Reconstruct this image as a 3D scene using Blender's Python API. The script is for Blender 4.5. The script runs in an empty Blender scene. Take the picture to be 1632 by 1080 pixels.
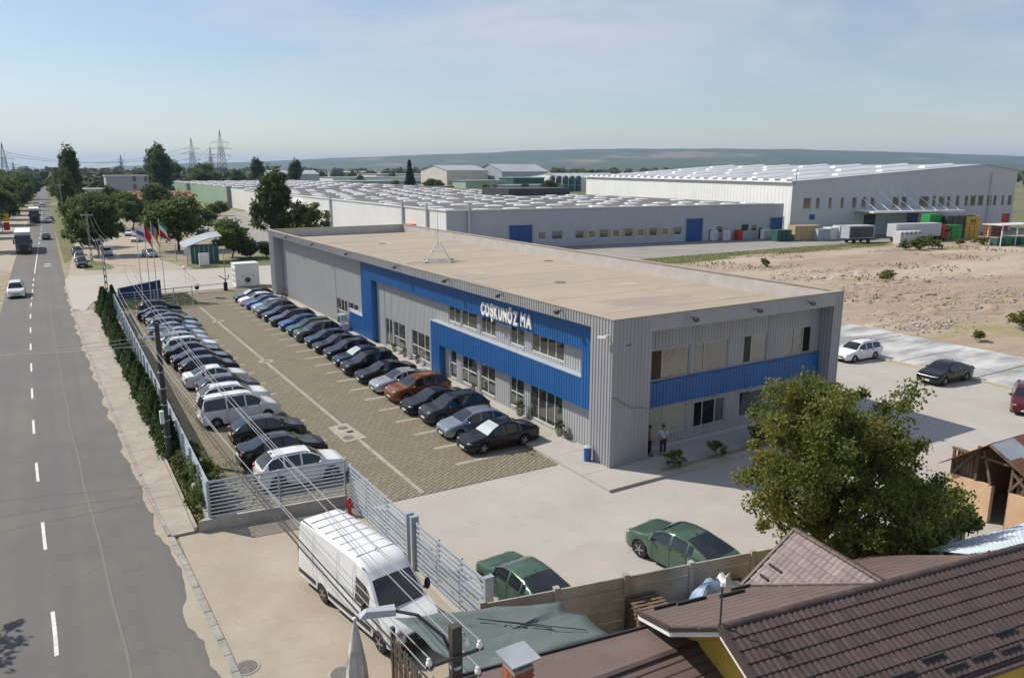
import bpy, math, random
from mathutils import Vector, Matrix
R = math.radians
rnd = random.Random(11)
sc = bpy.context.scene
COL = sc.collection

# ------------------------------------------------------------------ camera
CAM_H, F_PX, CX, CY = 15.65, 1225.0, 816.0, 540.0
PITCH, YAW = R(12.519), R(31.302)
cd = bpy.data.cameras.new('camera'); cam = bpy.data.objects.new('camera', cd); COL.objects.link(cam)
cam.location = (0, 0, CAM_H); cam.rotation_euler = (R(90) - PITCH, 0, -YAW)
cd.sensor_width = 36; cd.lens = 36 * F_PX / 1632; cd.clip_end = 30000; cd.clip_start = 0.1
sc.camera = cam
# ------------------------------------------------------------------ sky and sun
SUN_EL = R(45); SH = R(-52)                 # shadows fall along this bearing (from +X)
sdir = Vector((-math.cos(SH) * math.cos(SUN_EL), -math.sin(SH) * math.cos(SUN_EL), math.sin(SUN_EL)))
w = bpy.data.worlds.new('World'); sc.world = w; w.use_nodes = True
nt = w.node_tree; bg = nt.nodes['Background']
sky = nt.nodes.new('ShaderNodeTexSky'); sky.sky_type = 'NISHITA'; sky.sun_disc = False
sky.sun_elevation = SUN_EL; sky.sun_rotation = math.atan2(sdir.x, sdir.y)
sky.air_density = 1.1; sky.dust_density = .35; sky.ozone_density = 2.2; sky.altitude = 100
# thin high cloud: streaky noise on the sky directions
tc = nt.nodes.new('ShaderNodeTexCoord'); mp = nt.nodes.new('ShaderNodeMapping'); mp.inputs['Scale'].default_value = (1.6, 1.6, 7.5); mp.inputs['Rotation'].default_value = (0.10, -0.10, 2.4); mp.inputs['Location'].default_value = (.35, .2, .1)
nz = nt.nodes.new('ShaderNodeTexNoise'); nz.inputs['Scale'].default_value = 1.0; nz.inputs['Detail'].default_value = 5; nz.inputs['Roughness'].default_value = .62; nz.inputs['Distortion'].default_value = .5
rp = nt.nodes.new('ShaderNodeValToRGB'); rp.color_ramp.elements[0].position = .42; rp.color_ramp.elements[1].position = .70
rp.color_ramp.elements[0].color = (.10, .10, .10, 1); rp.color_ramp.elements[1].color = (.75, .75, .75, 1)
mx = nt.nodes.new('ShaderNodeMix'); mx.data_type = 'RGBA'; mx.inputs['B'].default_value = (6.7, 6.6, 7.1, 1)
nt.links.new(tc.outputs['Generated'], mp.inputs['Vector']); nt.links.new(mp.outputs[0], nz.inputs['Vector'])
nt.links.new(nz.outputs['Fac'], rp.inputs[0]); nt.links.new(rp.outputs[0], mx.inputs['Factor'])
tn = nt.nodes.new('ShaderNodeMix'); tn.data_type = 'RGBA'; tn.blend_type = 'MULTIPLY'; tn.inputs['Factor'].default_value = 1; tn.inputs['B'].default_value = (1.0, .99, 1.0, 1)
nt.links.new(sky.outputs[0], tn.inputs['A']); nt.links.new(tn.outputs['Result'], mx.inputs['A']); nt.links.new(mx.outputs['Result'], bg.inputs['Color'])
bg.inputs['Strength'].default_value = 0.11
sd = bpy.data.lights.new('sun', 'SUN'); sd.energy = 5.0; sd.angle = R(.55); sd.color = (1, .935, .82)
so = bpy.data.objects.new('sun', sd); COL.objects.link(so); so.rotation_euler = sdir.to_track_quat('Z', 'Y').to_euler()
sc.view_settings.view_transform = 'Standard'; sc.view_settings.look = 'None'
sc.view_settings.exposure = 0.0; sc.view_settings.gamma = 1.0
sc.view_settings.use_curve_mapping = False
sc.render.engine = 'CYCLES'
sc.cycles.max_bounces = 6; sc.cycles.diffuse_bounces = 3; sc.cycles.glossy_bounces = 3; sc.cycles.transmission_bounces = 4
sc.cycles.transparent_max_bounces = 8; sc.cycles.volume_bounces = 0; sc.cycles.caustics_reflective = False; sc.cycles.caustics_refractive = False

# ------------------------------------------------------------------ helpers
_fw = Vector((math.sin(YAW) * math.cos(PITCH), math.cos(YAW) * math.cos(PITCH), -math.sin(PITCH)))
_rt = Vector((math.cos(YAW), -math.sin(YAW), 0)); _up = _rt.cross(_fw)
def G(px, py, z=0.0):
    """survey point: the place at height z that the photograph shows at this pixel"""
    d = _fw * F_PX + _rt * (px - CX) - _up * (py - CY)
    t = (z - CAM_H) / d.z
    return Vector((d.x * t, d.y * t, z))
def hdir(px, py=278): return _fw * F_PX + _rt * (px - CX) - _up * (py - CY)
def lerp(a, b, t): return a + (b - a) * t
def interp(tab, x):
    if x <= tab[0][0]: return tab[0][1]
    for (a, b), (c, d) in zip(tab, tab[1:]):
        if x <= c: return b + (d - b) * (x - a) / (c - a) if c > a else d
    return tab[-1][1]

class MB:
    def __init__(s): s.v = []; s.f = []; s.m = []
    def add(s, vs, fs, mi=0):
        o = len(s.v); s.v += [tuple(p) for p in vs]
        for f in fs: s.f.append(tuple(o + i for i in f)); s.m.append(mi)
        return s
    def quad(s, a, b, c, d, mi=0): return s.add([a, b, c, d], [(0, 1, 2, 3)], mi)
    def poly(s, pts, mi=0): return s.add(pts, [tuple(range(len(pts)))], mi)
    def box(s, x0, y0, z0, x1, y1, z1, mi=0):
        return s.add([(x0,y0,z0),(x1,y0,z0),(x1,y1,z0),(x0,y1,z0),(x0,y0,z1),(x1,y0,z1),(x1,y1,z1),(x0,y1,z1)],
                     [(0,3,2,1),(4,5,6,7),(0,1,5,4),(1,2,6,5),(2,3,7,6),(3,0,4,7)], mi)
    def beam(s, p, q, w, h, mi=0, up=(0, 0, 1)):
        p = Vector(p); q = Vector(q); d = (q - p).normalized(); u = Vector(up)
        if abs(d.dot(u)) > .99: u = Vector((0, 1, 0))
        r = d.cross(u).normalized() * w / 2; t = r.cross(d).normalized() * h / 2
        return s.add([p-r-t, p+r-t, p+r+t, p-r+t, q-r-t, q+r-t, q+r+t, q-r+t],
                     [(0,1,2,3),(7,6,5,4),(0,4,5,1),(1,5,6,2),(2,6,7,3),(3,7,4,0)], mi)
    def prism(s, poly, z0, z1, mi=0):
        n = len(poly); a = [(p[0], p[1], z0) for p in poly] + [(p[0], p[1], z1) for p in poly]
        area = sum(poly[i][0]*poly[(i+1)%n][1]-poly[(i+1)%n][0]*poly[i][1] for i in range(n))
        top = tuple(range(n, 2*n)); bot = tuple(reversed(range(n))); sides = [(i, (i+1)%n, n+(i+1)%n, n+i) for i in range(n)]
        fs = [top, bot] + sides
        if area < 0: fs = [tuple(reversed(f)) for f in fs]
        return s.add(a, fs, mi)
    def cyl(s, p, q, r0, r1=None, n=10, mi=0, caps=True):
        r1 = r0 if r1 is None else r1
        p = Vector(p); q = Vector(q); d = (q - p).normalized()
        u = d.orthogonal().normalized(); v = d.cross(u)
        vs = []
        for c, r in ((p, r0), (q, r1)):
            for i in range(n):
                a = 2*math.pi*i/n; vs.append(c + u*math.cos(a)*r + v*math.sin(a)*r)
        fs = [(i, (i+1)%n, n+(i+1)%n, n+i) for i in range(n)]
        if caps: fs += [tuple(reversed(range(n))), tuple(range(n, 2*n))]
        return s.add(vs, fs, mi)
    def tube(s, pts, r, n=6, mi=0):
        for a, b in zip(pts, pts[1:]): s.cyl(a, b, r, r, n, mi)
        return s
    def lathe(s, prof, n=12, mi=0, c=(0,0,0)):
        vs = [(c[0]+r*math.cos(2*math.pi*i/n), c[1]+r*math.sin(2*math.pi*i/n), c[2]+z) for r, z in prof for i in range(n)]
        fs = [(k*n+i, k*n+(i+1)%n, (k+1)*n+(i+1)%n, (k+1)*n+i) for k in range(len(prof)-1) for i in range(n)]
        fs += [tuple(reversed(range(n))), tuple(range((len(prof)-1)*n, len(prof)*n))]
        return s.add(vs, fs, mi)
    def blob(s, c, r, n=8, m=5, mi=0, jit=0., rg=rnd):
        vs = [(c[0], c[1], c[2]-r[2])]
        for k in range(1, m):
            ph = -math.pi/2 + math.pi*k/m
            for i in range(n):
                a = 2*math.pi*i/n; j = 1 + jit*(rg.random()-.5)
                vs.append((c[0]+r[0]*math.cos(ph)*math.cos(a)*j, c[1]+r[1]*math.cos(ph)*math.sin(a)*j, c[2]+r[2]*math.sin(ph)*j))
        vs.append((c[0], c[1], c[2]+r[2]))
        fs = [(0, 1+(i+1)%n, 1+i) for i in range(n)]
        for k in range(m-2):
            o = 1+k*n; fs += [(o+i, o+(i+1)%n, o+n+(i+1)%n, o+n+i) for i in range(n)]
        o = 1+(m-2)*n; fs += [(o+i, o+(i+1)%n, len(vs)-1) for i in range(n)]
        return s.add(vs, fs, mi)
    def xf(s, M): s.v = [tuple(M @ Vector(p)) for p in s.v]; return s
    def mesh(s, name, mats, smooth=None):
        me = bpy.data.meshes.new(name); me.from_pydata(s.v, [], s.f)
        for m in (mats if isinstance(mats, (list, tuple)) else [mats]): me.materials.append(m)
        if any(s.m): me.polygons.foreach_set('material_index', s.m)
        if smooth is not None:
            me.shade_smooth(); me.set_sharp_from_angle(angle=R(smooth))
        me.update(); return me
    def build(s, name, mats, parent=None, loc=None, rz=0, smooth=None):
        return link(name, s.mesh(name, mats, smooth), parent, loc, rz)
def link(name, data, parent=None, loc=None, rz=0):
    o = bpy.data.objects.new(name, data); COL.objects.link(o)
    if parent is not None: o.parent = parent
    if loc is not None: o.location = loc
    if rz: o.rotation_euler = (0, 0, rz)
    return o
def tag(o, label=None, cat=None, group=None, kind=None):
    if label: o['label'] = label
    if cat: o['category'] = cat
    if group: o['group'] = group
    if kind: o['kind'] = kind
    return o
def thing(name, label, cat, loc=(0,0,0), rz=0, group=None):
    return tag(link(name, None, None, loc, rz), label, cat, group)
def struct(o): o['kind'] = 'structure'; return o
def copy_tree(o, parent=None, label=None):
    c = o.copy(); COL.objects.link(c); c.parent = parent
    if label: c['label'] = label
    for ch in o.children: copy_tree(ch, c)
    return c

# ------------------------------------------------------------------ materials
def mat(name, col, rough=.6, col2=None, scale=2.0, detail=5, lo=.35, hi=.65, bump=0., bscale=None, metal=0., spec=.5, stretch=None,
        col3=None, scale3=.2, lo3=.45, hi3=.7, coat=0., ior=None, isl=0., obj=False, rough2=None, col4=None, scale4=.1, lo4=.58, hi4=.7, speck=None, crack=None, oinfo=0.):
    m = bpy.data.materials.new(name); m.use_nodes = True; t = m.node_tree; N = t.nodes; L = t.links
    b = N['Principled BSDF']; b.inputs['Base Color'].default_value = (*col, 1); b.inputs['Roughness'].default_value = rough
    b.inputs['Metallic'].default_value = metal; b.inputs['Specular IOR Level'].default_value = spec; b.inputs['Coat Weight'].default_value = coat
    b.inputs['Coat Roughness'].default_value = .06
    if ior: b.inputs['IOR'].default_value = ior
    src = None
    def vec():
        if obj: g = N.new('ShaderNodeTexCoord'); o = g.outputs['Object']
        else: g = N.new('ShaderNodeNewGeometry'); o = g.outputs['Position']
        if stretch:
            q = N.new('ShaderNodeMapping'); q.inputs['Scale'].default_value = stretch; L.new(o, q.inputs['Vector']); o = q.outputs[0]
        return o
    def noise(scl, dt=detail):
        n = N.new('ShaderNodeTexNoise'); n.inputs['Scale'].default_value = scl; n.inputs['Detail'].default_value = dt; n.inputs['Roughness'].default_value = .6
        L.new(vec(), n.inputs['Vector']); return n
    def mixc(a, bcol, fac):
        x = N.new('ShaderNodeMix'); x.data_type = 'RGBA'
        if hasattr(a, 'is_linked'): L.new(a, x.inputs['A'])
        else: x.inputs['A'].default_value = (*a, 1)
        x.inputs['B'].default_value = (*bcol, 1); L.new(fac, x.inputs['Factor']); return x.outputs['Result']
    def mr(o, a, c):
        k = N.new('ShaderNodeMapRange'); k.inputs['From Min'].default_value = a; k.inputs['From Max'].default_value = c; L.new(o, k.inputs['Value']); return k.outputs[0]
    cur = col
    if col2: cur = mixc(cur, col2, mr(noise(scale).outputs['Fac'], lo, hi))
    if col3: cur = mixc(cur, col3, mr(noise(scale3, 6).outputs['Fac'], lo3, hi3))
    if col4: cur = mixc(cur, col4, mr(noise(scale4, 7).outputs['Fac'], lo4, hi4))
    if speck:      # small dark spots: (colour, scale, threshold)
        cur = mixc(cur, speck[0], mr(noise(speck[1], 2).outputs['Fac'], speck[2], speck[2]+.05))
    if crack:      # crack lines: (colour, scale, width)
        dn = N.new('ShaderNodeTexNoise'); dn.inputs['Scale'].default_value = crack[1]*3; dn.inputs['Detail'].default_value = 4; L.new(vec(), dn.inputs['Vector'])
        va = N.new('ShaderNodeVectorMath'); va.operation = 'MULTIPLY_ADD'; va.inputs[1].default_value = (1.2/crack[1]*.35,)*3; L.new(dn.outputs['Color'], va.inputs[0]); L.new(vec(), va.inputs[2])
        vo = N.new('ShaderNodeTexVoronoi'); vo.feature = 'DISTANCE_TO_EDGE'; vo.inputs['Scale'].default_value = crack[1]; L.new(va.outputs[0], vo.inputs['Vector'])
        k = N.new('ShaderNodeMapRange'); k.inputs['From Min'].default_value = crack[2]*.4; k.inputs['From Max'].default_value = crack[2]; k.inputs['To Min'].default_value = crack[3] if len(crack) > 3 else .7; k.inputs['To Max'].default_value = 0; L.new(vo.outputs['Distance'], k.inputs['Value'])
        cur = mixc(cur, crack[0], k.outputs[0])
    if oinfo:
        g = N.new('ShaderNodeObjectInfo'); h = N.new('ShaderNodeHueSaturation'); k = N.new('ShaderNodeMapRange'); k.inputs['To Min'].default_value = 1-oinfo; k.inputs['To Max'].default_value = 1+oinfo
        L.new(g.outputs['Random'], k.inputs['Value']); L.new(k.outputs[0], h.inputs['Value'])
        if hasattr(cur, 'is_linked'): L.new(cur, h.inputs['Color'])
        else: h.inputs['Color'].default_value = (*cur, 1)
        cur = h.outputs[0]
    if isl:
        g = N.new('ShaderNodeNewGeometry'); h = N.new('ShaderNodeHueSaturation')
        k = N.new('ShaderNodeMapRange'); k.inputs['To Min'].default_value = 1 - isl; k.inputs['To Max'].default_value = 1 + isl
        L.new(g.outputs['Random Per Island'], k.inputs['Value']); L.new(k.outputs[0], h.inputs['Value'])
        if hasattr(cur, 'is_linked'): L.new(cur, h.inputs['Color'])
        else: h.inputs['Color'].default_value = (*cur, 1)
        cur = h.outputs[0]
    if hasattr(cur, 'is_linked'): L.new(cur, b.inputs['Base Color'])
    if rough2 is not None:
        k = N.new('ShaderNodeMapRange'); k.inputs['To Min'].default_value = rough; k.inputs['To Max'].default_value = rough2
        L.new(noise(scale).outputs['Fac'], k.inputs['Value']); L.new(k.outputs[0], b.inputs['Roughness'])
    if bump:
        q = N.new('ShaderNodeBump'); q.inputs['Strength'].default_value = 1; q.inputs['Distance'].default_value = bump
        L.new(noise(bscale or scale*4).outputs['Fac'], q.inputs['Height']); L.new(q.outputs[0], b.inputs['Normal'])
    return m
M = {}
M['earth'] = mat('earth', (.30,.235,.165), .95, (.20,.185,.10), .06, col3=(.36,.30,.22), scale3=.5, bump=.05, bscale=2)
M['farland'] = mat('farland', (.17,.165,.08), .95, (.075,.10,.035), .012, col3=(.30,.25,.15), scale3=.006, lo3=.5, hi3=.62)
M['concrete'] = mat('concrete', (.43,.405,.37), .85, (.37,.35,.32), .35, col3=(.40,.355,.30), scale3=.12, bump=.004, bscale=8, col4=(.33,.31,.285), scale4=.9, lo4=.6, hi4=.8, speck=((.30,.285,.26),5.,.70), crack=((.30,.28,.25),.13,.004,.18))
M['drive'] = mat('drive_concrete', (.39,.34,.275), .88, (.325,.28,.22), .5, col3=(.35,.285,.215), scale3=.16, bump=.006, bscale=7, col4=(.30,.255,.20), scale4=1.1, lo4=.6, hi4=.8, speck=((.26,.22,.17),4.,.69), crack=((.25,.21,.165),.20,.006,.25))
M['walk'] = mat('sidewalk_concrete', (.40,.36,.305), .88, (.32,.29,.245), .8, col3=(.30,.265,.21), scale3=.3, lo3=.5, bump=.006, bscale=8, speck=((.22,.20,.16),5.,.68), crack=((.22,.20,.16),.5,.012))
M['kerbstone'] = mat('kerbstone', (.36,.345,.32), .85, (.24,.23,.21), 1.2, bump=.01, bscale=9)
M['slabwhite'] = mat('new_slab', (.56,.55,.535), .8, (.27,.27,.275), .2, lo=.42, hi=.58, stretch=(.45,1.6,1), bump=.003, bscale=6)
M['dirt'] = mat('dirt', (.37,.285,.215), .95, (.29,.22,.165), .25, col3=(.43,.36,.28), scale3=.045, lo3=.48, hi3=.6, bump=.06, bscale=2.0, col4=(.27,.235,.11), scale4=.075, lo4=.55, hi4=.66, stretch=(.55,1.5,1), speck=((.27,.23,.19),1.6,.60))
M['gravel'] = mat('rubble_stone', (.42,.385,.345), .9, (.33,.30,.265), 2.0, isl=.25)
M['grass'] = mat('grass', (.105,.115,.03), .9, (.21,.18,.075), .5, col3=(.06,.085,.02), scale3=.25, bump=.05, bscale=12)
M['straw'] = mat('dry_grass', (.36,.29,.15), .9, (.27,.23,.10), .9, isl=.3)
M['blade'] = mat('grass_blade', (.10,.13,.035), .8, (.22,.19,.075), .9, isl=.4)
M['roofmem'] = mat('roof_membrane', (.40,.335,.265), .9, (.355,.295,.23), .35, stretch=(.6,1.5,1), col3=(.345,.295,.235), scale3=.09, lo3=.48, hi3=.60, bump=.003, bscale=3, col4=(.30,.26,.215), scale4=.11, lo4=.56, hi4=.62, speck=((.30,.26,.21),3.,.69))
M['parapetcap'] = mat('parapet_cap', (.52,.50,.47), .5, (.44,.42,.39), .8, metal=.1)
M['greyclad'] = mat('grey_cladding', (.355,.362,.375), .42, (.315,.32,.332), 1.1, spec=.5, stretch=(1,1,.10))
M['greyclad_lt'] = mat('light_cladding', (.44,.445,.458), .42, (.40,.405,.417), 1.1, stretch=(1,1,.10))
M['blueclad'] = mat('blue_cladding', (.018,.125,.36), .38, (.016,.108,.31), .9, stretch=(1,1,.12))
M['navy'] = mat('navy_panel', (.012,.03,.16), .4, (.01,.025,.13), .6)
M['bluedoor'] = mat('blue_door', (.02,.075,.28), .5, (.016,.06,.24), .5)
M['frame_w'] = mat('window_frame_white', (.66,.66,.64), .4)
M['frame_g'] = mat('window_frame_grey', (.44,.45,.45), .4)
M['glass'] = mat('window_glass', (.03,.035,.038), .04, (.06,.062,.055), .7, ior=2.0, spec=.6)
M['glass_cool'] = mat('coated_window_glass', (.04,.052,.052), .05, (.07,.08,.075), .5, ior=2.1, spec=.65, bump=.05, bscale=.9)
M['glass_dark'] = mat('dark_window_glass', (.012,.014,.016), .06, ior=1.35)
M['blind'] = mat('blind', (.36,.35,.28), .8)
M['letter'] = mat('sign_letter_white', (.80,.80,.80), .4)
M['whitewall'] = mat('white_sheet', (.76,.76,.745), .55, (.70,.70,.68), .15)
M['whitepaint'] = mat('white_paint', (.78,.78,.76), .5, (.70,.70,.68), 1.0)
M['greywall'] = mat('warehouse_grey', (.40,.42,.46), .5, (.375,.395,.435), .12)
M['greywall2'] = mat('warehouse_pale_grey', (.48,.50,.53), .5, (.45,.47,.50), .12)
M['greensheet'] = mat('green_sheet', (.33,.45,.33), .55, (.29,.41,.30), .1)
M['darkroof'] = mat('dark_roofing', (.085,.082,.08), .85, (.13,.126,.12), .12, col3=(.17,.16,.15), scale3=.04)
M['sheetroof'] = mat('sheet_roof', (.44,.46,.47), .5, (.36,.38,.39), .05, metal=.1)
M['skylight'] = mat('skylight_dome', (.74,.75,.76), .35)
M['steel'] = mat('galvanised_steel', (.50,.54,.58), .4, (.42,.46,.50), 2., metal=.3)
M['steel_lt'] = mat('pale_fence_steel', (.47,.53,.59), .38, (.40,.46,.52), 2., metal=.15)
M['fencesteel'] = mat('blue_grey_fence_paint', (.33,.40,.46), .45, (.28,.34,.39), 2.)
M['darksteel'] = mat('dark_steel', (.06,.06,.065), .5, metal=.3)
M['black'] = mat('black_plastic', (.018,.018,.02), .5)
M['rubber'] = mat('rubber', (.02,.02,.021), .8)
M['rim'] = mat('alloy_rim', (.52,.53,.55), .3, metal=.7)
M['rimdark'] = mat('dark_alloy_rim', (.10,.10,.11), .35, metal=.6)
M['carglass'] = mat('car_glass', (.012,.014,.016), .03, ior=1.7, spec=.6)
M['sunshade'] = mat('silver_sunshade', (.50,.56,.55), .25, metal=.3)
M['lamp'] = mat('headlamp', (.30,.32,.34), .08, coat=1)
M['taillamp'] = mat('tail_lamp', (.35,.012,.012), .2, coat=1)
M['plate'] = mat('licence_plate', (.75,.75,.73), .4)
M['pole'] = mat('pole_concrete', (.33,.32,.30), .9, (.25,.24,.22), 2., bump=.01, bscale=8)
M['darkpole'] = mat('tarred_pole', (.045,.042,.04), .85, (.075,.07,.06), 3., stretch=(1,1,.2))
M['wire'] = mat('wire_aluminium', (.36,.36,.36), .55, metal=.3)
M['wiredark'] = mat('dark_cable', (.035,.035,.035), .6)
M['porcelain'] = mat('porcelain', (.80,.80,.78), .15, coat=.5)
M['bark'] = mat('bark', (.11,.085,.06), .95, (.06,.05,.04), 4., bump=.02, bscale=14)
M['wood'] = mat('weathered_wood', (.20,.135,.085), .9, (.10,.07,.05), 2., stretch=(1,1,.25), bump=.008, bscale=12)
M['brick'] = mat('chimney_brick', (.38,.12,.06), .85, (.27,.085,.045), 4., bump=.006, bscale=18)
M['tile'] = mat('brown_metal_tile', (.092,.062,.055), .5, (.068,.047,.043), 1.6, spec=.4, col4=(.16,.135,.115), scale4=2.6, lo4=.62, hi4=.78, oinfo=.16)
M['tile_lt'] = mat('sunlit_brown_tile', (.25,.20,.19), .42, (.19,.15,.145), 2.2, spec=.6, oinfo=.14)  # same brown tile, lightened: sunlight on the wing slope put into its colour
M['shingle'] = mat('brown_sheet_roof', (.15,.105,.09), .65, (.12,.085,.075), .8, bump=.004, bscale=12)
M['yellowwall'] = mat('yellow_render', (.62,.42,.06), .85, (.52,.34,.05), 1.)
M['tarp'] = mat('green_shade_cloth', (.115,.15,.147), .85, (.09,.122,.12), .7, bump=.01, bscale=5)
M['prefab'] = mat('prefab_concrete', (.42,.39,.345), .92, (.31,.285,.25), .9, col3=(.20,.185,.16), scale3=.35, lo3=.52, hi3=.75, bump=.01, bscale=10)
M['salmon'] = mat('salmon_render', (.62,.43,.28), .9, (.52,.34,.21), .9)
M['rust'] = mat('rusty_sheet', (.20,.075,.045), .8, (.14,.055,.035), 1.5)
M['zinc'] = mat('zinc_sheet', (.42,.45,.48), .4, (.33,.36,.39), 1., metal=.3)
M['paleblue'] = mat('pale_corrugated_sheet', (.60,.68,.74), .5, (.48,.56,.62), .7)
M['roadwhite'] = mat('road_paint', (.72,.72,.70), .7, (.55,.55,.53), 3.)
M['kerbyellow'] = mat('kerb_yellow', (.50,.42,.25), .85, (.44,.40,.33), 1.2)
M['iron'] = mat('cast_iron', (.12,.11,.10), .7, (.17,.155,.14), 8., bump=.01, bscale=20)
M['red'] = mat('red_paint', (.45,.03,.02), .45)
M['orange'] = mat('orange_paint', (.62,.13,.03), .5)
M['greenp'] = mat('green_paint', (.03,.26,.07), .5)
M['greend'] = mat('dark_green_sheet', (.03,.10,.09), .55)
M['yellowp'] = mat('yellow_paint', (.55,.34,.03), .5)
M['tan'] = mat('tan_board', (.42,.32,.18), .8)
M['terracotta'] = mat('terracotta_tiles', (.40,.17,.11), .85, (.33,.14,.09), 1.)
M['cream'] = mat('cream_render', (.62,.60,.55), .85, (.55,.53,.48), .3)
M['bluegrey'] = mat('bluegrey_render', (.36,.40,.45), .85, (.32,.36,.40), .3)
M['skin'] = mat('skin', (.36,.20,.13), .6); M['hair'] = mat('dark_hair', (.012,.01,.009), .6)
M['shirt'] = mat('pale_blue_shirt', (.42,.52,.66), .85); M['tanshirt'] = mat('ochre_shirt', (.34,.19,.07), .85); M['trousers'] = mat('dark_trousers', (.014,.014,.018), .85)
M['tarpwhite'] = mat('white_tarp', (.72,.72,.72), .5, (.6,.6,.6), 2., bump=.03, bscale=3); M['tarpblue'] = mat('blue_tarp', (.20,.29,.42), .5)
M['canvas'] = mat('parasol_canvas', (.58,.57,.55), .85, (.45,.44,.42), 3., bump=.02, bscale=6)

def leafmat(name, c0, c1, c2, trans=.25):
    m = bpy.data.materials.new(name); m.use_nodes = True; t = m.node_tree; N = t.nodes; L = t.links
    b = N['Principled BSDF']; b.inputs['Roughness'].default_value = .5; b.inputs['Specular IOR Level'].default_value = .35
    g = N.new('ShaderNodeNewGeometry'); r = N.new('ShaderNodeValToRGB')
    e = r.color_ramp.elements; e[0].color = (*c0, 1); e[1].color = (*c2, 1); k = e.new(.55); k.color = (*c1, 1)
    nn = N.new('ShaderNodeTexNoise'); nn.inputs['Scale'].default_value = .7; nn.inputs['Detail'].default_value = 3
    L.new(g.outputs['Position'], nn.inputs['Vector'])
    a = N.new('ShaderNodeMath'); a.operation = 'MULTIPLY_ADD'; a.inputs[1].default_value = .62; L.new(g.outputs['Random Per Island'], a.inputs[0])
    s = N.new('ShaderNodeMapRange'); s.inputs['From Min'].default_value = .32; s.inputs['From Max'].default_value = .68; s.inputs['To Min'].default_value = -.12; s.inputs['To Max'].default_value = .5
    L.new(nn.outputs['Fac'], s.inputs['Value']); L.new(s.outputs[0], a.inputs[2]); L.new(a.outputs[0], r.inputs[0]); L.new(r.outputs[0], b.inputs['Base Color'])
    tr = N.new('ShaderNodeBsdfTranslucent'); L.new(r.outputs[0], tr.inputs['Color']); ms = N.new('ShaderNodeMixShader'); ms.inputs[0].default_value = trans*1.7
    L.new(b.outputs[0], ms.inputs[1]); L.new(tr.outputs[0], ms.inputs[2]); L.new(ms.outputs[0], N['Material Output'].inputs['Surface'])
    return m
M['leaf_olive'] = leafmat('olive_leaf', (.075,.12,.022), (.165,.185,.036), (.29,.225,.055))
M['leaf_green'] = leafmat('green_leaf', (.06,.105,.026), (.115,.16,.042), (.19,.21,.065))
M['leaf_weed'] = leafmat('weed_leaf', (.11,.15,.03), (.19,.22,.05), (.27,.27,.08), .3)
M['leaf_dark'] = leafmat('dark_leaf', (.045,.082,.026), (.09,.13,.042), (.15,.17,.06))
M['leaf_pine'] = leafmat('conifer_leaf', (.016,.034,.014), (.028,.052,.02), (.055,.08,.03), .1)
M['leaf_thuja'] = leafmat('thuja_leaf', (.035,.07,.02), (.065,.11,.032), (.12,.165,.055), .15)

# asphalt with worn wheel tracks and stains
def asphalt():
    m = mat('asphalt', (.14,.131,.119), .85, (.12,.114,.106), .5, col3=(.165,.148,.125), scale3=.12, bump=.004, bscale=30, speck=((.085,.08,.075),6.,.69), crack=((.075,.07,.065),.12,.004,.4))
    t = m.node_tree; N = t.nodes; L = t.links; b = N['Principled BSDF']
    old = b.inputs['Base Color'].links[0].from_socket
    g = N.new('ShaderNodeNewGeometry'); q = N.new('ShaderNodeMapping'); q.inputs['Scale'].default_value = (1.1, .012, 1)
    n = N.new('ShaderNodeTexNoise'); n.inputs['Scale'].default_value = 1; n.inputs['Detail'].default_value = 4
    L.new(g.outputs['Position'], q.inputs['Vector']); L.new(q.outputs[0], n.inputs['Vector'])
    k = N.new('ShaderNodeMapRange'); k.inputs['From Min'].default_value = .35; k.inputs['From Max'].default_value = .65; k.inputs['To Max'].default_value = .7; L.new(n.outputs['Fac'], k.inputs['Value'])
    x = N.new('ShaderNodeMix'); x.data_type = 'RGBA'; L.new(old, x.inputs['A']); x.inputs['B'].default_value = (.108,.107,.109,1); L.new(k.outputs[0], x.inputs['Factor'])
    L.new(x.outputs['Result'], b.inputs['Base Color']); return m
M['asphalt'] = asphalt()
M['asphalt2'] = mat('pale_asphalt', (.28,.265,.245), .9, (.24,.228,.212), .3, col3=(.32,.29,.25), scale3=.1, bump=.004, bscale=20)

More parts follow.
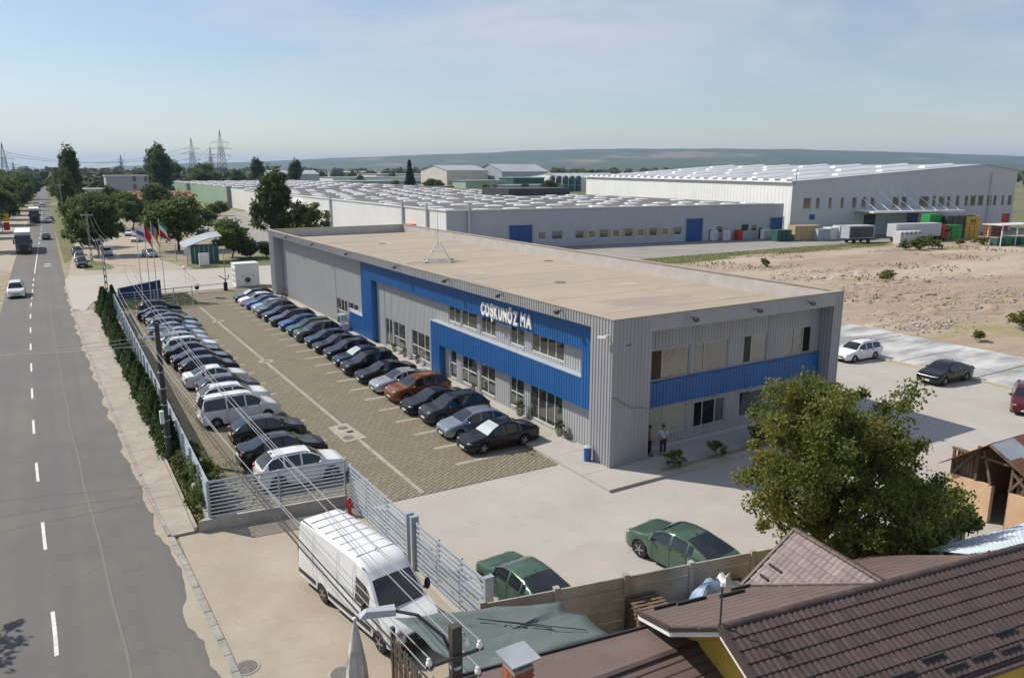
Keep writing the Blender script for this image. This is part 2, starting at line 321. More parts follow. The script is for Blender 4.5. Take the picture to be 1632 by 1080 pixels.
# grass pavers: diagonal blocks with grassy gaps
def pavers():
    m = bpy.data.materials.new('grass_pavers'); m.use_nodes = True; t = m.node_tree; N = t.nodes; L = t.links; b = N['Principled BSDF']
    b.inputs['Roughness'].default_value = .95
    g = N.new('ShaderNodeNewGeometry'); q = N.new('ShaderNodeMapping'); q.inputs['Rotation'].default_value = (0,0,R(-31.5)); L.new(g.outputs['Position'], q.inputs['Vector'])
    br = N.new('ShaderNodeTexBrick'); br.inputs['Scale'].default_value = 1.0; br.inputs['Brick Width'].default_value = .80; br.inputs['Row Height'].default_value = .22
    br.inputs['Mortar Size'].default_value = .035; br.inputs['Mortar Smooth'].default_value = .3
    br.inputs['Color1'].default_value = (.255,.225,.17,1); br.inputs['Color2'].default_value = (.205,.182,.135,1); br.inputs['Mortar'].default_value = (.12,.105,.066,1)
    L.new(q.outputs[0], br.inputs['Vector'])
    n = N.new('ShaderNodeTexNoise'); n.inputs['Scale'].default_value = .35; n.inputs['Detail'].default_value = 6; L.new(g.outputs['Position'], n.inputs['Vector'])
    k = N.new('ShaderNodeMapRange'); k.inputs['From Min'].default_value = .45; k.inputs['From Max'].default_value = .75; k.inputs['To Max'].default_value = .55; L.new(n.outputs['Fac'], k.inputs['Value'])
    x = N.new('ShaderNodeMix'); x.data_type = 'RGBA'; L.new(br.outputs['Color'], x.inputs['A']); x.inputs['B'].default_value = (.19,.155,.085,1); L.new(k.outputs[0], x.inputs['Factor'])
    n2 = N.new('ShaderNodeTexNoise'); n2.inputs['Scale'].default_value = 6; n2.inputs['Detail'].default_value = 4; L.new(g.outputs['Position'], n2.inputs['Vector'])
    h = N.new('ShaderNodeHueSaturation'); k2 = N.new('ShaderNodeMapRange'); k2.inputs['To Min'].default_value = .6; k2.inputs['To Max'].default_value = 1.35; L.new(n2.outputs['Fac'], k2.inputs['Value']); L.new(k2.outputs[0], h.inputs['Value'])
    L.new(x.outputs['Result'], h.inputs['Color']); L.new(h.outputs[0], b.inputs['Base Color'])
    u = N.new('ShaderNodeBump'); u.inputs['Distance'].default_value = .02; u.inputs['Strength'].default_value = 1; u.invert = True; L.new(br.outputs['Fac'], u.inputs['Height']); L.new(u.outputs[0], b.inputs['Normal'])
    return m
M['pavers'] = pavers()
# ================================================================== the ground
def sheet(name, pts, z, m):
    mb = MB(); mb.poly([(p[0], p[1], z) for p in pts]); o = mb.build(name, m)
    if mb_area(pts) < 0: o.data.flip_normals()
    return struct(o)
def mb_area(p): return sum(p[i][0]*p[(i+1)%len(p)][1]-p[(i+1)%len(p)][0]*p[i][1] for i in range(len(p)))
def grid(name, x0, y0, x1, y1, nx, ny, zf, m, keep=None):
    mb = MB(); vs = [(lerp(x0,x1,i/nx), lerp(y0,y1,j/ny)) for j in range(ny+1) for i in range(nx+1)]
    fs = [(j*(nx+1)+i, j*(nx+1)+i+1, (j+1)*(nx+1)+i+1, (j+1)*(nx+1)+i) for j in range(ny) for i in range(nx)]
    mb.add([(x, y, zf(x, y)) for x, y in vs], fs); return struct(mb.build(name, m, smooth=60))

sheet('ground', [(-9000,-3000),(18000,-3000),(18000,18000),(-9000,18000)], -.10, M['farland'])
sheet('earth_verge', [(-60,-40),(64,-40),(64,420),(-60,420)], -.05, M['earth'])
# the road follows a very gentle bend
RC = [(-40,-.9),(28,-1.15),(36.8,-1.4),(46,-1.64),(55,-1.8),(66,-1.9),(80,-2.0),(100,-2.07),(130,-1.75),(175,-1.05),(250,.2),(324,.9),(630,3.6),(1500,12)]
RR = [(-40,4.2),(24,3.55),(31,3.33),(38,3.0),(49,2.7),(65,2.4),(81,2.1),(100,2.0),(120,2.0),(173,2.3),(320,3.7),(630,6.6),(1500,16)]
RL = [(-40,-4.6),(28,-4.7),(60,-4.9),(100,-4.93),(154,-4.6),(324,-2.4),(630,.2),(1500,8)]
ys = [y for y in range(-40, 200, 6)] + [y for y in range(200, 640, 20)] + [640, 800, 1100, 1500]
mb = MB(); vs = []
for y in ys: vs += [(interp(RL,y), y, 0), (interp(RC,y), y, .03), (interp(RR,y), y, 0)]
mb.add(vs, [(3*i, 3*i+1, 3*i+4, 3*i+3) for i in range(len(ys)-1)] + [(3*i+1, 3*i+2, 3*i+5, 3*i+4) for i in range(len(ys)-1)])
struct(mb.build('road', M['asphalt']))
# dashed centre line: every dash is a piece of the road
def dash(y0, y1, wd=.13, off=0):
    mb = MB(); k = [y0 + (y1-y0)*i/4 for i in range(5)]
    pts = [(interp(RC,y)+off-wd/2, y, .037) for y in k] + [(interp(RC,y)+off+wd/2, y, .037) for y in reversed(k)]
    mb.poly(list(reversed(pts))); return mb
road = bpy.data.objects['road']
y = 26.9 - 8.55
while y < 132:
    if y < 100: dash(y, y+3.05).build('lane_dash', M['roadwhite'], road); y += 8.55
    else: dash(y, y+3.0).build('lane_dash', M['roadwhite'], road); y += 6.0
dash(137, 185, .14).build('lane_line', M['roadwhite'], road)
y = 190
while y < 420: dash(y, y+6, .15).build('lane_dash', M['roadwhite'], road); y += 14
for yy in (146, 149): dash(yy, yy+.9, 1.0, 1.7).build('lane_marking', M['roadwhite'], road)
# patched seam along the right lane
mb = MB()
for y in range(10, 130, 4):
    x0, x1 = interp(RC,y)+1.95+.05*math.sin(y), interp(RC,y+4)+1.95+.05*math.sin(y+4)
    mb.quad((x0-.05,y,.03),(x0+.05,y,.03),(x1+.05,y+4,.03),(x1-.05,y+4,.03))
mb.build('asphalt_seam', mat('asphalt_seam', (.185,.175,.16), .9, (.155,.147,.136), 1.5), road)
# left-hand shoulder, dusty strip along the right edge
def jag(y):
    r_ = random.Random(int(y*1000)); return .06+.30*abs(math.sin(y*.31)*math.sin(y*.83+1))+r_.uniform(-.05,.07)+(.32*max(0,math.sin(y*.42-9.6)) if y < 33 else 0)
sheet('dirt_shoulder', [(-4.2,140),(-9,150),(-15,190),(-13,300),(-6.5,330),(-2.6,320)], -.03, M['drive'])
mb = MB()
for a, b in zip(ys, ys[1:]):
    if b > 125: break
    for yy0, yy1 in [(lerp(a,b,q/16), lerp(a,b,(q+1)/16)) for q in range(16)]:
        j0, j1 = jag(yy0), jag(yy1)
        mb.quad((interp(RR,yy0)-j0,yy0,.014+j0*.008),(interp(RR,yy0)+.05,yy0,.01),(interp(RR,yy1)+.05,yy1,.01),(interp(RR,yy1)-j1,yy1,.014+j1*.008))
struct(mb.build('dusty_road_edge', M['drive']))
# sidewalk, its kerb stones, driveway
sw = MB(); sy = [33.9]+list(range(37, 97, 3))+[97.5]
for a, b in zip(sy, sy[1:]):
    sw.prism([(interp(RR,a)+.14,a+.012),(4.28,a+.012),(4.28,b-.012),(interp(RR,b)+.14,b-.012)], -.04, .09)
struct(sw.build('sidewalk', M['walk']))
kb = bpy.data.objects['sidewalk']
y = -2.0
while y < 97:
    a, b = y, y+1.0
    mb = MB(); hgt = .11 if y > 33.5 else .055
    x0, x1 = interp(RR,a), interp(RR,b); wd = .13 if y > 33.5 else .24
    mb.prism([(x0,a+.02),(x0+wd,a+.02),(x1+wd,b-.02),(x1,b-.02)], -.03, hgt+rnd.uniform(-.012,.012))
    mb.build('kerb_stone', M['kerbstone'], kb); y += 1.0
for a, b in ((44.5,50),(50,56),(56,62),(62,68),(68,74),(34,38.5),(38.5,44.5)):
    mb = MB(); mb.prism([(4.30,a+.02),(4.42,a+.02),(4.42,b-.02),(4.30,b-.02)], -.03, .2); mb.build('edging_stone', M['walk'], kb)
sheet('driveway', [(3.5,-30),(11.6,-30),(11.6,33.3),(3.6,33.85),(3.52,24)], -.012, M['drive'])
# yards
sheet('concrete_yard', [(11.2,17),(11.2,32.35),(22.4,32.1),(24,100),(45,100),(59,58),(59,8),(30,8)], .004, M['concrete'])
sheet('parking_pavers', [(6.0,34),(11.1,33.6),(11.2,32.4),(22.5,32.15),(22.5,106),(15.5,105),(14.2,95.5),(6.0,94)], .010, M['pavers'])
sheet('entrance_road', [(2.0,99.5),(3.2,97.6),(4.4,104),(5.2,105.8),(15.2,106.6),(24,106.9),(60,107),(60,128),(19,129.6),(2.6,131.2),(2.0,126)], -.004, M['concrete'])
sheet('dirt_lot', [(2.6,131),(19.2,129.8),(17.5,150),(19.5,170),(21,212),(12,216),(6,190),(4.2,160)], -.02, M['drive'])
sheet('asphalt_lot', [(38,150),(64,150),(66,300),(40,260),(28,215)], -.02, M['asphalt2'])
sheet('grass_plot', [(4.45,34.2),(6.0,34.2),(6.2,94),(14.2,95.5),(15.2,106.3),(5.3,105.7),(4.45,103.8)], .004, M['grass'])
sheet('grass_verge', [(20,130.2),(60,129),(60,135),(34,146),(20,137)], -.014, M['grass'])
sheet('kerbside_grass', [(5.0,137.5),(8.6,136.5),(9.5,140),(8.2,150),(6.6,152)], -.008, M['grass'])
sheet('roadside_grass', [(2.7,150),(5.2,160),(6,230),(9,400),(4.6,400),(3.0,240)], -.024, M['grass'])
sheet('service_road', [(50,104.3),(130,104),(175,98),(300,76),(300,100),(216,103),(147,120),(60,133)], -.03, M['asphalt2'])
sheet('grass_strip', [(60,92),(90,95.5),(112,97),(140,97),(168,94.5),(160,101.6),(130,103.9),(60,104.2)], -.02, M['grass'])
grid('dirt_field', 69.4, -20, 300, 98.4, 60, 34, lambda x, y: -.045+.12*max(0,math.sin(x*.21+y*.13)*math.sin(y*.17-x*.05))*min(1,max(0,(x-74)/10)), M['dirt'])
sheet('new_slabs', [(59,-20),(69.3,-20),(70.2,60),(59,60)], .002, M['slabwhite'])
ns = bpy.data.objects['new_slabs']
for i, y in enumerate(range(6, 60, 6)):       # rows of freshly cast slabs, joints open between them
    for j in range(2):
        mb = MB(); x0 = 59.25+j*5.05; mb.prism([(x0,y+.06),(x0+4.95,y+.06),(x0+4.95,y+5.94),(x0,y+5.94)], -.02, .05+.006*((i+j)%3)); mb.build('slab', M['slabwhite'], ns)
for i in range(12):
    mb = MB(); a = 14+i*3.2; mb.prism([(58.78,a+.04),(59.05,a+.04),(59.05,a+3.16),(58.78,a+3.16)], -.02, .17); mb.build('kerb_stone', M['kerbyellow'], ns)
# parking: drain channel, drain pads, stall stripes (each its own piece)
pk = bpy.data.objects['parking_pavers']
for i in range(26):
    mb = MB(); a = 32.5+i*2.35; mb.box(14.52,a+.02,.0,14.74,a+2.33,.026); mb.build('drain_channel', M['walk'], pk)
for c in ((14.78,83.4),(14.7,63.4)):
    mb = MB(); mb.lathe([(.62,0),(.62,.03),(.56,.034)], 20, 0, (c[0],c[1],.006)); mb.lathe([(.3,0),(.3,.012)], 16, 1, (c[0],c[1],.036)); mb.build('drain_pad', [M['walk'],M['iron']], pk)
mb = MB(); mb.prism([(13.75,41.3),(15.15,41.5),(15.0,44.7),(13.75,44.5)], .0, .036); mb.build('manhole_slab', M['walk'], pk)
for c in ((14.2,42.1),(14.5,43.9)):
    mb = MB(); mb.lathe([(.32,0),(.32,.012),(.26,.014)], 20, 0, (c[0],c[1],.034)); mb.build('manhole_cover', M['iron'], pk)
mb = MB(); mb.box(14.45,42.85,.034,14.85,43.2,.045); mb.build('manhole_grate', M['black'], pk)
for i in range(23):
    mb = MB(); a = 35.0+i*2.77; mb.prism([(17.75,a-.17),(22.3,a-.17),(22.3,a+.17),(17.75,a+.17)], .0, .019); mb.build('stall_stripe', M['drive'], pk)
for i, a in enumerate((39.1,42.4,46.7,53.6,56.8,60.2,63.3,66.0,68.7,71.4,74.0)):
    mb = MB(); mb.prism([(11.4,a-.15),(13.0,a-.15),(13.0,a+.15),(11.4,a+.15)], .0, .018); mb.build('stall_stripe', M['drive'], pk)
# raised apron round the office with its own kerb joints
ap = MB()
yy = [27.75,30,33,36,39]+list(range(43,104,4))
for a, b in zip(yy, yy[1:]): ap.prism([(22.52,a+.012),(24.9,a+.012),(24.9,b-.012),(22.52,b-.012)], -.02, .15)
xx = [24.9,28,31.2,34.4,37.6,40.8,44]
for a, b in zip(xx, xx[1:]): ap.prism([(a+.012,27.75+.0*a),(b-.012,27.75),(b-.012,31.0),(a+.012,31.0)], -.02, .15)
struct(ap.build('apron', M['concrete']))
mb = MB(); mb.prism([(26.4,28.15),(43.5,28.15),(43.5,28.5),(26.4,28.5)], .02, .165); struct(mb.build('flower_bed', M['earth']))
def manhole(x, y, z, label):
    t = thing('manhole', label, 'manhole', (x, y, z))
    MB().lathe([(.42,0),(.42,.02),(.36,.024)], 24).build('rim', M['kerbstone'], t)
    mb = MB(); mb.lathe([(.34,0),(.34,.034),(.30,.036)], 24)
    for k in range(6):
        a = k*math.pi/3; mb.box(.18*math.cos(a)-.03,.18*math.sin(a)-.03,.03,.18*math.cos(a)+.03,.18*math.sin(a)+.03,.044)
    mb.build('cover', M['iron'], t)
manhole(4.06, 23.1, -.012, 'round cast iron manhole cover in the driveway beside the kerb line')
manhole(6.55, 21.2, -.012, 'round manhole cover half hidden beside the white van front wheel')

# ================================================================== distant hills
def ridge(name, prof, D, depth, m, seed):
    rg = random.Random(seed); n = 90; rows = 6; vs = []
    for i in range(n+1):
        px = lerp(-600, 2300, i/n); py = interp(prof, px)
        d = hdir(px, 250)/F_PX; d.z = 0; d.normalize(); k = F_PX/math.hypot(F_PX, (px-CX)); dist = D/k
        hh = (268-py)/1225*D + CAM_H
        for j in range(rows+1):
            t = j/rows; zz = -.2 + hh*(math.sin(t*math.pi/2)**1.3)*(1+.05*(rg.random()-.5)*(t > 0))
            p = d*(dist - depth*(1-t)); vs.append((p.x, p.y, zz))
        p = d*(dist+depth*.8); vs.append((p.x, p.y, -.2))
    mb = MB(); q = rows+2
    mb.add(vs, [(i*q+j, (i+1)*q+j, (i+1)*q+j+1, i*q+j+1) for i in range(n) for j in range(q-1)])
    return struct(mb.build(name, m, smooth=80))
M['forest'] = mat('forest_hill', (.045,.062,.022), .95, (.085,.095,.04), .0016, col3=(.22,.185,.10), scale3=.0011, lo3=.58, hi3=.66, bump=6, bscale=.03)
ridge('hills', [(-900,266),(0,276),(100,271),(250,262),(420,258),(520,253),(740,246),(860,241),(1000,239),(1250,239),(1400,243),(1632,250),(2300,240),(2900,252)], 8000, 2600, M['forest'], 3)
ridge('low_hills', [(-900,271),(0,276),(300,271),(700,266),(1000,263),(1400,262),(1632,262),(2300,262),(2900,266)], 4200, 900, M['forest'], 5)
# ================================================================== the office building
def wall(mb, a, b, z0, z1, holes=(), pitch=.25, d=.035, mi=0, rib=True, reveal=.14):
    """upright sheet wall from a to b, facing right of a->b, trapezoid ribs, openings (s0,s1,z0,z1) with reveals"""
    a = Vector((*a, 0)); b = Vector((*b, 0)); L = (b-a).length; u = (b-a)/L; n = Vector((u.y, -u.x, 0))
    cuts = sorted({0., L, *[h[0] for h in holes], *[h[1] for h in holes]})
    def off(s):
        if not rib: return 0
        t = (s % pitch)/pitch
        return d if .58 <= t <= .90 else 0
    br = [(0, 0), (.5, 0), (.58, 1), (.90, 1), (.98, 0)]
    for s0, s1 in zip(cuts, cuts[1:]):
        if s1-s0 < 1e-4: continue
        mid = (s0+s1)/2; blk = sorted([(h[2], h[3]) for h in holes if h[0] <= mid <= h[1]])
        spans = []; c = z0
        for q0, q1 in blk:
            if q0 > c: spans.append((c, q0))
            c = max(c, q1)
        if c < z1: spans.append((c, z1))
        pts = []
        if rib:
            k0 = int(s0/pitch)
            for k in range(k0, int(s1/pitch)+1):
                for t, e in br:
                    s = (k+t)*pitch
                    if s0 < s < s1: pts.append((s, e*d))
            pts = [(s0, 0)] + pts + [(s1, 0)]
        else: pts = [(s0, 0), (s1, 0)]
        for q0, q1 in spans:
            vs = []
            for s, e in pts:
                p = a+u*s+n*e; vs += [(p.x,p.y,q0),(p.x,p.y,q1)]
            mb.add(vs, [(2*i, 2*i+2, 2*i+3, 2*i+1) for i in range(len(pts)-1)], mi)
    for s0, s1, q0, q1 in holes:
        A = a+u*s0; B = a+u*s1; r = -n*reveal
        for P, Q, in ((A, A), (B, B)): mb.quad((P.x,P.y,q0),((P+r).x,(P+r).y,q0),((P+r).x,(P+r).y,q1),(P.x,P.y,q1), mi)
        for z in (q0, q1): mb.quad((A.x,A.y,z),(B.x,B.y,z),((B+r).x,(B+r).y,z),((A+r).x,(A+r).y,z), mi)
def window(parent, a, b, z0, z1, cols, rows=(), fm='frame_w', gm='glass', rec=.09, fw=.06, name='window', tilt=None, blind=(), dark=()):
    """frame with mullions at fractions cols, transoms at heights rows; each pane a sub-part"""
    a = Vector((*a, 0)); b = Vector((*b, 0)); L = (b-a).length; u = (b-a)/L; n = Vector((u.y, -u.x, 0))
    mb = MB(); xs = [0]+[c*L for c in cols]+[L]; zs = [z0]+list(rows)+[z1]
    def bar(s0, s1, q0, q1, o=0):
        p = a+u*s0-n*rec; q = a+u*s1-n*rec; f = n*.05
        vs = [p, q, q+f, p+f]; mb.prism([(v.x, v.y) for v in vs], q0, q1)
    for i, s in enumerate(xs):
        w0 = s if i == 0 else s-fw/2; w0 = w0 if i < len(xs)-1 else s-fw
        bar(w0, w0+fw, z0, z1)
    for j, z in enumerate(zs):
        q0 = z if j == 0 else z-fw/2; q0 = q0 if j < len(zs)-1 else z-fw
        for s0, s1 in zip(xs, xs[1:]): bar(s0+fw*.55, s1-fw*.55, q0+.002, q0+fw-.002)
    wo = mb.build(name, M[fm], parent)
    k = 0
    for s0, s1 in zip(xs, xs[1:]):
        for q0, q1 in zip(zs, zs[1:]):
            g = MB(); p = a+u*(s0+.02)-n*(rec-.02); q = a+u*(s1-.02)-n*(rec-.02)
            e = n*.25 if (tilt and k in tilt) else Vector((0,0,0))
            g.quad((p.x,p.y,q0+.02),(q.x,q.y,q0+.02),(q.x+e.x,q.y+e.y,q1-.02),(p.x+e.x,p.y+e.y,q1-.02))
            g.build('pane', M['blind'] if k in blind else M['glass_dark'] if k in dark else M[gm], wo); k += 1
    return wo
X0, X1, X2 = 24.3, 24.9, 25.4; YN, YF, XB = 30.0, 98.9, 42.7; ZT, ZR = 8.1, 7.12
OB = thing('office_building', 'long grey ribbed two-storey office with blue frames and flat roof', 'building')
# grey frame: near pier, far pier, fascias, back
fr = MB()
wall(fr, (X0,31.9), (X0,YN), .0, ZT); wall(fr, (X0,YN), (26.9,YN), 0, ZT)
wall(fr, (X0,96.7), (X0,31.9), 7.45, ZT); wall(fr, (X0,YF), (X0,96.7), 0, ZT)
wall(fr, (26.9,YN), (41.9,YN), 7.25, ZT, rib=False); wall(fr, (41.9,YN), (XB,YN), 0, ZT)
wall(fr, (XB,YN), (XB,YF), 0, ZT); wall(fr, (XB,YF), (X0,YF), 0, ZT)
fr.quad((X0,31.9,0),(X2,31.9,0),(X2,31.9,7.45),(X0,31.9,7.45)); fr.quad((X0,96.7,7.45),(X2,96.7,7.45),(X2,96.7,0),(X0,96.7,0))
fr.quad((26.9,YN,0),(26.9,31,0),(26.9,31,7.25),(26.9,YN,7.25)); 
wall(fr, (41.9,31), (41.9,YN), 0, 7.25)
fr.build('outer_frame', M['greyclad'], OB)
sf = MB(); sf.quad((X0,31.9,7.45),(X2,31.9,7.45),(X2,96.7,7.45),(X0,96.7,7.45)); sf.quad((26.9,YN,7.25),(41.9,YN,7.25),(41.9,31,7.25),(26.9,31,7.25))
sf.build('soffit', M['greyclad_lt'], OB)
# front inner wall with its openings; s runs from Y=96.7 towards the corner
yw = lambda y: 96.7-y
upper = [(50.9,49.0,4.5,5.7,(.5,)),(48.8,46.5,4.5,5.7,(.4,)),(45.9,43.9,4.5,5.7,(.33,.66)),(42.0,40.3,4.5,5.7,(.5,)),(39.4,35.9,4.5,5.75,(.25,.5,.75))]
lower = [(50.8,49.8,.16,2.45,(),(1.3,)),(48.85,46.6,.25,2.4,(.4,),(1.3,)),(46.05,44.0,.25,2.4,(.5,),(1.3,)),(42.0,40.3,.3,2.4,(.45,),(1.3,)),(39.6,36.0,.16,2.45,(.27,.52,.77),()),
         (76.8,73.6,.2,2.6,(.4,.7),(1.4,)),(73.2,70.4,2.0,2.65,(.5,),()),(63.55,62.0,.16,2.65,(.5,),()),(61.7,59.2,.35,2.65,(.4,),(1.35,)),(57.85,54.4,.4,2.6,(.33,.72),(1.35,))]
iw = MB(); wall(iw, (X2,96.7), (X2,31.9), 0, 7.45, [(yw(a),yw(b),c,d) for a,b,c,d,_ in upper]+[(yw(a),yw(b),c,d) for a,b,c,d,_,_ in lower], pitch=.25, d=.028)
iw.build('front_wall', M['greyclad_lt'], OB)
for a,b,c,d,cs in upper: window(OB, (X2,a), (X2,b), c, d, cs, (), 'frame_w', 'glass')
for i,(a,b,c,d,cs,rs) in enumerate(lower): window(OB, (X2,a), (X2,b), c, d, cs, rs, 'frame_w', 'glass', name='glass_door' if i in (0,4,7) else 'window')
# blue frame over the front
bf = MB()
def blue(y0, y1, z0, z1):
    wall(bf, (X1,y1), (X1,y0), z0, z1, pitch=.25, d=.03)
    bf.quad((X1,y0,z0),(X2+.02,y0,z0),(X2+.02,y0,z1),(X1,y0,z1)); bf.quad((X1,y1,z1),(X2+.02,y1,z1),(X2+.02,y1,z0),(X1,y1,z0))
    bf.quad((X1,y0,z1),(X2+.02,y0,z1),(X2+.02,y1,z1),(X1,y1,z1)); bf.quad((X1,y1,z0),(X2+.02,y1,z0),(X2+.02,y0,z0),(X1,y0,z0))
blue(31.92, 68.1, 5.82, 7.44); blue(31.92, 33.5, 2.52, 5.815); blue(33.505, 53.1, 2.52, 4.2); blue(51.6, 53.09, .15, 2.515); blue(65.4, 68.09, .15, 5.815); blue(68.1, 71.7, .15, 2.0)
bf.build('blue_frame', M['blueclad'], OB)
cp = MB(); cp.box(X1-.03,33.53,4.205,X2+.01,53.13,4.235); cp.build('sill_flashing', M['steel_lt'], OB); cp = MB(); cp.box(X1-.02,68.12,2.005,X2,71.72,2.03); cp.build('sill_flashing', M['steel_lt'], OB)
# shaded side wall (faces the camera)
sup = [(27.1,30.7,4.15,5.9,(.2,.42),(1,)),(31.05,33.8,4.2,5.9,(.28,),()),(35.05,37.1,4.2,5.9,(.33,),(0,)),(38.75,41.2,4.2,5.9,(.33,.68),(2,))]
slo = [(27.15,30.65,.85,2.5,(.22,.5),()),(31.2,33.75,.85,2.4,(.28,.68),()),(35.0,37.1,.85,2.4,(.42,),()),(38.65,40.4,.85,2.4,(.5,),())]
swl = MB(); wall(swl, (26.9,31), (41.9,31), 0, 7.25, [(a-26.9,b-26.9,c,d) for a,b,c,d,_,_ in sup+slo], pitch=.25, d=.03)
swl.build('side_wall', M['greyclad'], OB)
for a,b,c,d,cs,bl in sup: window(OB, (a,31), (b,31), c, d, cs, (), 'frame_g', 'glass_cool', dark=bl)
for i,(a,b,c,d,cs,_) in enumerate(slo): window(OB, (a,31), (b,31), c, d, cs, (), 'frame_g', 'glass_cool', blind=(0,1,2) if i == 0 else (), dark=(0,1) if i == 1 else (), tilt=(0,) if i > 1 else None)
mb = MB(); wall(mb, (26.92,30.78), (41.88,30.78), 2.72, 4.12, pitch=.25, d=.03); mb.quad((26.92,30.78,4.12),(41.88,30.78,4.12),(41.88,30.97,4.12),(26.92,30.97,4.12)); mb.quad((26.92,30.97,2.72),(41.88,30.97,2.72),(41.88,30.78,2.72),(26.92,30.78,2.72)); mb.build('blue_band', M['blueclad'], OB)
mb = MB(); mb.box(26.95,30.9,.15,41.85,30.965,.3); mb.build('plinth', M['frame_g'], OB)
# roof: membrane, parapet with coping
rf = MB(); n = 8
rf.quad((X2+.1,31.1,ZR),(XB-.3,31.1,ZR),(XB-.3,YF-.3,ZR),(X2+.1,YF-.3,ZR)); rf.quad((X0+.3,YN+.3,7.47),(X2+.1,YN+.3,7.47),(X2+.1,YF-.3,7.47),(X0+.3,YF-.3,7.47)); rf.quad((X2+.1,YN+.3,7.47),(XB-.3,YN+.3,7.47),(XB-.3,31.1,7.47),(X2+.1,31.1,7.47)); rf.quad((X2+.1,31.1,ZR),(X2+.1,31.1,7.47),(XB-.3,31.1,7.47),(XB-.3,31.1,ZR)); rf.quad((X2+.1,31.1,ZR),(X2+.1,YF-.3,ZR),(X2+.1,YF-.3,7.47),(X2+.1,31.1,7.47))
RO = rf.build('roof', M['roofmem'], OB)
pp = MB()
for (a, b) in (((X0+.3,YN+.3),(X0+.3,YF-.3)),((X0+.3,YF-.3),(XB-.3,YF-.3)),((XB-.3,YF-.3),(XB-.3,YN+.3)),((XB-.3,YN+.3),(X0+.3,YN+.3))):
    lo = ZR-.02 if (a[0] > X0+1 and a[1] > YN+1) or (b[0] > X0+1 and b[1] > YN+1) else 7.46; pp.quad((*a,lo),(*b,lo),(*b,ZT),(*a,ZT))
pp.build('parapet_upstand', M['parapetcap'], RO)
cpz = MB(); e = .05
for i in range(17):
    a = YN+.35+i*(YF-YN-.7)/17; b = YN+.35+(i+1)*(YF-YN-.7)/17-.01
    cpz.box(X0-e,a,ZT,X0+.36,b,ZT+.05); cpz.box(XB-.36,a,ZT,XB+e,b,ZT+.05)
for i in range(5):
    a = X0-e+i*(XB-X0+2*e)/5; b = a+(XB-X0+2*e)/5-.01
    cpz.box(a,YN-e,ZT+.003,b,YN+.35,ZT+.053); cpz.box(a,YF-.35,ZT+.003,b,YF+e,ZT+.053)
cpz.build('coping', M['roofmem'], RO)
# membrane laps
mb = MB()
for i in range(1, 12): yv = YN+i*5.8; mb.box(X2+.2,yv,ZR-.01,XB-.35,yv+.06,ZR+.008)
mb.build('membrane_lap', mat('membrane_lap', (.35,.30,.24), .9, (.30,.25,.20), .8), RO)
for xq, yq, wq, lq in ((36,44,2.2,1.4),(30,55,1.2,2.8),(39,72,1.8,1.8),(34,90,2.6,1.2),(38.5,36,1.5,1.0)):
    mb = MB(); mb.box(xq,yq,ZR-.01,xq+wq,yq+lq,ZR+.012); mb.build('roof_patch', mat('roof_patch', (.42,.36,.29), .9, (.36,.305,.24), 1.2), RO)
for xq, yq in ((33.5,48),(33.5,84),(40.5,60)):
    mb = MB(); mb.lathe([(.45,0),(.45,.03),(.2,.012)], 14, 0, (xq,yq,ZR)); mb.build('roof_drain', M['iron'], RO)
# sign letters
def letters(txt, y0, y1, z, cap, parent):
    objs = []; x = 0; gap = .12; recs = []
    for ch in txt:
        cu = bpy.data.curves.new('letter', 'FONT'); cu.body = ch; cu.size = 1; cu.extrude = .05; cu.bevel_depth = .012; cu.offset = .034
        o = bpy.data.objects.new('letter_tmp', cu); COL.objects.link(o)
        dg = bpy.context.evaluated_depsgraph_get(); me = bpy.data.meshes.new_from_object(o.evaluated_get(dg)); bpy.data.objects.remove(o)
        xs = [v.co.x for v in me.vertices]; recs.append((me, min(xs), max(xs))); x += max(xs)-min(xs)+gap
    tot = x-gap; sx = (y0-y1)/tot; sy = cap/.70; x = 0
    for me, lo, hi in recs:
        for v in me.vertices: v.co.x = (v.co.x-lo)*sx; v.co.y *= sy
        me.materials.clear(); me.materials.append(M['letter'])
        o = link('letter', me, parent, (X1-.10, y0-x*sx, z)); o.rotation_euler = (R(90), 0, R(-90)); x += hi-lo+gap
letters('COŞKUNÖZ', 44.75, 40.05, 6.05, .82, OB); letters('MA', 39.7, 38.45, 6.12, .80, OB)
# floodlights under the coping, cameras
def flood(p, n, name='floodlight'):
    mb = MB(); p = Vector(p); n = Vector(n)
    mb.beam(p, p+n*.3, .05, .05); mb.beam(p+n*.3+Vector((0,0,-.02)), p+n*.5+Vector((0,0,-.1)), .26, .18); mb.build(name, M['darksteel'], OB)
for yv in (34.5, 41.0, 48.5, 57.5, 69.0, 79.5, 89.5): flood((X0-.02,yv,ZT-.16), (-1,0,0))
for xv in (29.6, 34.6, 39.2): flood((xv,YN-.02,ZT-.34), (0,-1,0))
mb = MB(); mb.beam((X0-.02,30.35,7.28),(X0-.35,30.45,7.22),.06,.06); mb.beam((X0-.3,30.2,7.24),(X0-.42,30.75,7.16),.12,.12); mb.build('security_camera', M['whitepaint'], OB)
mb = MB(); mb.beam((X0+1.0,YN-.03,6.75),(X0+1.0,YN-.03,6.7),.3,.03); mb.tube([(X0+.02,YN-.05,4.05),(X0+1.2,YN-.05,3.35),(X0+2.6,YN-.06,3.0)],.012,5); mb.build('cable', M['wiredark'], OB)
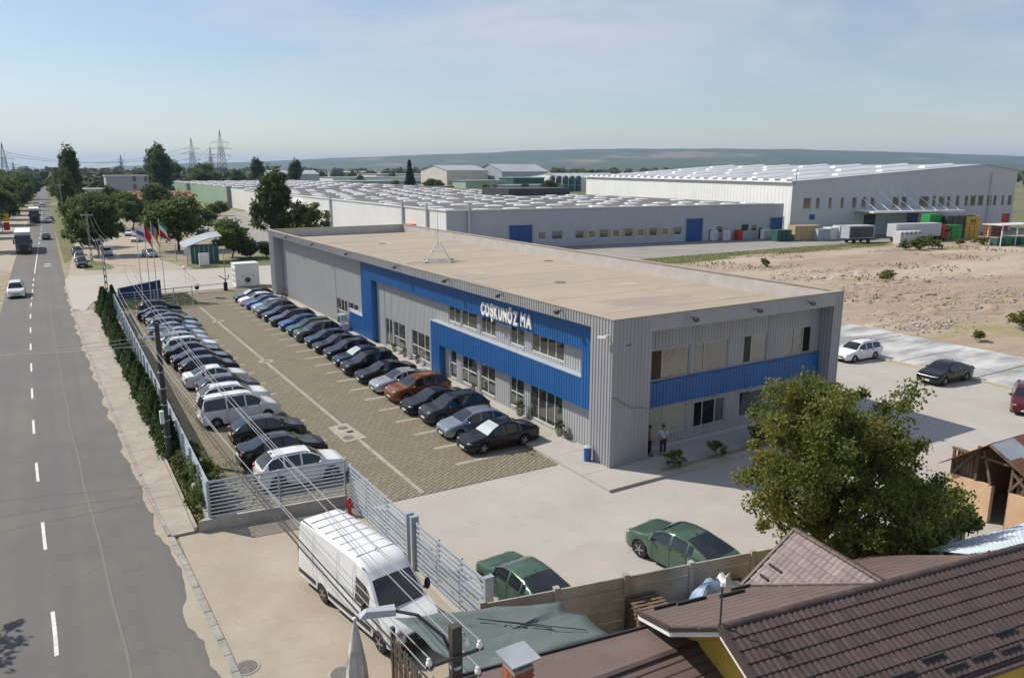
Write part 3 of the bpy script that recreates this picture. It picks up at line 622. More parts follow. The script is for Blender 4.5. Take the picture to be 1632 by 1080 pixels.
# lightning mast on the roof
LM = thing('lightning_mast', 'tall lightning rod on a pyramid tube frame on the flat beige roof', 'lightning rod', (31.6,65.3,ZR+.01))
for k in range(4):
    a = k*math.pi/2+.35; a2 = a+math.pi/2; r = 1.55; mb = MB()
    p = Vector((r*math.cos(a), r*math.sin(a), .06)); t = Vector((.22*math.cos(a), .22*math.sin(a), 1.75))
    mb.tube([p, t], .05, 6); mb.build('leg', M['frame_w'], LM)
    q = Vector((r*math.cos(a2), r*math.sin(a2), .06)); mb = MB(); m1 = p.lerp(t, .5); t2 = Vector((.22*math.cos(a2), .22*math.sin(a2), 1.75)); m2 = q.lerp(t2, .5)
    mb.tube([p.lerp(q,.12), p.lerp(q,.88)], .045, 6); mb.tube([m1, m2], .035, 6); mb.build('brace', M['frame_w'], LM)
    mb = MB(); mb.box(p.x*1.08-.25,p.y*1.08-.25,0,p.x*1.08+.25,p.y*1.08+.25,.1); mb.build('ballast_block', M['concrete'], LM)
mb = MB(); mb.cyl((0,0,1.2),(0,0,3.2),.04,.03,6); mb.cyl((0,0,3.2),(0,0,5.0),.022,.012,6); mb.build('rod', M['steel_lt'], LM)
mb = MB(); mb.tube([(-3.4,-.5,.03),(0,0,.05),(2.3,1.6,.03)],.02,5); mb.tube([(0,0,.05),(1.9,-1.8,.03)],.02,5); mb.build('ground_cable', M['steel'], LM)
# ================================================================== cars
def paint(name, c, metal=.35, rough=.2):
    return mat('paint_'+name, c, rough, metal=metal, coat=.55, spec=.25)
PA = {k: paint(k, *v) for k, v in dict(
    black=((.008,.008,.009),.1), graphite=((.045,.048,.052),.4), grey=((.10,.105,.11),.5), silver=((.44,.46,.48),.55), silverblue=((.26,.31,.37),.5),
    white=((.74,.75,.75),0.), navy=((.010,.016,.045),.3), blue=((.016,.065,.24),.3), lightblue=((.14,.24,.36),.4), green=((.035,.10,.065),.45),
    sage=((.085,.145,.10),.45), brown=((.27,.095,.035),.4), maroon=((.12,.012,.016),.3), teal=((.012,.04,.075),.4), darkgreen=((.012,.03,.022),.3), red=((.32,.02,.02),.1)).items()}
# type: L, W, H, axle x, wheel radius, belt height (front, rear), top line, cabin stations (cowl, roof start, roof end, tail of glass), pillars
TYPES = dict(
 sedan=dict(L=4.58,W=1.77,H=1.45,ax=(.92,3.52),r=.31,belt=(.86,.95),cab=(1.22,2.0,3.05,3.92),pil=(2.38,3.12),
   top=[(0,.56),(.06,.70),(.35,.80),(1.0,.92),(1.22,.97),(1.6,1.22),(2.0,1.40),(2.45,1.45),(3.05,1.40),(3.5,1.24),(3.92,1.04),(4.4,1.02),(4.52,.95),(4.58,.62)]),
 hatch=dict(L=4.22,W=1.78,H=1.48,ax=(.86,3.44),r=.31,belt=(.88,.99),cab=(1.08,1.85,3.35,4.02),pil=(2.3,3.12),
   top=[(0,.56),(.06,.72),(.3,.82),(.9,.95),(1.08,1.0),(1.45,1.24),(1.85,1.42),(2.35,1.48),(3.0,1.46),(3.35,1.40),(3.7,1.24),(4.02,1.03),(4.15,.92),(4.22,.6)]),
 wagon=dict(L=4.55,W=1.77,H=1.50,ax=(.9,3.52),r=.31,belt=(.88,.98),cab=(1.2,1.95,4.0,4.42),pil=(2.38,3.2),
   top=[(0,.56),(.06,.70),(.35,.80),(1.0,.93),(1.2,.98),(1.6,1.24),(1.95,1.42),(2.5,1.50),(3.3,1.49),(4.0,1.44),(4.25,1.26),(4.42,1.05),(4.5,.92),(4.55,.6)]),
 suv=dict(L=4.42,W=1.84,H=1.66,ax=(.88,3.54),r=.36,belt=(1.02,1.10),cab=(1.1,1.82,3.72,4.24),pil=(2.34,3.2),
   top=[(0,.66),(.06,.86),(.25,.98),(.9,1.07),(1.1,1.12),(1.45,1.37),(1.82,1.58),(2.4,1.66),(3.2,1.65),(3.72,1.60),(4.0,1.38),(4.24,1.13),(4.36,1.0),(4.42,.66)]),
 coupesuv=dict(L=4.56,W=1.84,H=1.57,ax=(.9,3.62),r=.36,belt=(1.0,1.12),cab=(1.15,1.95,3.05,4.22),pil=(2.4,3.2),
   top=[(0,.66),(.06,.84),(.28,.96),(.95,1.05),(1.15,1.10),(1.55,1.34),(1.95,1.51),(2.5,1.57),(3.05,1.53),(3.65,1.36),(4.22,1.16),(4.42,1.12),(4.52,1.0),(4.56,.68)]),
 mpv=dict(L=4.9,W=1.92,H=1.90,ax=(.9,4.05),r=.33,belt=(1.10,1.14),cab=(.92,1.72,4.62,4.84),pil=(2.2,3.35),
   top=[(0,.64),(.06,.86),(.3,1.0),(.75,1.12),(.92,1.18),(1.3,1.50),(1.72,1.80),(2.3,1.90),(3.6,1.90),(4.62,1.84),(4.78,1.4),(4.84,1.14),(4.88,.9),(4.9,.55)]))
def car_meshes(kind):
    T = TYPES[kind]; L, W, H, r = T['L'], T['W'], T['H'], T['r']; c0, r0, r1, c1 = T['cab']; pil = T['pil']
    xs = {0, .05, .16, .36, L-.04, L-.14, L-.3, c0, r0, r1, c1, lerp(c0,r0,.42), lerp(c0,r0,.7), lerp(r1,c1,.35), lerp(r1,c1,.7), (r0+r1)/2}
    R_ = r*1.17
    for ax in T['ax']:
        for k in range(-4, 5): xs.add(ax+R_*math.sin(k*math.pi/8))
    for p in pil: xs |= {p-.045, p+.045}
    xs |= {x for x, _ in T['top'][3:-3]}
    xs = sorted(xs); q = []
    for x in xs:
        if not q or x-q[-1] > .028: q.append(x)
    xs = q
    def ring(x):
        zt = interp(T['top'], x); zb = lerp(*T['belt'], x/L); zb = min(zb, zt-.05)
        f = max(0, (.62-x)/.62); g = max(0, (x-L+.55)/.55)
        w = W/2*(1-.20*f**2.2-.13*g**2.4); sill = .20+.05*f+.10*g
        for ax in T['ax']:
            if abs(x-ax) < R_+.001: sill = max(sill, r+math.sqrt(max(0, R_*R_-(x-ax)**2))-.02)
        mid = max(.56*H/1.45, sill+.02); mid = min(mid, zb-.02)
        hgt = zt-zb; wb = w*.955
        w3 = wb-hgt*.34-.02; w4 = w3-.07; w5 = w4*.62
        return [(w*.965, sill), (w, mid), (w*.985, lerp(mid,zb,.75)), (wb, zb), (w3, zb+hgt*.86), (w4, zb+hgt*.965), (w5, zt-.006), (0, zt)]
    rings = [ring(x) for x in xs]; NR = 8
    vs = []
    for x, rg in zip(xs, rings):
        vs += [(x, p[0], p[1]) for p in rg] + [(x, -p[0], p[1]) for p in rg]
    body = MB(); ws = MB(); rw = MB(); sl = MB(); sr = MB()
    win0 = lerp(c0, r0, .42); wend = lerp(r1, c1, .45) if kind not in ('sedan', 'coupesuv') else lerp(r1, c1, .3)
    def isglass(i, k):
        m = (xs[i]+xs[i+1])/2
        if k == 3 and win0 < m < wend and not any(abs(m-p) < .04 for p in pil): return 'side'
        if k in (5, 6) and c0 < m < r0: return 'ws'
        if k in (5, 6) and r1 < m < c1-.02: return 'rw'
        return None
    faces = {'b': [], 'ws': [], 'rw': [], 'L': [], 'R': []}
    for i in range(len(xs)-1):
        for k in range(NR-1):
            a = i*16+k; b = (i+1)*16+k; g = isglass(i, k)
            fl = (a, a+1, b+1, b); fr_ = (a+8, b+8, b+9, a+9)
            if g == 'side': faces['L'].append(fl); faces['R'].append(fr_)
            elif g: faces[g] += [fl, fr_]
            else: faces['b'] += [fl, fr_]
    n = len(xs)-1
    faces['b'].append(tuple(range(0, 8))[::-1]+tuple(range(9-1, 16))[0:0]+tuple(8+k for k in range(7)))
    faces['b'].append(tuple(n*16+k for k in range(8))+tuple(n*16+8+k for k in reversed(range(7))))
    def sub(fs):
        mb = MB(); mp = {}
        for f in fs:
            for i in f:
                if i not in mp: mp[i] = len(mb.v); mb.v.append((vs[i][0]-L/2, vs[i][1], vs[i][2]))
            mb.f.append(tuple(mp[i] for i in f)); mb.m.append(0)
        return mb
    out = dict(body=sub(faces['b']), windscreen=sub(faces['ws']), rear_window=sub(faces['rw']), side_l=sub(faces['L']), side_r=sub(faces['R']))
    out = {k: v.mesh(kind+'_'+k, M['carglass'] if k != 'body' else PA['white'], smooth=42 if k != 'body' else 66) for k, v in out.items()}
    ub = MB(); ub.box(-L/2+.18, -W/2+.16, .17, L/2-.2, W/2-.16, .52); ub.box(-L/2+c0+.1, -W/2+.22, .5, -L/2+c1-.25, W/2-.22, min(T['belt'])-.03)
    out['underbody'] = ub.mesh(kind+'_underbody', M['black'])
    # fittings
    zb0 = T['belt'][0]; hz_ = interp(T['top'], .22)-.10; wn = ring(.16)[1][0]
    hl = MB(); hl.blob((-L/2+.19, wn*.76, hz_), (.17,.20,.06), 8, 6); out['headlight'] = hl.mesh(kind+'_headlight', M['lamp'], 60)
    tz = T['belt'][1]-.13; wt = ring(L-.14)[2][0]
    tl = MB(); tl.blob((L/2-.10, wt*.84, tz), (.10,.20,.10 if kind not in ('mpv',) else .24), 8, 6); out['taillight'] = tl.mesh(kind+'_taillight', M['taillamp'], 60)
    gr = MB(); z1 = T['top'][0][1]; gr.box(-L/2-.012, -.42, z1-.14, -L/2+.05, .42, z1-.03); gr.box(-L/2-.01, -.6, .24, -L/2+.1, .6, .36); out['grille'] = gr.mesh(kind+'_grille', M['black'])
    pf = MB(); pf.box(-L/2-.022, -.26, z1-.25, -L/2+.02, .26, z1-.145); out['plate_f'] = pf.mesh(kind+'_plate', M['plate'])
    pr = MB(); pr.box(L/2-.03, -.26, .62, L/2+.014, .26, .73); out['plate_r'] = pr.mesh(kind+'_plate_rear', M['plate'])
    bp = MB(); bp.box(L/2-.22, -W/2+.16, .24, L/2-.015, W/2-.16, .42); out['bumper'] = bp.mesh(kind+'_bumper', M['black'])
    mi = MB(); xm = -L/2+lerp(c0, r0, .5); mi.blob((xm, W/2+.075, zb0+.07), (.075,.115,.075), 8, 6); mi.beam((xm,W/2-.06,zb0+.02),(xm,W/2+.03,zb0+.04),.06,.04); out['mirror'] = mi.mesh(kind+'_mirror', PA['white'], 60)
    rl = MB()
    for s in (1,-1):
        yy_ = s*(ring((r0+r1)/2)[5][0]-.02); rl.tube([(-L/2+r0+.12,yy_,interp(T['top'],r0+.12)-.01),(-L/2+r0+.25,yy_,interp(T['top'],r0+.25)+.035),(-L/2+r1-.2,yy_,interp(T['top'],r1-.2)+.035),(-L/2+r1,yy_,interp(T['top'],r1)-.01)],.018,5)
    out['rails'] = rl.mesh(kind+'_rails', M['black'])
    an = MB(); an.add([(-L/2+r1-.22,-.02,H-.07),(-L/2+r1-.22,.02,H-.07),(-L/2+r1-.02,.025,H-.09),(-L/2+r1-.02,-.025,H-.09),(-L/2+r1-.03,0,H+.05)],[(0,1,4),(1,2,4),(2,3,4),(3,0,4)]); out['antenna'] = an.mesh(kind+'_antenna', M['black'])
    # door seams and handles
    sm = MB()
    for x in (win0+.08, sum(pil)/2-.37, pil[1]+.03):
        for s in (1,-1):
            a_ = ring(x); pts = [(x-L/2, s*(p[0]+.004), p[1]) for p in a_[0:4]]
            for p_, q_ in zip(pts, pts[1:]): sm.beam(p_, q_, .012, .012)
    for x in (win0+.95, pil[1]-.12):
        for s in (1,-1): a_ = ring(x); sm.beam((x-L/2-.09, s*(a_[2][0]+.012), a_[2][1]+.02), (x-L/2+.09, s*(a_[2][0]+.012), a_[2][1]+.02), .03, .025)
    out['trim'] = sm.mesh(kind+'_trim', M['black'])
    return out
def wheel_meshes(r, wd=.2):
    ty = MB(); prof = [(r*.66,-wd/2),(r*.93,-wd/2),(r,-wd/2+.035),(r,wd/2-.035),(r*.93,wd/2),(r*.66,wd/2)]
    ty.lathe(prof, 22); ty.xf(Matrix.Rotation(R(90),4,'X'))
    rm = MB(); n = 5
    rm.lathe([(r*.67,-.06),(r*.67,wd/2-.012),(r*.60,wd/2-.012),(r*.59,wd/2-.05),(.0001,wd/2-.05)], 22, 1)
    for k in range(n):
        a = 2*math.pi*k/n; rm.beam((.0,.0,wd/2-.022),(r*.62*math.cos(a),r*.62*math.sin(a),wd/2-.022),.085,.04,0,(-math.sin(a),math.cos(a),0))
    rm.lathe([(.07,wd/2-.06),(.07,wd/2-.004),(.05,wd/2)], 10); rm.xf(Matrix.Rotation(R(90),4,'X'))
    return ty.mesh('tyre', M['rubber'], 40), rm.mesh('rim', [M['rim'], M['rimdark']], 35)
CM = {}; WM = {}
def set_paint(o, m):
    o.material_slots[0].link = 'OBJECT'; o.material_slots[0].material = m
def car(kind, col, x, y, head, label, group=None, name='parked_car', shade=False, rails=None, z=.012, cat='car', near=True, dark_rims=False, scale=1):
    """head: bearing of the nose in degrees from +X; x, y is the car's centre"""
    if kind not in CM: CM[kind] = car_meshes(kind)
    T = TYPES[kind]; D = CM[kind]
    if T['r'] not in WM: WM[T['r']] = wheel_meshes(T['r'])
    t = thing(name, label, cat, (x, y, z), R(head)+math.pi, group)   # meshes have the nose towards -X
    vr = random.Random(label); t.scale = (scale*vr.uniform(.965,1.035), scale*vr.uniform(.98,1.02), scale*vr.uniform(.97,1.04))
    set_paint(link('body', D['body'], t), PA[col])
    o = link('windscreen', D['windscreen'], t)
    if shade: set_paint(o, M['sunshade'])
    link('rear_window', D['rear_window'], t); link('side_window', D['side_l'], t); link('side_window', D['side_r'], t)
    link('underbody', D['underbody'], t); link('grille', D['grille'], t); link('rear_bumper', D['bumper'], t)
    link('licence_plate', D['plate_f'], t); link('licence_plate', D['plate_r'], t); link('door_trim', D['trim'], t); link('antenna', D['antenna'], t)
    if rails if rails is not None else kind in ('suv', 'wagon', 'mpv'): link('roof_rails', D['rails'], t)
    for s in (1, -1):
        for n_, p_ in (('headlight','headlight'),('taillight','taillight'),('mirror','mirror')):
            o = link(n_, D[p_], t)
            if s < 0: o.scale = (1,-1,1)
            if n_ == 'mirror': set_paint(o, PA[col])
        for ax in T['ax']:
            wo = link('wheel', WM[T['r']][0], t, (ax-T['L']/2, s*(T['W']/2-.115), T['r']))
            if s > 0: wo.rotation_euler = (0,0,math.pi)
            link('rim', WM[T['r']][1], wo)
    return t
# ---- row along the facade, noses towards the aisle (-X); numbered from the concrete yard
row = [('sedan','black','black sedan with silver sunshade in its windscreen, nearest car in the row along the facade',1),
 ('hatch','silverblue','light silver hatchback, second from the concrete yard in the facade row',0),
 ('suv','graphite','grey crossover with roof rails, third from the concrete yard in the facade row',0),
 ('sedan','black','glossy black sedan parked between the grey crossover and the copper brown off-roader',0),
 ('suv','brown','copper brown off-roader with roof rails in the facade row',0),
 ('sedan','silver','silver sedan parked beside the copper brown off-roader in the facade row',0),
 ('sedan','black','long black sedan just beyond the silver sedan in the facade row',0),
 ('suv','black','black estate-like off-roader with roof rails, eighth from the concrete yard in the facade row',0),
 ('sedan','navy','dark navy sedan with bright windscreen, ninth from the concrete yard in the facade row',1),
 ('hatch','black','black hatchback, tenth from the concrete yard in the facade row',0),
 ('sedan','black','black sedan, eleventh from the concrete yard in the facade row',0),
 ('hatch','teal','deep blue hatchback parked beside the grey off-roader in the facade row',0),
 ('suv','grey','grey off-roader with dark wheels in the middle of the facade row',0),
 ('wagon','green','dark green estate car beside the grey off-roader in the facade row',0),
 ('hatch','blue','bright blue hatchback next to the green estate in the facade row',0),
 ('wagon','graphite','dark grey estate just beyond the bright blue hatchback in the facade row',0),
 ('hatch','navy','navy hatchback, seventeenth from the concrete yard in the facade row',0),
 ('suv','grey','grey crossover next to the pale silver hatchback at the far part of the facade row',0),
 ('hatch','silver','pale silver hatchback in the far part of the facade row',0),
 ('sedan','blue','blue sedan, third from the far end of the facade row',0),
 ('hatch','white','white hatchback, second from the far end of the facade row',0),
 ('wagon','black','black car with silver sunshade at the far end of the facade row',1)]
for i, (k, c, lb, sh) in enumerate(row):
    L = TYPES[k]['L']; jx, jy, ja = rnd.uniform(-.35,.35), rnd.uniform(-.16,.16), rnd.uniform(-2.6,2.6)
    car(k, c, 18.85+L/2+jx, 36.45+2.77*i+jy, 180+ja, lb, 'cars parked along the facade', shade=bool(sh), dark_rims=(i == 12))
# ---- row along the road fence, noses towards the aisle (+X); from near to far
row2 = [('suv','white',37.35,'white crossover behind the steel slat fence, nearest in the fence row'),
 ('sedan','black',40.75,'black sedan between the white crossover and the grey hatchback in the fence row'),
 ('hatch','graphite',44.4,'dark grey hatchback parked beside the white minivan in the fence row'),
 ('mpv','white',48.9,'white passenger minivan with long dark side windows in the fence row'),
 ('suv','white',52.0,'white crossover half hidden behind the white minivan'),
 ('hatch','grey',55.1,'grey hatchback between two white cars in the fence row'),
 ('sedan','white',58.3,'white sedan beside the grey hatchback in the fence row'),
 ('hatch','black',61.7,'black hatchback just beyond the white sedan in the fence row'),
 ('sedan','navy',64.6,'dark navy sedan, ninth from the near slat fence in the fence row'),
 ('sedan','black',67.4,'black sedan, tenth from the near slat fence in the fence row'),
 ('wagon','white',70.0,'white estate car with bright roof, in the middle of the fence row'),
 ('hatch','silver',72.6,'silver hatchback next to the white estate in the fence row'),
 ('sedan','silver',75.2,'pale silver sedan, thirteenth from the near slat fence in the fence row'),
 ('sedan','silverblue',77.8,'silver blue sedan in the far half of the fence row'),
 ('wagon','silverblue',80.3,'grey blue estate beside the silver blue sedan in the fence row'),
 ('sedan','grey',82.8,'grey sedan, fourth from the far end of the fence row'),
 ('hatch','navy',85.2,'navy hatchback, third from the far end of the fence row'),
 ('sedan','black',87.7,'black sedan, second from the far end of the fence row'),
 ('suv','black',90.3,'tall black off-roader at the far end of the fence row')]
for i, (k, c, yv, lb) in enumerate(row2):
    L = TYPES[k]['L']; fx = 12.05+rnd.uniform(-.2,.2)+(.25 if i in (1, 14, 15) else 0)
    car(k, c, fx-L/2, yv, rnd.uniform(-1.5,1.5)+(2.5 if k == 'mpv' else 0), lb, 'cars parked along the road fence')
car('coupesuv','sage',13.75,21.75,93,'green coupe crossover beside the sliding gate, tail to the concrete wall','green cars by the wall',rails=False)
car('coupesuv','sage',20.6,20.75,97,'green coupe crossover standing alone by the concrete wall in the open yard','green cars by the wall',rails=False)
car('wagon','white',57.4,38.6,178,'white estate car by the yellow kerb of the new slabs')
car('sedan','black',57.0,30.9,178,'black sedan standing in the sunny yard beside the new slabs',scale=1.05)
car('wagon','maroon',54.9,24.2,205,'dark red car with roof rails cut off by the right edge of the picture')
# ---- on the road and in the dirt lot
car('mpv','white',-3.55,113.6,-90,'white panel van driving along the near lane of the road',name='driving_van',cat='van',z=.03,rails=False)
car('sedan','grey',.75,203,90,'grey car driving away beside the nearer of the two trucks',name='driving_car',z=.03)
car('hatch','silver',2.2,266,-90,'silver car driving next to the dark truck',name='driving_car',z=.03)
car('sedan','black',2.7,276,90,'dark car just beyond the silver car on the road',name='driving_car',z=.03)
car('suv','white',1.6,395,-90,'white car far along the tree lined road',name='driving_car',z=.03)
for a in (('wagon','black',5.0,143,-90,'black car parked nearest of the three at the road edge'),('hatch','silver',5.1,152,-92,'silver car between two dark cars at the road edge'),
          ('hatch','graphite',5.2,163,-90,'dark car parked farthest of the three at the road edge'),('wagon','silver',9.9,160,-90,'silver estate parked alone in the dirt lot'),
          ('hatch','black',14.5,204,-90,'black car parked at the back of the dirt lot'),('wagon','white',17.6,205,-95,'white estate parked beside the black car at the back of the dirt lot'),
          ('hatch','white',17.9,187,-120,'white hatchback half behind the flags in the dirt lot'),('suv','black',10.8,205,-90,'black off-roader by the trees at the back of the dirt lot'),
          ('hatch','silver',16.3,153,-80,'pale car under the trees beside the flag poles'),('wagon','white',37.6,158,20,'white car parked behind the hedge by the tall tree'),
          ('sedan','graphite',33,196,60,'dark car parked on the pale asphalt lot')):
    car(a[0],a[1],a[2],a[3],a[4],a[5],'cars parked beyond the entrance road',z=-.015)
# ================================================================== fences and gate
def height_at(px, py, pyt, z=0):
    g = G(px, py, z); lo, hi = 0, 200
    for _ in range(40):
        m_ = (lo+hi)/2; v = Vector((g.x, g.y, m_))-Vector((0,0,CAM_H)); y_ = CY-F_PX*v.dot(_up)/v.dot(_fw)
        if y_ > pyt: lo = m_
        else: hi = m_
    return lo
def slat_fence(name, label, a, b, z0, h, npan, nsl, sh, mslat, mpost, cat='fence', pw=.07, thick=.028, group=None, end_wide=False):
    a = Vector((*a, 0)); b = Vector((*b, 0)); L = (b-a).length; t = thing(name, label, cat, (a.x, a.y, z0), math.atan2(b.y-a.y, b.x-a.x), group)
    pl = L/npan
    s = MB(); s.box(.03,-thick/2,-sh/2,pl-.03,thick/2,sh/2); sm = s.mesh('slat', M[mslat])
    p = MB(); p.box(-pw/2,-.05,-.02,pw/2,.05,h+.03); p.box(-pw/2-.01,-.06,h+.03,pw/2+.01,.06,h+.045); pm = p.mesh('post', M[mpost])
    for i in range(npan+1): link('post', pm, t, (i*pl,.045,0))
    for i in range(npan):
        for k in range(nsl): link('slat', sm, t, (i*pl, -.03+rnd.uniform(-.004,.004), .10+k*(h-.14)/(nsl-1)))
    tr = MB(); tr.box(0,-.05,h-.02+.001,L,.0,h+.035); tr.build('top_rail', M[mpost], t)
    return t
mb = MB(); mb.prism([(4.44,33.85),(11.0,33.05),(11.02,33.3),(4.7,34.05)], -.05, .5); tag(mb.build('retaining_wall', M['prefab']), 'low concrete wall carrying the near slat fence', 'wall')
mb = MB(); mb.prism([(4.9,34.06),(5.1,34.06),(6.05,94),(5.85,94)], -.05, .3); tag(mb.build('fence_plinth', M['prefab']), 'long low concrete base under the roadside slat fence', 'wall')
slat_fence('slat_fence', 'long pale steel slat fence beside the thuja hedge and road', (5.02,34.15), (5.97,94), .3, 1.78, 24, 10, .105, 'steel_lt', 'steel')
slat_fence('slat_fence', 'short steel slat fence on the low wall before the white crossover', (4.98,33.92), (10.95,33.2), .5, 1.72, 2, 10, .062, 'steel_lt', 'fencesteel')
slat_fence('slat_fence', 'open blue grey rail fence in front of the blue wedge sign', (6.05,94.0), (14.3,95.7), .15, 2.0, 4, 7, .05, 'fencesteel', 'fencesteel')
g1 = slat_fence('sliding_gate', 'far leaf of the tall slatted steel gate next to the red hydrant', (11.12,33.0), (11.24,26.55), .08, 1.98, 3, 10, .105, 'steel_lt', 'steel', 'gate')
g2 = slat_fence('sliding_gate', 'near leaf of the slatted steel gate beside the white van', (11.28,25.75), (11.5,20.65), .08, 1.98, 3, 10, .105, 'steel_lt', 'steel', 'gate')
for x_, y_, lb in ((11.25,26.35,'upright steel channel post at the end of the far gate leaf'),(11.28,25.95,'upright steel channel post holding the near gate leaf'),(11.52,20.45,'perforated steel gate post by the concrete wall')):
    t = thing('gate_post', lb, 'post', (x_, y_, 0)); mb = MB()
    mb.box(-.16,-.05,0,.16,-.035,2.25); mb.box(-.16,-.034,0,-.145,.10,2.25); mb.box(.145,-.034,0,.16,.10,2.25); mb.build('channel', M['steel'], t)
    mb = MB(); mb.box(-.18,-.07,2.251,.18,.12,2.275); mb.build('cap', M['fencesteel'], t)
# hydrant
t = thing('hydrant', 'small red fire hydrant behind the white van at the gate', 'hydrant', (10.72,32.1,-.01))
MB().lathe([(.14,0),(.14,.06),(.09,.08),(.09,.62),(.12,.64),(.12,.72),(.08,.82),(.03,.86)], 12).build('barrel', M['red'], t, smooth=40)
mb = MB(); mb.cyl((-.2,0,.5),(.2,0,.5),.055,.055,10); mb.cyl((0,-.2,.55),(0,0,.55),.065,.065,10); mb.build('outlet', M['red'], t)
# ================================================================== prefab concrete wall of the neighbour
A, B = Vector((10.75,19.52,0)), Vector((30.9,15.25,0)); W_ = thing('concrete_wall', 'weathered prefab concrete panel wall behind the brown roofs', 'wall', A, math.atan2(B.y-A.y, B.x-A.x))
L = (B-A).length; n = 8; pl = L/n
pm = MB(); pm.box(-.09,-.09,-.1,.09,.09,2.06); pm.box(-.10,-.10,2.06,.10,.10,2.09); pm = pm.mesh('post', M['prefab'])
pn = MB(); pn.box(.095,-.03,-.19,pl-.095,.03,.19); pn = pn.mesh('panel', M['prefab'])
for i in range(n+1): link('post', pm, W_, (i*pl,0,0))
for i in range(n):
    for k in range(5):
        o = link('panel', pn, W_, (i*pl, rnd.uniform(-.012,.012), .17+k*.408)); o.rotation_euler = (rnd.uniform(-.02,.02), rnd.uniform(-.004,.004), 0)
# ================================================================== poles and wires
def wire(a, b, sag, r, m, n=14):
    a = Vector(a); b = Vector(b); pts = []
    for i in range(n+1):
        t_ = i/n; p = a.lerp(b, t_); p.z -= 4*sag*t_*(1-t_); pts.append(p)
    mb = MB(); mb.tube(pts, r, 5); return mb
def line(label, a, b, sag=.5, r=.012, m='wire', group=None, name='overhead_wire'):
    return tag(wire(a, b, sag, r, m).build(name, M[m]), label, 'wire', group)
# dark pole by the hedge
PA_ = Vector((4.62,43.7,0)); hp = 7.7
t = thing('utility_pole', 'dark tarred utility pole standing in the hedge at the roadside fence', 'pole', PA_)
MB().cyl((0,0,-.1),(0,0,hp),.17,.12,10).build('shaft', M['darkpole'], t, smooth=40)
mb = MB(); mb.box(-.9,-.05,6.9,.9,.05,7.0); mb.box(-.7,-.05,7.35,.7,.05,7.44); mb.build('crossarm', M['steel'], t)
mb = MB(); mb.box(-.3,-.22,2.2,-.1,.05,2.9); mb.build('meter_box', M['whitepaint'], t)
for k in range(5):
    mb = MB(); mb.lathe([(.19,0),(.19,.04)], 12, 0, (0,0,1.4+k*.9)); mb.build('strap', M['steel'], t)
def insul(par, p):
    mb = MB(); mb.cyl((p[0],p[1],p[2]-.05),(p[0],p[1],p[2]+.02),.015,.015,6); mb.lathe([(.03,0),(.055,.02),(.055,.07),(.03,.1),(.04,.13),(.02,.15)],10,0,p); mb.build('insulator', M['porcelain'], par, smooth=40)
for x_ in (-.85,-.6,.6,.85): insul(t, (x_,0,7.0))
# foreground pole
PB = Vector((5.3,10.6,0)); t2 = thing('utility_pole', 'dark concrete pole with white insulators at the bottom edge', 'pole', PB, 0)
mb = MB(); mb.add([(-.11,-.09,0),(.11,-.09,0),(.11,.09,0),(-.11,.09,0),(-.095,-.075,8.0),(.095,-.075,8.0),(.095,.075,8.0),(-.095,.075,8.0)],[(0,3,2,1),(4,5,6,7),(0,1,5,4),(1,2,6,5),(2,3,7,6),(3,0,4,7)]); mb.build('shaft', M['darkpole'], t2)
mb = MB(); mb.box(-.6,-.11,7.42,.5,-.08,7.48); mb.box(-.45,-.11,6.92,.45,-.08,6.98); mb.build('crossarm', M['darksteel'], t2)
for p in ((-.55,-.1,7.48),(.42,-.1,7.48),(-.4,-.1,6.98),(.38,-.1,6.98),(.16,-.1,7.62)): insul(t2, p)
mb = MB(); mb.tube([(.0,.06,7.3),(-.15,.15,7.75),(-.5,.45,8.12),(-.85,.72,8.18)],.03,6); mb.build('lamp_arm', M['darksteel'], t2)
hd = MB(); hd.add([(0,-.13,0),(0,.13,0),(-.62,.10,.02),(-.62,-.10,.02),(0,-.10,.10),(0,.10,.10),(-.5,.06,.12),(-.5,-.06,.12)],[(0,1,2,3),(4,7,6,5),(0,4,5,1),(1,5,6,2),(2,6,7,3),(3,7,4,0)]); hd.xf(Matrix.Translation((-.8,.70,8.14)) @ Matrix.Rotation(R(-15),4,'Z')); hd.build('lamp_head', M['greywall'], t2)
mb = MB(); mb.lathe([(.11,0),(.11,.05)],10,0,(0,0,7.2)); mb.lathe([(.11,0),(.11,.05)],10,0,(0,0,6.7)); mb.build('strap', M['steel'], t2)
# farther poles
def conc_pole(px, py, pyt, label, lamp=None, m='pole'):
    g = G(px, py); h = height_at(px, py, pyt); t = thing('utility_pole', label, 'pole', (g.x, g.y, 0))
    s = MB()
    for sx in (-.14,.14): s.beam((sx,0,-.05),(sx*.55,0,h),.09,.16)
    s.build('shaft', M[m], t); r_ = MB()
    for k in range(9): z_ = h*(.06+.1*k); w_ = .14-.06*z_/h; r_.box(-w_,-.06,z_,w_,.06,z_+.28)
    r_.build('rungs', M[m], t); c_ = MB(); c_.box(-.9,-.05,h-.55,.9,.05,h-.45); c_.build('crossarm', M['steel'], t)
    for x_ in (-.85,-.3,.3,.85): insul(t, (x_,0,h-.45))
    return g, h
gB, hB = conc_pole(172,478,376,'concrete ladder pole in the grass before the entrance road')
gC, hC = conc_pole(147,420,338,'concrete pole at the edge of the roadside trees beyond the entrance road')
gD, hD = conc_pole(104,366,292,'thin concrete pole standing at the road edge before the tall trees')
for i,(x_, z_) in enumerate(((-.55,7.63),(.42,7.63),(-.4,7.13),(.38,7.13))):
    line('overhead wire over the parked cars between dark pole and foreground pole', (PB.x+x_, PB.y-.1, z_), (PA_.x+(-.85,-.6,.6,.85)[(0,2,1,3)[i]], PA_.y, 7.15), .45, .011, 'wire', 'wires along the road fence')
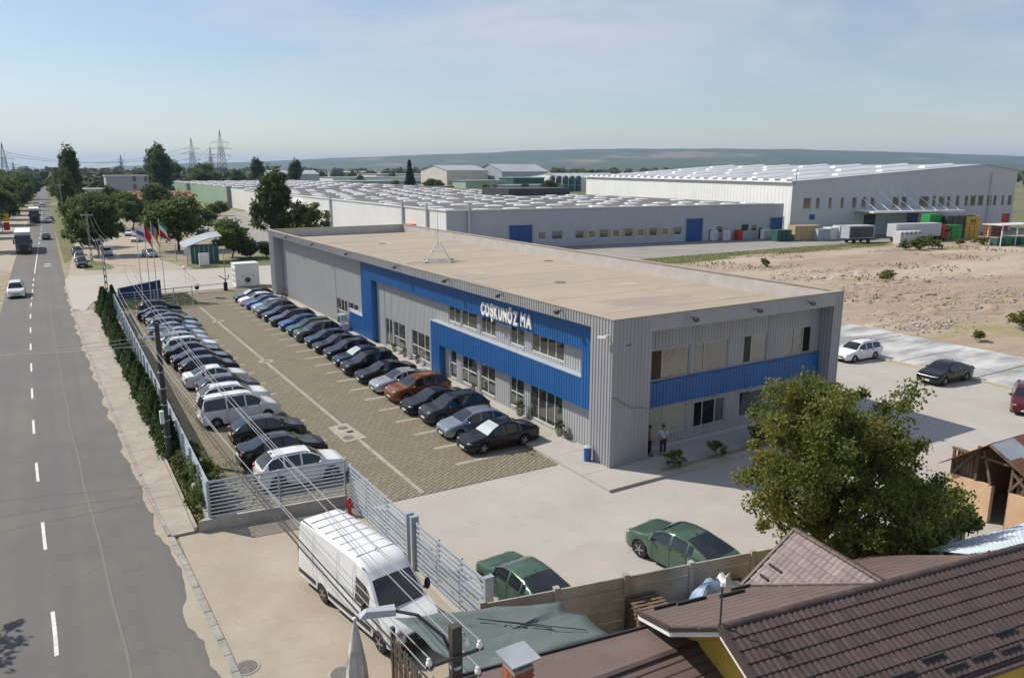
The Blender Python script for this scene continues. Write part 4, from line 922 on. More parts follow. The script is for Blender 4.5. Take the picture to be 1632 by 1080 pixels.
line('overhead wire over the parked cars between dark pole and foreground pole', (PB.x+.16, PB.y-.1, 7.8), (PA_.x+.7, PA_.y, 7.5), .4, .011, 'wire', 'wires along the road fence')
for x_ in (-.85,-.6,.6,.85): line('overhead wire running from the dark pole to the ladder pole', (PA_.x+x_,PA_.y,7.15), (gB.x+x_*.9,gB.y,hB-.3), .7, .012, 'wire', 'wires to the ladder pole')
for x_ in (-.85,.3,.85): line('overhead wire running from the ladder pole past the dirt lot', (gB.x+x_,gB.y,hB-.3), (gC.x+x_,gC.y,hC-.3), .8, .02, 'wiredark', 'wires by the dirt lot')
for k, dy in enumerate((0,.2,.45)): line('thin service wire crossing the road from the dark pole', (PA_.x-.1,PA_.y+.1,7.0-.25*k), (-14,44+dy*12,7.6-.3*k), .35, .012, 'wire', 'service wires over the road')
for k in range(2): line('dark telecom cable low over the driveway from foreground pole to dark pole', (PB.x-.1,PB.y+.1,6.5-.2*k), (PA_.x+.05,PA_.y-.15,5.2-.25*k), .5, .02, 'wiredark', 'telecom cables')
# ================================================================== flags, sign, entrance
def flag(px, py, pyt, label, cols, vert, drop, L_=1.9, W_=1.25):
    g = G(px, py); h = height_at(px, py, pyt); t = thing('flag_pole', label, 'flag', (g.x, g.y, 0))
    mb = MB(); mb.cyl((0,0,0),(0,0,h),.055,.035,8); mb.blob((0,0,h+.05),(.06,.06,.06),8,5); mb.build('pole', M['frame_w'], t, smooth=50)
    MB().lathe([(.16,0),(.16,.06),(.07,.08)],10).build('base', M['steel'], t)
    mb = MB(); n = 12; m_ = 9; vs = []
    for i in range(n+1):
        u_ = i/n
        for j in range(m_+1):
            v_ = j/m_; vs.append((L_*u_*.62+.06+.10*math.sin(v_*5+u_*3)*u_, .22*math.sin(u_*7.5+v_*1.8)*u_, h-.12-W_*v_-drop*u_**1.2+.06*math.sin(u_*9+v_*4)*u_))
    for i in range(n):
        for j in range(m_):
            k = (j*len(cols))//m_ if not vert else (i*len(cols))//n
            mb.add([vs[i*(m_+1)+j],vs[(i+1)*(m_+1)+j],vs[(i+1)*(m_+1)+j+1],vs[i*(m_+1)+j+1]],[(0,1,2,3)],k)
    uq = []
    mb.build('cloth', [FL[c] for c in cols], t, smooth=60)
    return t
FL = {k: mat('flag_'+k, c, .8) for k, c in dict(white=(.75,.75,.77), blue=(.10,.13,.42), red=(.55,.015,.02), yellow=(.60,.42,.03), green=(.03,.22,.09), navy=(.02,.04,.25)).items()}
flag(228,478,358,'white and blue company flag on the leftmost of four poles',['white','blue','white'],False,.9,2.5,1.5)
flag(241,479,357,'plain red flag on the second pole from the left',['red'],True,1.5,1.1,1.5)
flag(252,478,354,'blue yellow and red flag on the third pole from the left',['blue','yellow','red'],True,1.5,1.1,1.4)
flag(264,470,350,'green white and red flag on the rightmost of four poles',['green','white','red'],False,1.1,1.5,1.6)
mb = MB(); g0, g1_ = G(189,478), G(258,474); dv = (g1_-g0).normalized(); nv = Vector((-dv.y,dv.x,0))*.35
hl_, hr_ = height_at(189,478,460), height_at(258,474,446)
mb.add([g0,g1_,g1_+nv,g0+nv,g0+Vector((0,0,hl_)),g1_+Vector((0,0,hr_)),g1_+nv+Vector((0,0,hr_)),g0+nv+Vector((0,0,hl_))],[(0,3,2,1),(4,5,6,7),(0,1,5,4),(1,2,6,5),(2,3,7,6),(3,0,4,7)])
tag(mb.build('sign_wall', M['navy']), 'dark blue wedge shaped sign wall below the four flags', 'sign')
# white service cabinet
t = thing('service_cabinet', 'white metal plant cabinet with round fan by the far office corner', 'cabinet', (21.5,106.6,0)); w_, d_, h_ = 3.1, 2.3, 3.05
MB().box(0,0,.12,w_,d_,h_).build('housing', M['whitewall'], t)
MB().box(-.06,-.06,h_+.002,w_+.06,d_+.06,h_+.12).build('roof', M['whitepaint'], t); MB().box(-.1,-.1,0,w_+.1,d_+.1,.118).build('plinth', M['concrete'], t)
for x_ in (.12,1.62): MB().box(x_,-.03,.25,x_+1.36,-.002,h_-.2).build('door', M['whitepaint'], t)
mb = MB(); mb.cyl((1.55,-.10,.95),(1.55,-.032,.95),.36,.36,16); mb.build('fan_grille', M['darksteel'], t)
for p in ((.95,1.45),(2.35,1.5)): MB().box(p[0]-.05,-.06,p[1]-.1,p[0]+.05,-.033,p[1]+.1).build('vent', M['black'], t)
for z_ in (.6,1.3,2.0):
    for y_ in (.25,1.25): MB().box(-.03,y_,z_,-.002,y_+.8,z_+.45).build('louvre', M['frame_g'], t)
# barrier
g = G(360,463); t = thing('barrier_post', 'black barrier post with raised arms beside the white cabinet', 'barrier', (g.x,g.y,0))
MB().box(-.22,-.2,0,.22,.2,1.1).build('housing', M['black'], t); mb = MB(); mb.tube([(0,0,1.1),(0,0,1.5),(-.7,.1,2.0)],.06,6); mb.tube([(0,0,1.4),(.45,0,1.6),(.45,0,2.1)],.05,6); mb.build('bracket', M['darksteel'], t)
mb = MB(); mb.beam((-.3,.1,.95),(-5.6,-.9,.95),.05,.09); mb.build('boom', M['steel'], t); mb = MB(); mb.cyl((-3.6,-.55,.75),(-3.6,-.5,.75),.28,.28,14); mb.build('stop_disc', M['darksteel'], t)
g = G(360,452); t = thing('lamp_post', 'slim grey post behind the barrier with a short crossbar', 'post', (g.x,g.y,0)); MB().cyl((0,0,0),(0,0,4.6),.06,.05,8).build('shaft', M['pole'], t); MB().box(-.45,-.04,4.6,.4,.04,4.68).build('crossbar', M['darksteel'], t)
g = G(296,452); t = thing('barrier_lattice', 'white lattice barrier end with round head beside the rail fence', 'barrier', (g.x,g.y,0)); mb = MB()
for p,q in (((0,0,0),(0,0,2.0)),((.0,0,1.9),(1.5,-.3,.2)),((.5,-.1,.1),(.5,-.1,1.4)),((1.0,-.2,.1),(1.0,-.2,.8)),((0,0,.9),(1.0,-.2,.2))): mb.beam(p,q,.06,.06)
mb.build('lattice', M['whitepaint'], t); MB().blob((0,0,2.15),(.32,.32,.32),10,7).build('head', M['whitepaint'], t, smooth=60)
for (p0, p1, lb) in (((322,428),(345,424),'white concrete edging on the grass by the guard cabin'),):
    a_, b_ = G(*p0), G(*p1); mb = MB(); mb.beam((a_.x,a_.y,.05),(b_.x,b_.y,.05),.2,.16); tag(mb.build('edging', M['walk']), lb, 'kerb')
# guard cabin, white box next to it
g = G(306,420); t = thing('guard_cabin', 'dark green guard cabin with curved grey metal roof under the trees', 'cabin', (g.x,g.y,0))
MB().box(0,0,0,4.4,3.0,2.9).build('wall', M['greend'], t); mb = MB(); vs = []
for i in range(7):
    u_ = i/6; vs += [(-1.2+u_*6.2,-.8,2.75+1.7*math.sin(u_*1.45)), (-1.2+u_*6.2,3.6,3.3+1.7*math.sin(u_*1.45))]
mb.add(vs, [(2*i,2*i+2,2*i+3,2*i+1) for i in range(6)]); mb.add([(x_,y_,z_-.14) for x_,y_,z_ in vs], [(2*i,2*i+1,2*i+3,2*i+2) for i in range(6)]); mb.add([vs[0],vs[1],(vs[1][0],vs[1][1],vs[1][2]-.14),(vs[0][0],vs[0][1],vs[0][2]-.14)],[(0,1,2,3)])
for i in range(6): mb.add([vs[2*i],vs[2*i+2],(*vs[2*i+2][:2],vs[2*i+2][2]-.14),(*vs[2*i][:2],vs[2*i][2]-.14)],[(3,2,1,0)])
mb.build('roof', M['bluegrey'], t)
for k in range(5): MB().box(.5+k*.75,-.04,.3,.62+k*.75,-.002,2.8).build('wall_rib', M['fencesteel'], t)
MB().box(-.3,-.12,.0,-.1,.06,2.9).build('corner_post', M['whitepaint'], t)
g = G(319,425); t = thing('meter_cabinet', 'pale grey meter cabinet on the grass in front of the guard cabin', 'cabinet', (g.x,g.y,0)); MB().box(0,0,.15,1.5,.8,2.1).build('housing', M['greywall2'], t); MB().box(.08,-.03,.25,1.42,-.002,2.0).build('door', M['whitepaint'], t); MB().box(-.1,-.1,0,1.6,.9,.148).build('base', M['concrete'], t)
g = G(300,425); t = thing('stop_sign', 'round mirror sign on a dark post by the entrance road', 'sign', (g.x,g.y,0)); MB().cyl((0,0,0),(0,0,2.2),.05,.05,8).build('post', M['darksteel'], t); mb = MB(); mb.cyl((0,-.05,2.5),(0,0,2.5),.5,.5,16); mb.build('disc', M['steel_lt'], t)
g = G(232,413); slat_fence('park_fence', 'leaning grey mesh gate under the trees behind the flags', (g.x+2.0,g.y-3),(g.x+4.2,g.y-6),0,3.0,1,8,.07,'steel','steel')
# ================================================================== warehouses
def ring_wall(name, parent, pts, z0, z1, m, rib=True, pitch=1.2, d=.05, holes=None):
    mb = MB()
    for i, (a, b) in enumerate(zip(pts, pts[1:])): wall(mb, a, b, z0, z1, (holes or {}).get(i, ()), pitch=pitch, d=d, rib=rib, reveal=.25)
    return mb.build(name, m, parent)
# ---- low warehouse: white flank along the lot, grey front to the service road
W1 = thing('low_warehouse', 'long low warehouse with white flank and rows of white roof domes', 'building')
c0, c1 = (66.0,132.6), (143.0,120.6); HW = 7.75
ux, uy = (c1[0]-c0[0])/77.9, (c1[1]-c0[1])/77.9
def fp(px): # s along the front for a pixel column at base
    d = hdir(px, 375); k = (c0[0]*d.y-c0[1]*d.x)/(uy*d.x-ux*d.y); return k
S = lambda px: fp(px)
doorsW = [(S(812),S(848),0,4.6),(S(1093),S(1119),0,4.9),(S(1226),S(1246),0,4.6)]
winW = [(S(916+k*19.6)+.2,S(916+k*19.6)+2.0,1.5,3.2) for k in range(9)]+[(S(857),S(871),1.5,3.2),(S(880),S(896),1.5,3.2),(S(1140),S(1152),1.6,3.2),(S(1181),S(1192),1.7,3.3),(S(1196),S(1206),1.7,3.3)]
darkW = [(S(1130),S(1136),0,2.4),(S(1209),S(1215),0,2.4)]
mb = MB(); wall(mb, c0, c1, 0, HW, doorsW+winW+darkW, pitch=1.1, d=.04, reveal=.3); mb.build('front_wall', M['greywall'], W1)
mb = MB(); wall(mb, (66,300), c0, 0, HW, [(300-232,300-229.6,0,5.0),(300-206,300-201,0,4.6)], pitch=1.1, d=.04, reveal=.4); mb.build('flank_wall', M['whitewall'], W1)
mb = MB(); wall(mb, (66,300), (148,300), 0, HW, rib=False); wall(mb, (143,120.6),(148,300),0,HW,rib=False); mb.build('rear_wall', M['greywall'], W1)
def on(c, s, o): return (c[0]+ux*s-uy*o*-1, c[1]+uy*s-ux*o)   # o metres out of the front
for s0,s1,z0,z1 in doorsW:
    a, b = on(c0,s0,-.2), on(c0,s1,-.2); mb = MB(); wall(mb, a, b, z0, z1, pitch=.5, d=.03); do = mb.build('roller_door', M['bluedoor'], W1)
    f = MB(); f.beam((*on(c0,s0-.15,.05),0),(*on(c0,s0-.15,.05),z1+.15),.2,.12); f.beam((*on(c0,s1+.15,.05),0),(*on(c0,s1+.15,.05),z1+.15),.2,.12); f.beam((*on(c0,s0-.2,.06),z1+.12),(*on(c0,s1+.2,.06),z1+.12),.12,.2); f.build('door_frame', M['bluegrey'], do)
for i,(s0,s1,z0,z1) in enumerate(winW): window(W1, on(c0,s0,0), on(c0,s1,0), z0, z1, (), (), 'frame_w', 'glass_cool', fw=.12, tilt=(0,) if i%2 == 0 else None)
for k in range(8):
    s0 = S(916+k*19.6)+2.15; a, b = on(c0,s0,.03), on(c0,S(916+(k+1)*19.6)+.1,.03); mb = MB(); mb.quad((*a,1.5),(*b,1.5),(*b,3.2),(*a,3.2)); mb.build('wall_panel', M['tan'], W1)
for s0,s1,z0,z1 in darkW: a, b = on(c0,s0,-.2), on(c0,s1,-.2); mb = MB(); mb.quad((*a,z0),(*b,z0),(*b,z1),(*a,z1)); mb.build('door', M['darksteel'], W1)
mb = MB(); mb.quad((66.3,201,0),(66.3,206,0),(66.3,206,4.6),(66.3,201,4.6)); mb.build('door', M['black'], W1); mb = MB(); mb.quad((66.25,229.6,0),(66.25,232,0),(66.25,232,5),(66.25,229.6,5)); mb.build('door', M['black'], W1)
mb = MB(); mb.box(64.6,146.5,0,66.0,149.4,4.4); mb.build('orange_door', M['orange'], W1); mb = MB(); mb.box(62.5,226,5.2,66,236,5.5); mb.box(62.7,226.3,0,63.0,226.6,5.19); mb.box(62.7,235.3,0,63.0,235.6,5.19); mb.build('canopy', M['whitepaint'], W1)
for y_ in (140.5,152.5,200): mb = MB(); mb.box(65.5,y_,0,65.95,y_+.5,HW+1.1); mb.build('flue', M['steel'], W1)
mb = MB(); p_ = on(c0,S(747),.35); mb.cyl((*p_,0),(*p_,HW+1.4),.3,.3,10); mb.build('flue', M['steel'], W1)
mb = MB(); mb.poly([(66,132.6,HW-.05),(143,120.6,HW-.05),(148,300,HW-.05),(66,300,HW-.05)]); R1 = mb.build('roof', M['darkroof'], W1)
mb = MB(); mb.beam((65.95,300,HW+.05),(65.95,132.5,HW+.05),.4,.22); mb.beam((66,132.5,HW+.05),(143,120.5,HW+.05),.4,.22); mb.build('eaves_trim', M['whitepaint'], R1)
dm = MB(); dm.add([(-2.1,-1.1,0),(2.1,-1.1,0),(2.1,1.1,0),(-2.1,1.1,0),(-1.8,-.8,.22),(1.8,-.8,.22),(1.8,.8,.22),(-1.8,.8,.22),(0,0,.34)],[(0,1,5,4),(1,2,6,5),(2,3,7,6),(3,0,4,7),(4,5,8),(5,6,8),(6,7,8),(7,4,8)]); dmesh = dm.mesh('roof_dome', M['skylight'])
for j in range(16):
    for i in range(12):
        of_ = (j*2.6)%6.6+rnd.uniform(-.5,.5); x_, y_ = 68.0+i*6.6+of_, 136+j*10.2+rnd.uniform(-1.5,1.5)-(i*6.6+of_)*.154*(1-j/16)
        if x_ > 141: continue
        if (i+j*3)%11 == 4: continue
        o = link('roof_dome', dmesh, R1, (x_, y_, HW-.05)); o.rotation_euler = (0,0,R(-8+rnd.uniform(-2,2))); o.scale = (rnd.uniform(.7,.9), rnd.uniform(.75,.95), rnd.uniform(.7,1.0))
mb = MB(); mb.box(118,196,HW-.04,140,212,HW+2.0); mb.build('roof_house', M['darksteel'], R1)
# ---- older halls that carry on behind
W3 = thing('green_hall', 'pale green sheet hall continuing behind the white flank', 'building')
mb = MB(); wall(mb, (67,520), (67,330), 0, 7.9, pitch=2, d=.08); wall(mb, (67,330), (150,330), 0, 7.9, rib=False); mb.build('wall', M['greensheet'], W3)
mb = MB(); mb.quad((67,330,7.9),(150,330,7.9),(150,520,7.9),(67,520,7.9)); o = mb.build('roof', M['darkroof'], W3)
for j in range(9):
    for i in range(8): q = link('roof_dome', dmesh, o, (72+i*9.6, 338+j*20, 7.9)); q.scale = (1.1,1.3,1.3)
mb = MB(); mb.box(65.5,329,0,67.5,331,8.6); mb.build('corner_pier', M['pole'], W3)
W4 = thing('white_hall', 'white hall section between green hall and low warehouse', 'building'); mb = MB(); wall(mb, (67,329), (67,301), 0, 7.8, pitch=2, d=.06); wall(mb,(67,301),(150,301),7.0,7.8,rib=False); mb.build('wall', M['whitewall'], W4); mb = MB(); mb.quad((67,301,7.8),(150,301,7.8),(150,329,7.8),(67,329,7.8)); o = mb.build('roof', M['darkroof'], W4)
for i in range(8): q = link('roof_dome', dmesh, o, (72+i*9.6, 315, 7.8)); q.scale = (1.1,1.3,1.3)
# ---- tall gabled warehouse on the right
W2 = thing('tall_warehouse', 'tall gabled warehouse with white flank and ribbon rooflights on the right', 'building')
a2, b2 = Vector((147.0,119.0,0)), Vector((212.5,103.4,0)); u2 = (b2-a2).normalized(); n2 = Vector((-u2.y,u2.x,0)); LW = (b2-a2).length; DP = 118; sr, ze, zr, ze2 = LW*.83, 12.7, 16.6, 15.1
def w2(s, d, z): p = a2+u2*s+n2*d; return (p.x, p.y, z)
def s2(px):
    d = hdir(px, 365); return (a2.x*d.y-a2.y*d.x)/(u2.y*d.x-u2.x*d.y)
holes2 = [(s2(a),s2(b),6.4,9.0) for a,b in ((1277,1289),(1297,1303),(1317,1322),(1336,1341),(1354,1361),(1369,1376),(1383,1390),(1418,1428),(1432,1440),(1460,1475),(1481,1486),(1491,1500),(1504,1509),(1518,1523),(1532,1537),(1541,1549),(1553,1561),(1567,1574),(1577,1582),(1590,1594),(1600,1606))]
drs2 = [(s2(1375),s2(1394),0,4.9,'darksteel'),(s2(1443),s2(1461),0,5.0,'bluedoor'),(s2(1594),s2(1606),0,4.4,'red'),(s2(1288),s2(1297),4.0,5.2,'bluedoor')]
mb = MB(); wall(mb, (a2.x,a2.y), (b2.x,b2.y), 0, ze, holes2+[h[:4] for h in drs2], pitch=1.4, d=.05, reveal=.3)
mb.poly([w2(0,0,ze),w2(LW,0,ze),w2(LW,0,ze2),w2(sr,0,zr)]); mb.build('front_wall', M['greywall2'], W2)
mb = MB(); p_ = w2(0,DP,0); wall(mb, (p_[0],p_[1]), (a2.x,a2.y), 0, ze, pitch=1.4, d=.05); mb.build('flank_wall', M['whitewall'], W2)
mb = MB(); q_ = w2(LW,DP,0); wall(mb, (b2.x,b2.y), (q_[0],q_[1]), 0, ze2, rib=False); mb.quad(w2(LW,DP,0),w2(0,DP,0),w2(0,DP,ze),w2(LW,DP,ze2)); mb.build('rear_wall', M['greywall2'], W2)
mb = MB(); mb.quad(w2(-.4,-.3,ze),w2(sr,-.3,zr),w2(sr,DP,zr),w2(-.4,DP,ze)); mb.quad(w2(sr,-.3,zr),w2(LW+.3,-.3,ze2),w2(LW+.3,DP,ze2),w2(sr,DP,zr)); R2 = mb.build('roof', M['sheetroof'], W2)
sl = (zr-ze)/sr
for j in range(7):
    for i in range(4):
        s_ = 3.5+i*13.0+(j%2)*1.5; d_ = 5+j*16.0; pts = [w2(s_,d_,ze+sl*s_+.06),w2(s_+9.5,d_,ze+sl*(s_+9.5)+.06),w2(s_+9.5,d_+2.4,ze+sl*(s_+9.5)+.06),w2(s_,d_+2.4,ze+sl*s_+.06)]
        top = [(p[0],p[1],p[2]+.55) for p in (w2(s_+.3,d_+.6,ze+sl*s_),w2(s_+9.2,d_+.6,ze+sl*(s_+9.2)),w2(s_+9.2,d_+1.8,ze+sl*(s_+9.2)),w2(s_+.3,d_+1.8,ze+sl*s_))]
        mb = MB(); mb.add(pts+top,[(4,5,6,7),(0,1,5,4),(1,2,6,5),(2,3,7,6),(3,0,4,7)]); mb.build('rooflight', M['skylight'], R2)
for j in range(26):
    mb = MB(); d_ = 2+j*4.4; p0, p1 = w2(-.3,d_,ze+.05), w2(1.6,d_+2.4,ze+.2); mb.add([w2(-.3,d_,ze+.04),w2(1.5,d_,ze+.14),w2(1.5,d_+2.2,ze+.14),w2(-.3,d_+2.2,ze+.04),w2(-.1,d_+.2,ze+.5),w2(1.2,d_+.2,ze+.55),w2(1.2,d_+2.0,ze+.55),w2(-.1,d_+2.0,ze+.5)],[(4,5,6,7),(0,1,5,4),(1,2,6,5),(2,3,7,6),(3,0,4,7)]); mb.build('eaves_light', M['skylight'], R2)
mb = MB(); mb.beam(w2(-.5,-.4,ze-.1),w2(-.5,DP,ze-.1),.35,.35); mb.build('gutter', M['whitepaint'], R2)
mb = MB(); mb.cyl(w2(.6,-.3,ze-.6),w2(.6,-.3,ze+2.6),.14,.14,8); mb.build('flue', M['steel'], W2); mb = MB(); mb.cyl(w2(s2(1569),-.35,0),w2(s2(1569),-.35,14.6),.14,.14,8); mb.build('downpipe', M['steel'], W2)
for s0,s1,z0,z1 in holes2:
    p0, p1 = w2(s0,0,0), w2(s1,0,0); window(W2, p0[:2], p1[:2], z0, z1, (), (), 'frame_g', 'glass', rec=.2, fw=.12)
for s0,s1,z0,z1,m_ in drs2: mb = MB(); mb.quad(w2(s0,.15,z0),w2(s1,.15,z0),w2(s1,.15,z1),w2(s0,.15,z1)); mb.build('door' if m_ != 'bluedoor' else 'roller_door', M[m_], W2)
# loading canopy hung on rods
ca, cb = s2(1357), s2(1498); mb = MB(); mb.add([w2(ca,-6.5,5.6),w2(cb,-6.5,5.6),w2(cb,-.1,5.9),w2(ca,-.1,5.9),w2(ca,-6.5,5.95),w2(cb,-6.5,5.95),w2(cb,-.1,6.15),w2(ca,-.1,6.15)],[(0,3,2,1),(4,5,6,7),(0,1,5,4),(1,2,6,5),(3,0,4,7)]); cno = mb.build('canopy', M['whitepaint'], W2)
for k in range(8): s_ = ca+1.5+(cb-ca-3)*k/7; mb = MB(); mb.cyl(w2(s_,-6.2,6.0),w2(s_-2.0,-.1,10.4),.08,.08,6); mb.build('tie_rod', M['whitepaint'], cno)
# ---- yard things before the warehouses
def stack(name, label, cat, px, py, wdt, dep, h, m, nx, nz, group=None, gap=.06):
    g = G(px, py); t = thing(name, label, cat, (g.x,g.y,-.02), math.atan2(u2.y,u2.x), group); bw, bh = wdt/nx, h/nz
    s = MB(); s.box(gap,0,gap/2,bw-gap,dep,bh-gap/2); s.box(gap*2,-.04,bh*.3,bw-gap*2,-.001,bh*.7); sm = s.mesh('crate', M[m])
    for i in range(nx):
        for k in range(nz): link('crate', sm, t, (i*bw, rnd.uniform(-.06,.06), k*bh))
    return t
stack('crate_stack','low stack of green crates against the grey wall by the blue door','crates',1238,385,3.8,2.4,2.5,'greend',3,6)
stack('crate_stack','tall narrow stack of bright green crates behind the low green crates','crates',1478,381,3.6,2.5,5.6,'greenp',2,7)
stack('crate_stack','wide stack of bright green crates beside the red truck cab','crates',1480,384,9.2,2.5,3.4,'greenp',6,4)
stack('crate_stack','dark grey crates stacked high before the tall warehouse','crates',1506,381,8.2,2.5,5.2,'graph' if False else 'darksteel',5,6)
stack('crate_stack','yellow crates stacked beside the dark grey crates','crates',1536,380,4.2,2.5,5.0,'yellowp',3,6)
stack('crate_stack','dark red crates near the red door of the tall warehouse','crates',1578,377,4.0,2.5,3.2,'rust',3,4)
def crate_box(label, px, py, wd, dp, h, m, name='container', cat='container'):
    g = G(px, py); t = thing(name, label, cat, (g.x,g.y,-.02), math.atan2(u2.y,u2.x)); MB().box(0,0,.1,wd,dp,h).build('body', M[m], t)
    for k in range(int(wd/1.3)): MB().box(k*1.3+.15,-.05,.3,k*1.3+1.1,-.001,h-.25).build('side_panel', M[m], t)
    MB().box(wd*.1,.1,0,wd*.9,dp-.1,.099).build('skid', M['darksteel'], t); return t
crate_box('tan boarded container beside the low green crates',1266,384,6.6,2.6,3.3,'tan')
crate_box('white container with a dark window next to the tan container',1322,383,2.8,2.4,2.8,'whitepaint'); crate_box('pale grey container before the dark loading door',1337,383,7.5,2.4,3.2,'greywall2')
crate_box('grey container between tan and white containers',1303,384,3.2,2.4,2.6,'bluegrey')
for k in range(5):
    g = G(1434+k*7.0,389-k*.6); t = thing('white_cubicle', 'white upright plastic cubicle in the short row before the trailer', 'cubicle', (g.x,g.y,-.02), .2, 'white cubicles'); MB().box(0,0,.05,1.5,1.5,2.6).build('body', M['whitepaint'], t); MB().box(.15,-.05,.15,1.2,-.001,2.3).build('door', M['greywall2'], t); MB().box(.2,-.06,1.9,1.3,-.051,2.2).build('vent', M['black'], t)
for lb, px, py, wd, m_ in (('small white gas bottle cage by the blue door of the low warehouse',1136,384,1.5,'whitepaint'),('white cabinet between the dark doors of the low warehouse',1157,384,1.3,'whitepaint'),('red cabinet at the low warehouse wall',1176,383,1.4,'red'),('white cabinet beside the second dark door',1217,382,2.2,'whitepaint')):
    g = G(px,py); t = thing('yard_cabinet', lb, 'cabinet', (g.x,g.y,-.02)); MB().box(0,0,.1,wd,1,2.3).build('housing', M[m_], t); MB().box(.1,-.04,.2,wd-.1,-.001,2.2).build('door', M['greywall2'] if m_ != 'red' else M['red'], t); MB().box(0,0,0,wd,1,.098).build('base', M['darksteel'], t)
# trucks
def wheels(t, xs, w_, r_=.5):
    if r_ not in WM: WM[r_] = wheel_meshes(r_, .3)
    for x_ in xs:
        for s in (1,-1):
            o = link('wheel', WM[r_][0], t, (x_, s*(w_/2-.16), r_));
            if s > 0: o.rotation_euler = (0,0,math.pi)
            link('rim', WM[r_][1], o)
def truck(label, x, y, head, cabcol, boxmat, Lb, hb, name='truck', boxfront=None):
    t = thing(name, label, 'truck', (x,y,.02), R(head)+math.pi)      # nose at -X
    cb_ = MB(); prof = [(-1.0,.45),(-1.08,1.0),(-1.0,2.0),(-.75,3.1),(-.3,3.45),(1.0,3.6),(1.0,.6)]
    n = len(prof); vs = [(p[0],-1.24,p[1]) for p in prof]+[(p[0],1.24,p[1]) for p in prof]
    cb_.add(vs, [tuple(range(n)), tuple(reversed(range(n,2*n)))]+[(i, i+n, (i+1)%n+n, (i+1)%n) for i in range(n)]); cb_.build('cab', PA[cabcol], t)
    mb = MB(); mb.add([(-1.015,-1.08,2.02),(-1.015,1.08,2.02),(-.785,.98,3.0),(-.785,-.98,3.0)],[(0,3,2,1)]); mb.build('windscreen', M['carglass'], t)
    for s in (1,-1): mb = MB(); mb.add([(-.8,s*1.245,1.95),(.2,s*1.245,1.95),(.2,s*1.245,2.8),(-.62,s*1.245,2.8)],[(0,1,2,3) if s < 0 else (3,2,1,0)]); mb.build('side_window', M['carglass'], t); mb = MB(); mb.box(-1.05,s*1.42-.12,1.9,-.95,s*1.42+.12,2.7); mb.build('mirror', M['black'], t); mb = MB(); mb.box(-1.1,s*.9-.2,.7,-1.04,s*.9+.2,.95); mb.build('headlight', M['lamp'], t)
    mb = MB(); mb.box(-1.1,-.75,1.05,-1.02,.75,1.75); mb.box(-1.12,-1.2,.35,-1.0,1.2,.66); mb.build('grille', M['black'], t)
    mb = MB(); mb.box(1.35,-1.27,1.15,1.35+Lb,1.27,hb); mb.build('trailer_box', M[boxmat], t)
    mb = MB(); mb.box(.6,-.5,.6,1.3+Lb,.5,1.14); mb.build('chassis', M['darksteel'], t); wheels(t, [-.1,2.2+.0*Lb]+[Lb-1.5,Lb-.2], 2.5)
    return t
truck('graphite cab truck with white trailer, the nearer of the two trucks on the road', -3.2,170.5,-90,'graphite','whitewall',13,3.9,'driving_truck')
truck('black truck with white trailer top, the farther of the two trucks', -1.3,264,-90,'black','whitewall',12,4.2,'driving_truck')
truck('red cab box truck parked before the tall warehouse', 170.5,97.2,-13,'red','greywall2',12.5,3.9,'parked_truck')
g = G(1352,388); t = thing('box_trailer', 'dark canvas box trailer standing on the service road', 'trailer', (g.x,g.y,-.02), R(-14)); MB().box(0,0,1.0,6.6,2.5,3.6).build('body', M['bluegrey'], t); MB().box(.3,-.03,1.2,6.3,-.001,3.4).build('tarpaulin', M['darksteel'], t); MB().box(-.05,-.06,3.602,6.65,2.56,3.7).build('top', M['greywall2'], t); MB().box(.2,.6,.7,8.6,1.9,.998).build('chassis', M['darksteel'], t)
for x_ in (1.5,5.2):
    for y_ in (.15,2.35): o = link('wheel', wheel_meshes(.45,.28)[0] if .45 not in WM else WM[.45][0], t, (x_,y_,.45))
# green cage and frame at the right edge
g = G(1590,392); t = thing('wire_cages', 'green wire cages under a pale steel frame at the right edge', 'cages', (g.x,g.y,-.02), R(-10))
for i in range(5):
    mb = MB(); x_ = i*2.3; mb.box(x_,0,.1,x_+2.1,2,.16)
    for z_ in (.5,.9,1.3,1.7): mb.box(x_,-.03,z_,x_+2.1,.0,z_+.14)
    for q_ in (0,.7,1.4,2.04): mb.box(x_+q_,-.04,.1,x_+q_+.06,-.005,1.8)
    mb.box(x_+.1,.3,.2,x_+2.0,1.9,1.5); mb.build('cage', M['greenp'] if i%2 else M['greend'], t)
mb = MB()
for x_ in (.2,4.5,9.0):
    for y_ in (.0,3.0): mb.box(x_,y_-.4,0,x_+.16,y_-.24,4.2)
mb.box(-.6,-.8,4.2,10.5,3.6,4.35); mb.build('frame', M['frame_w'], t)
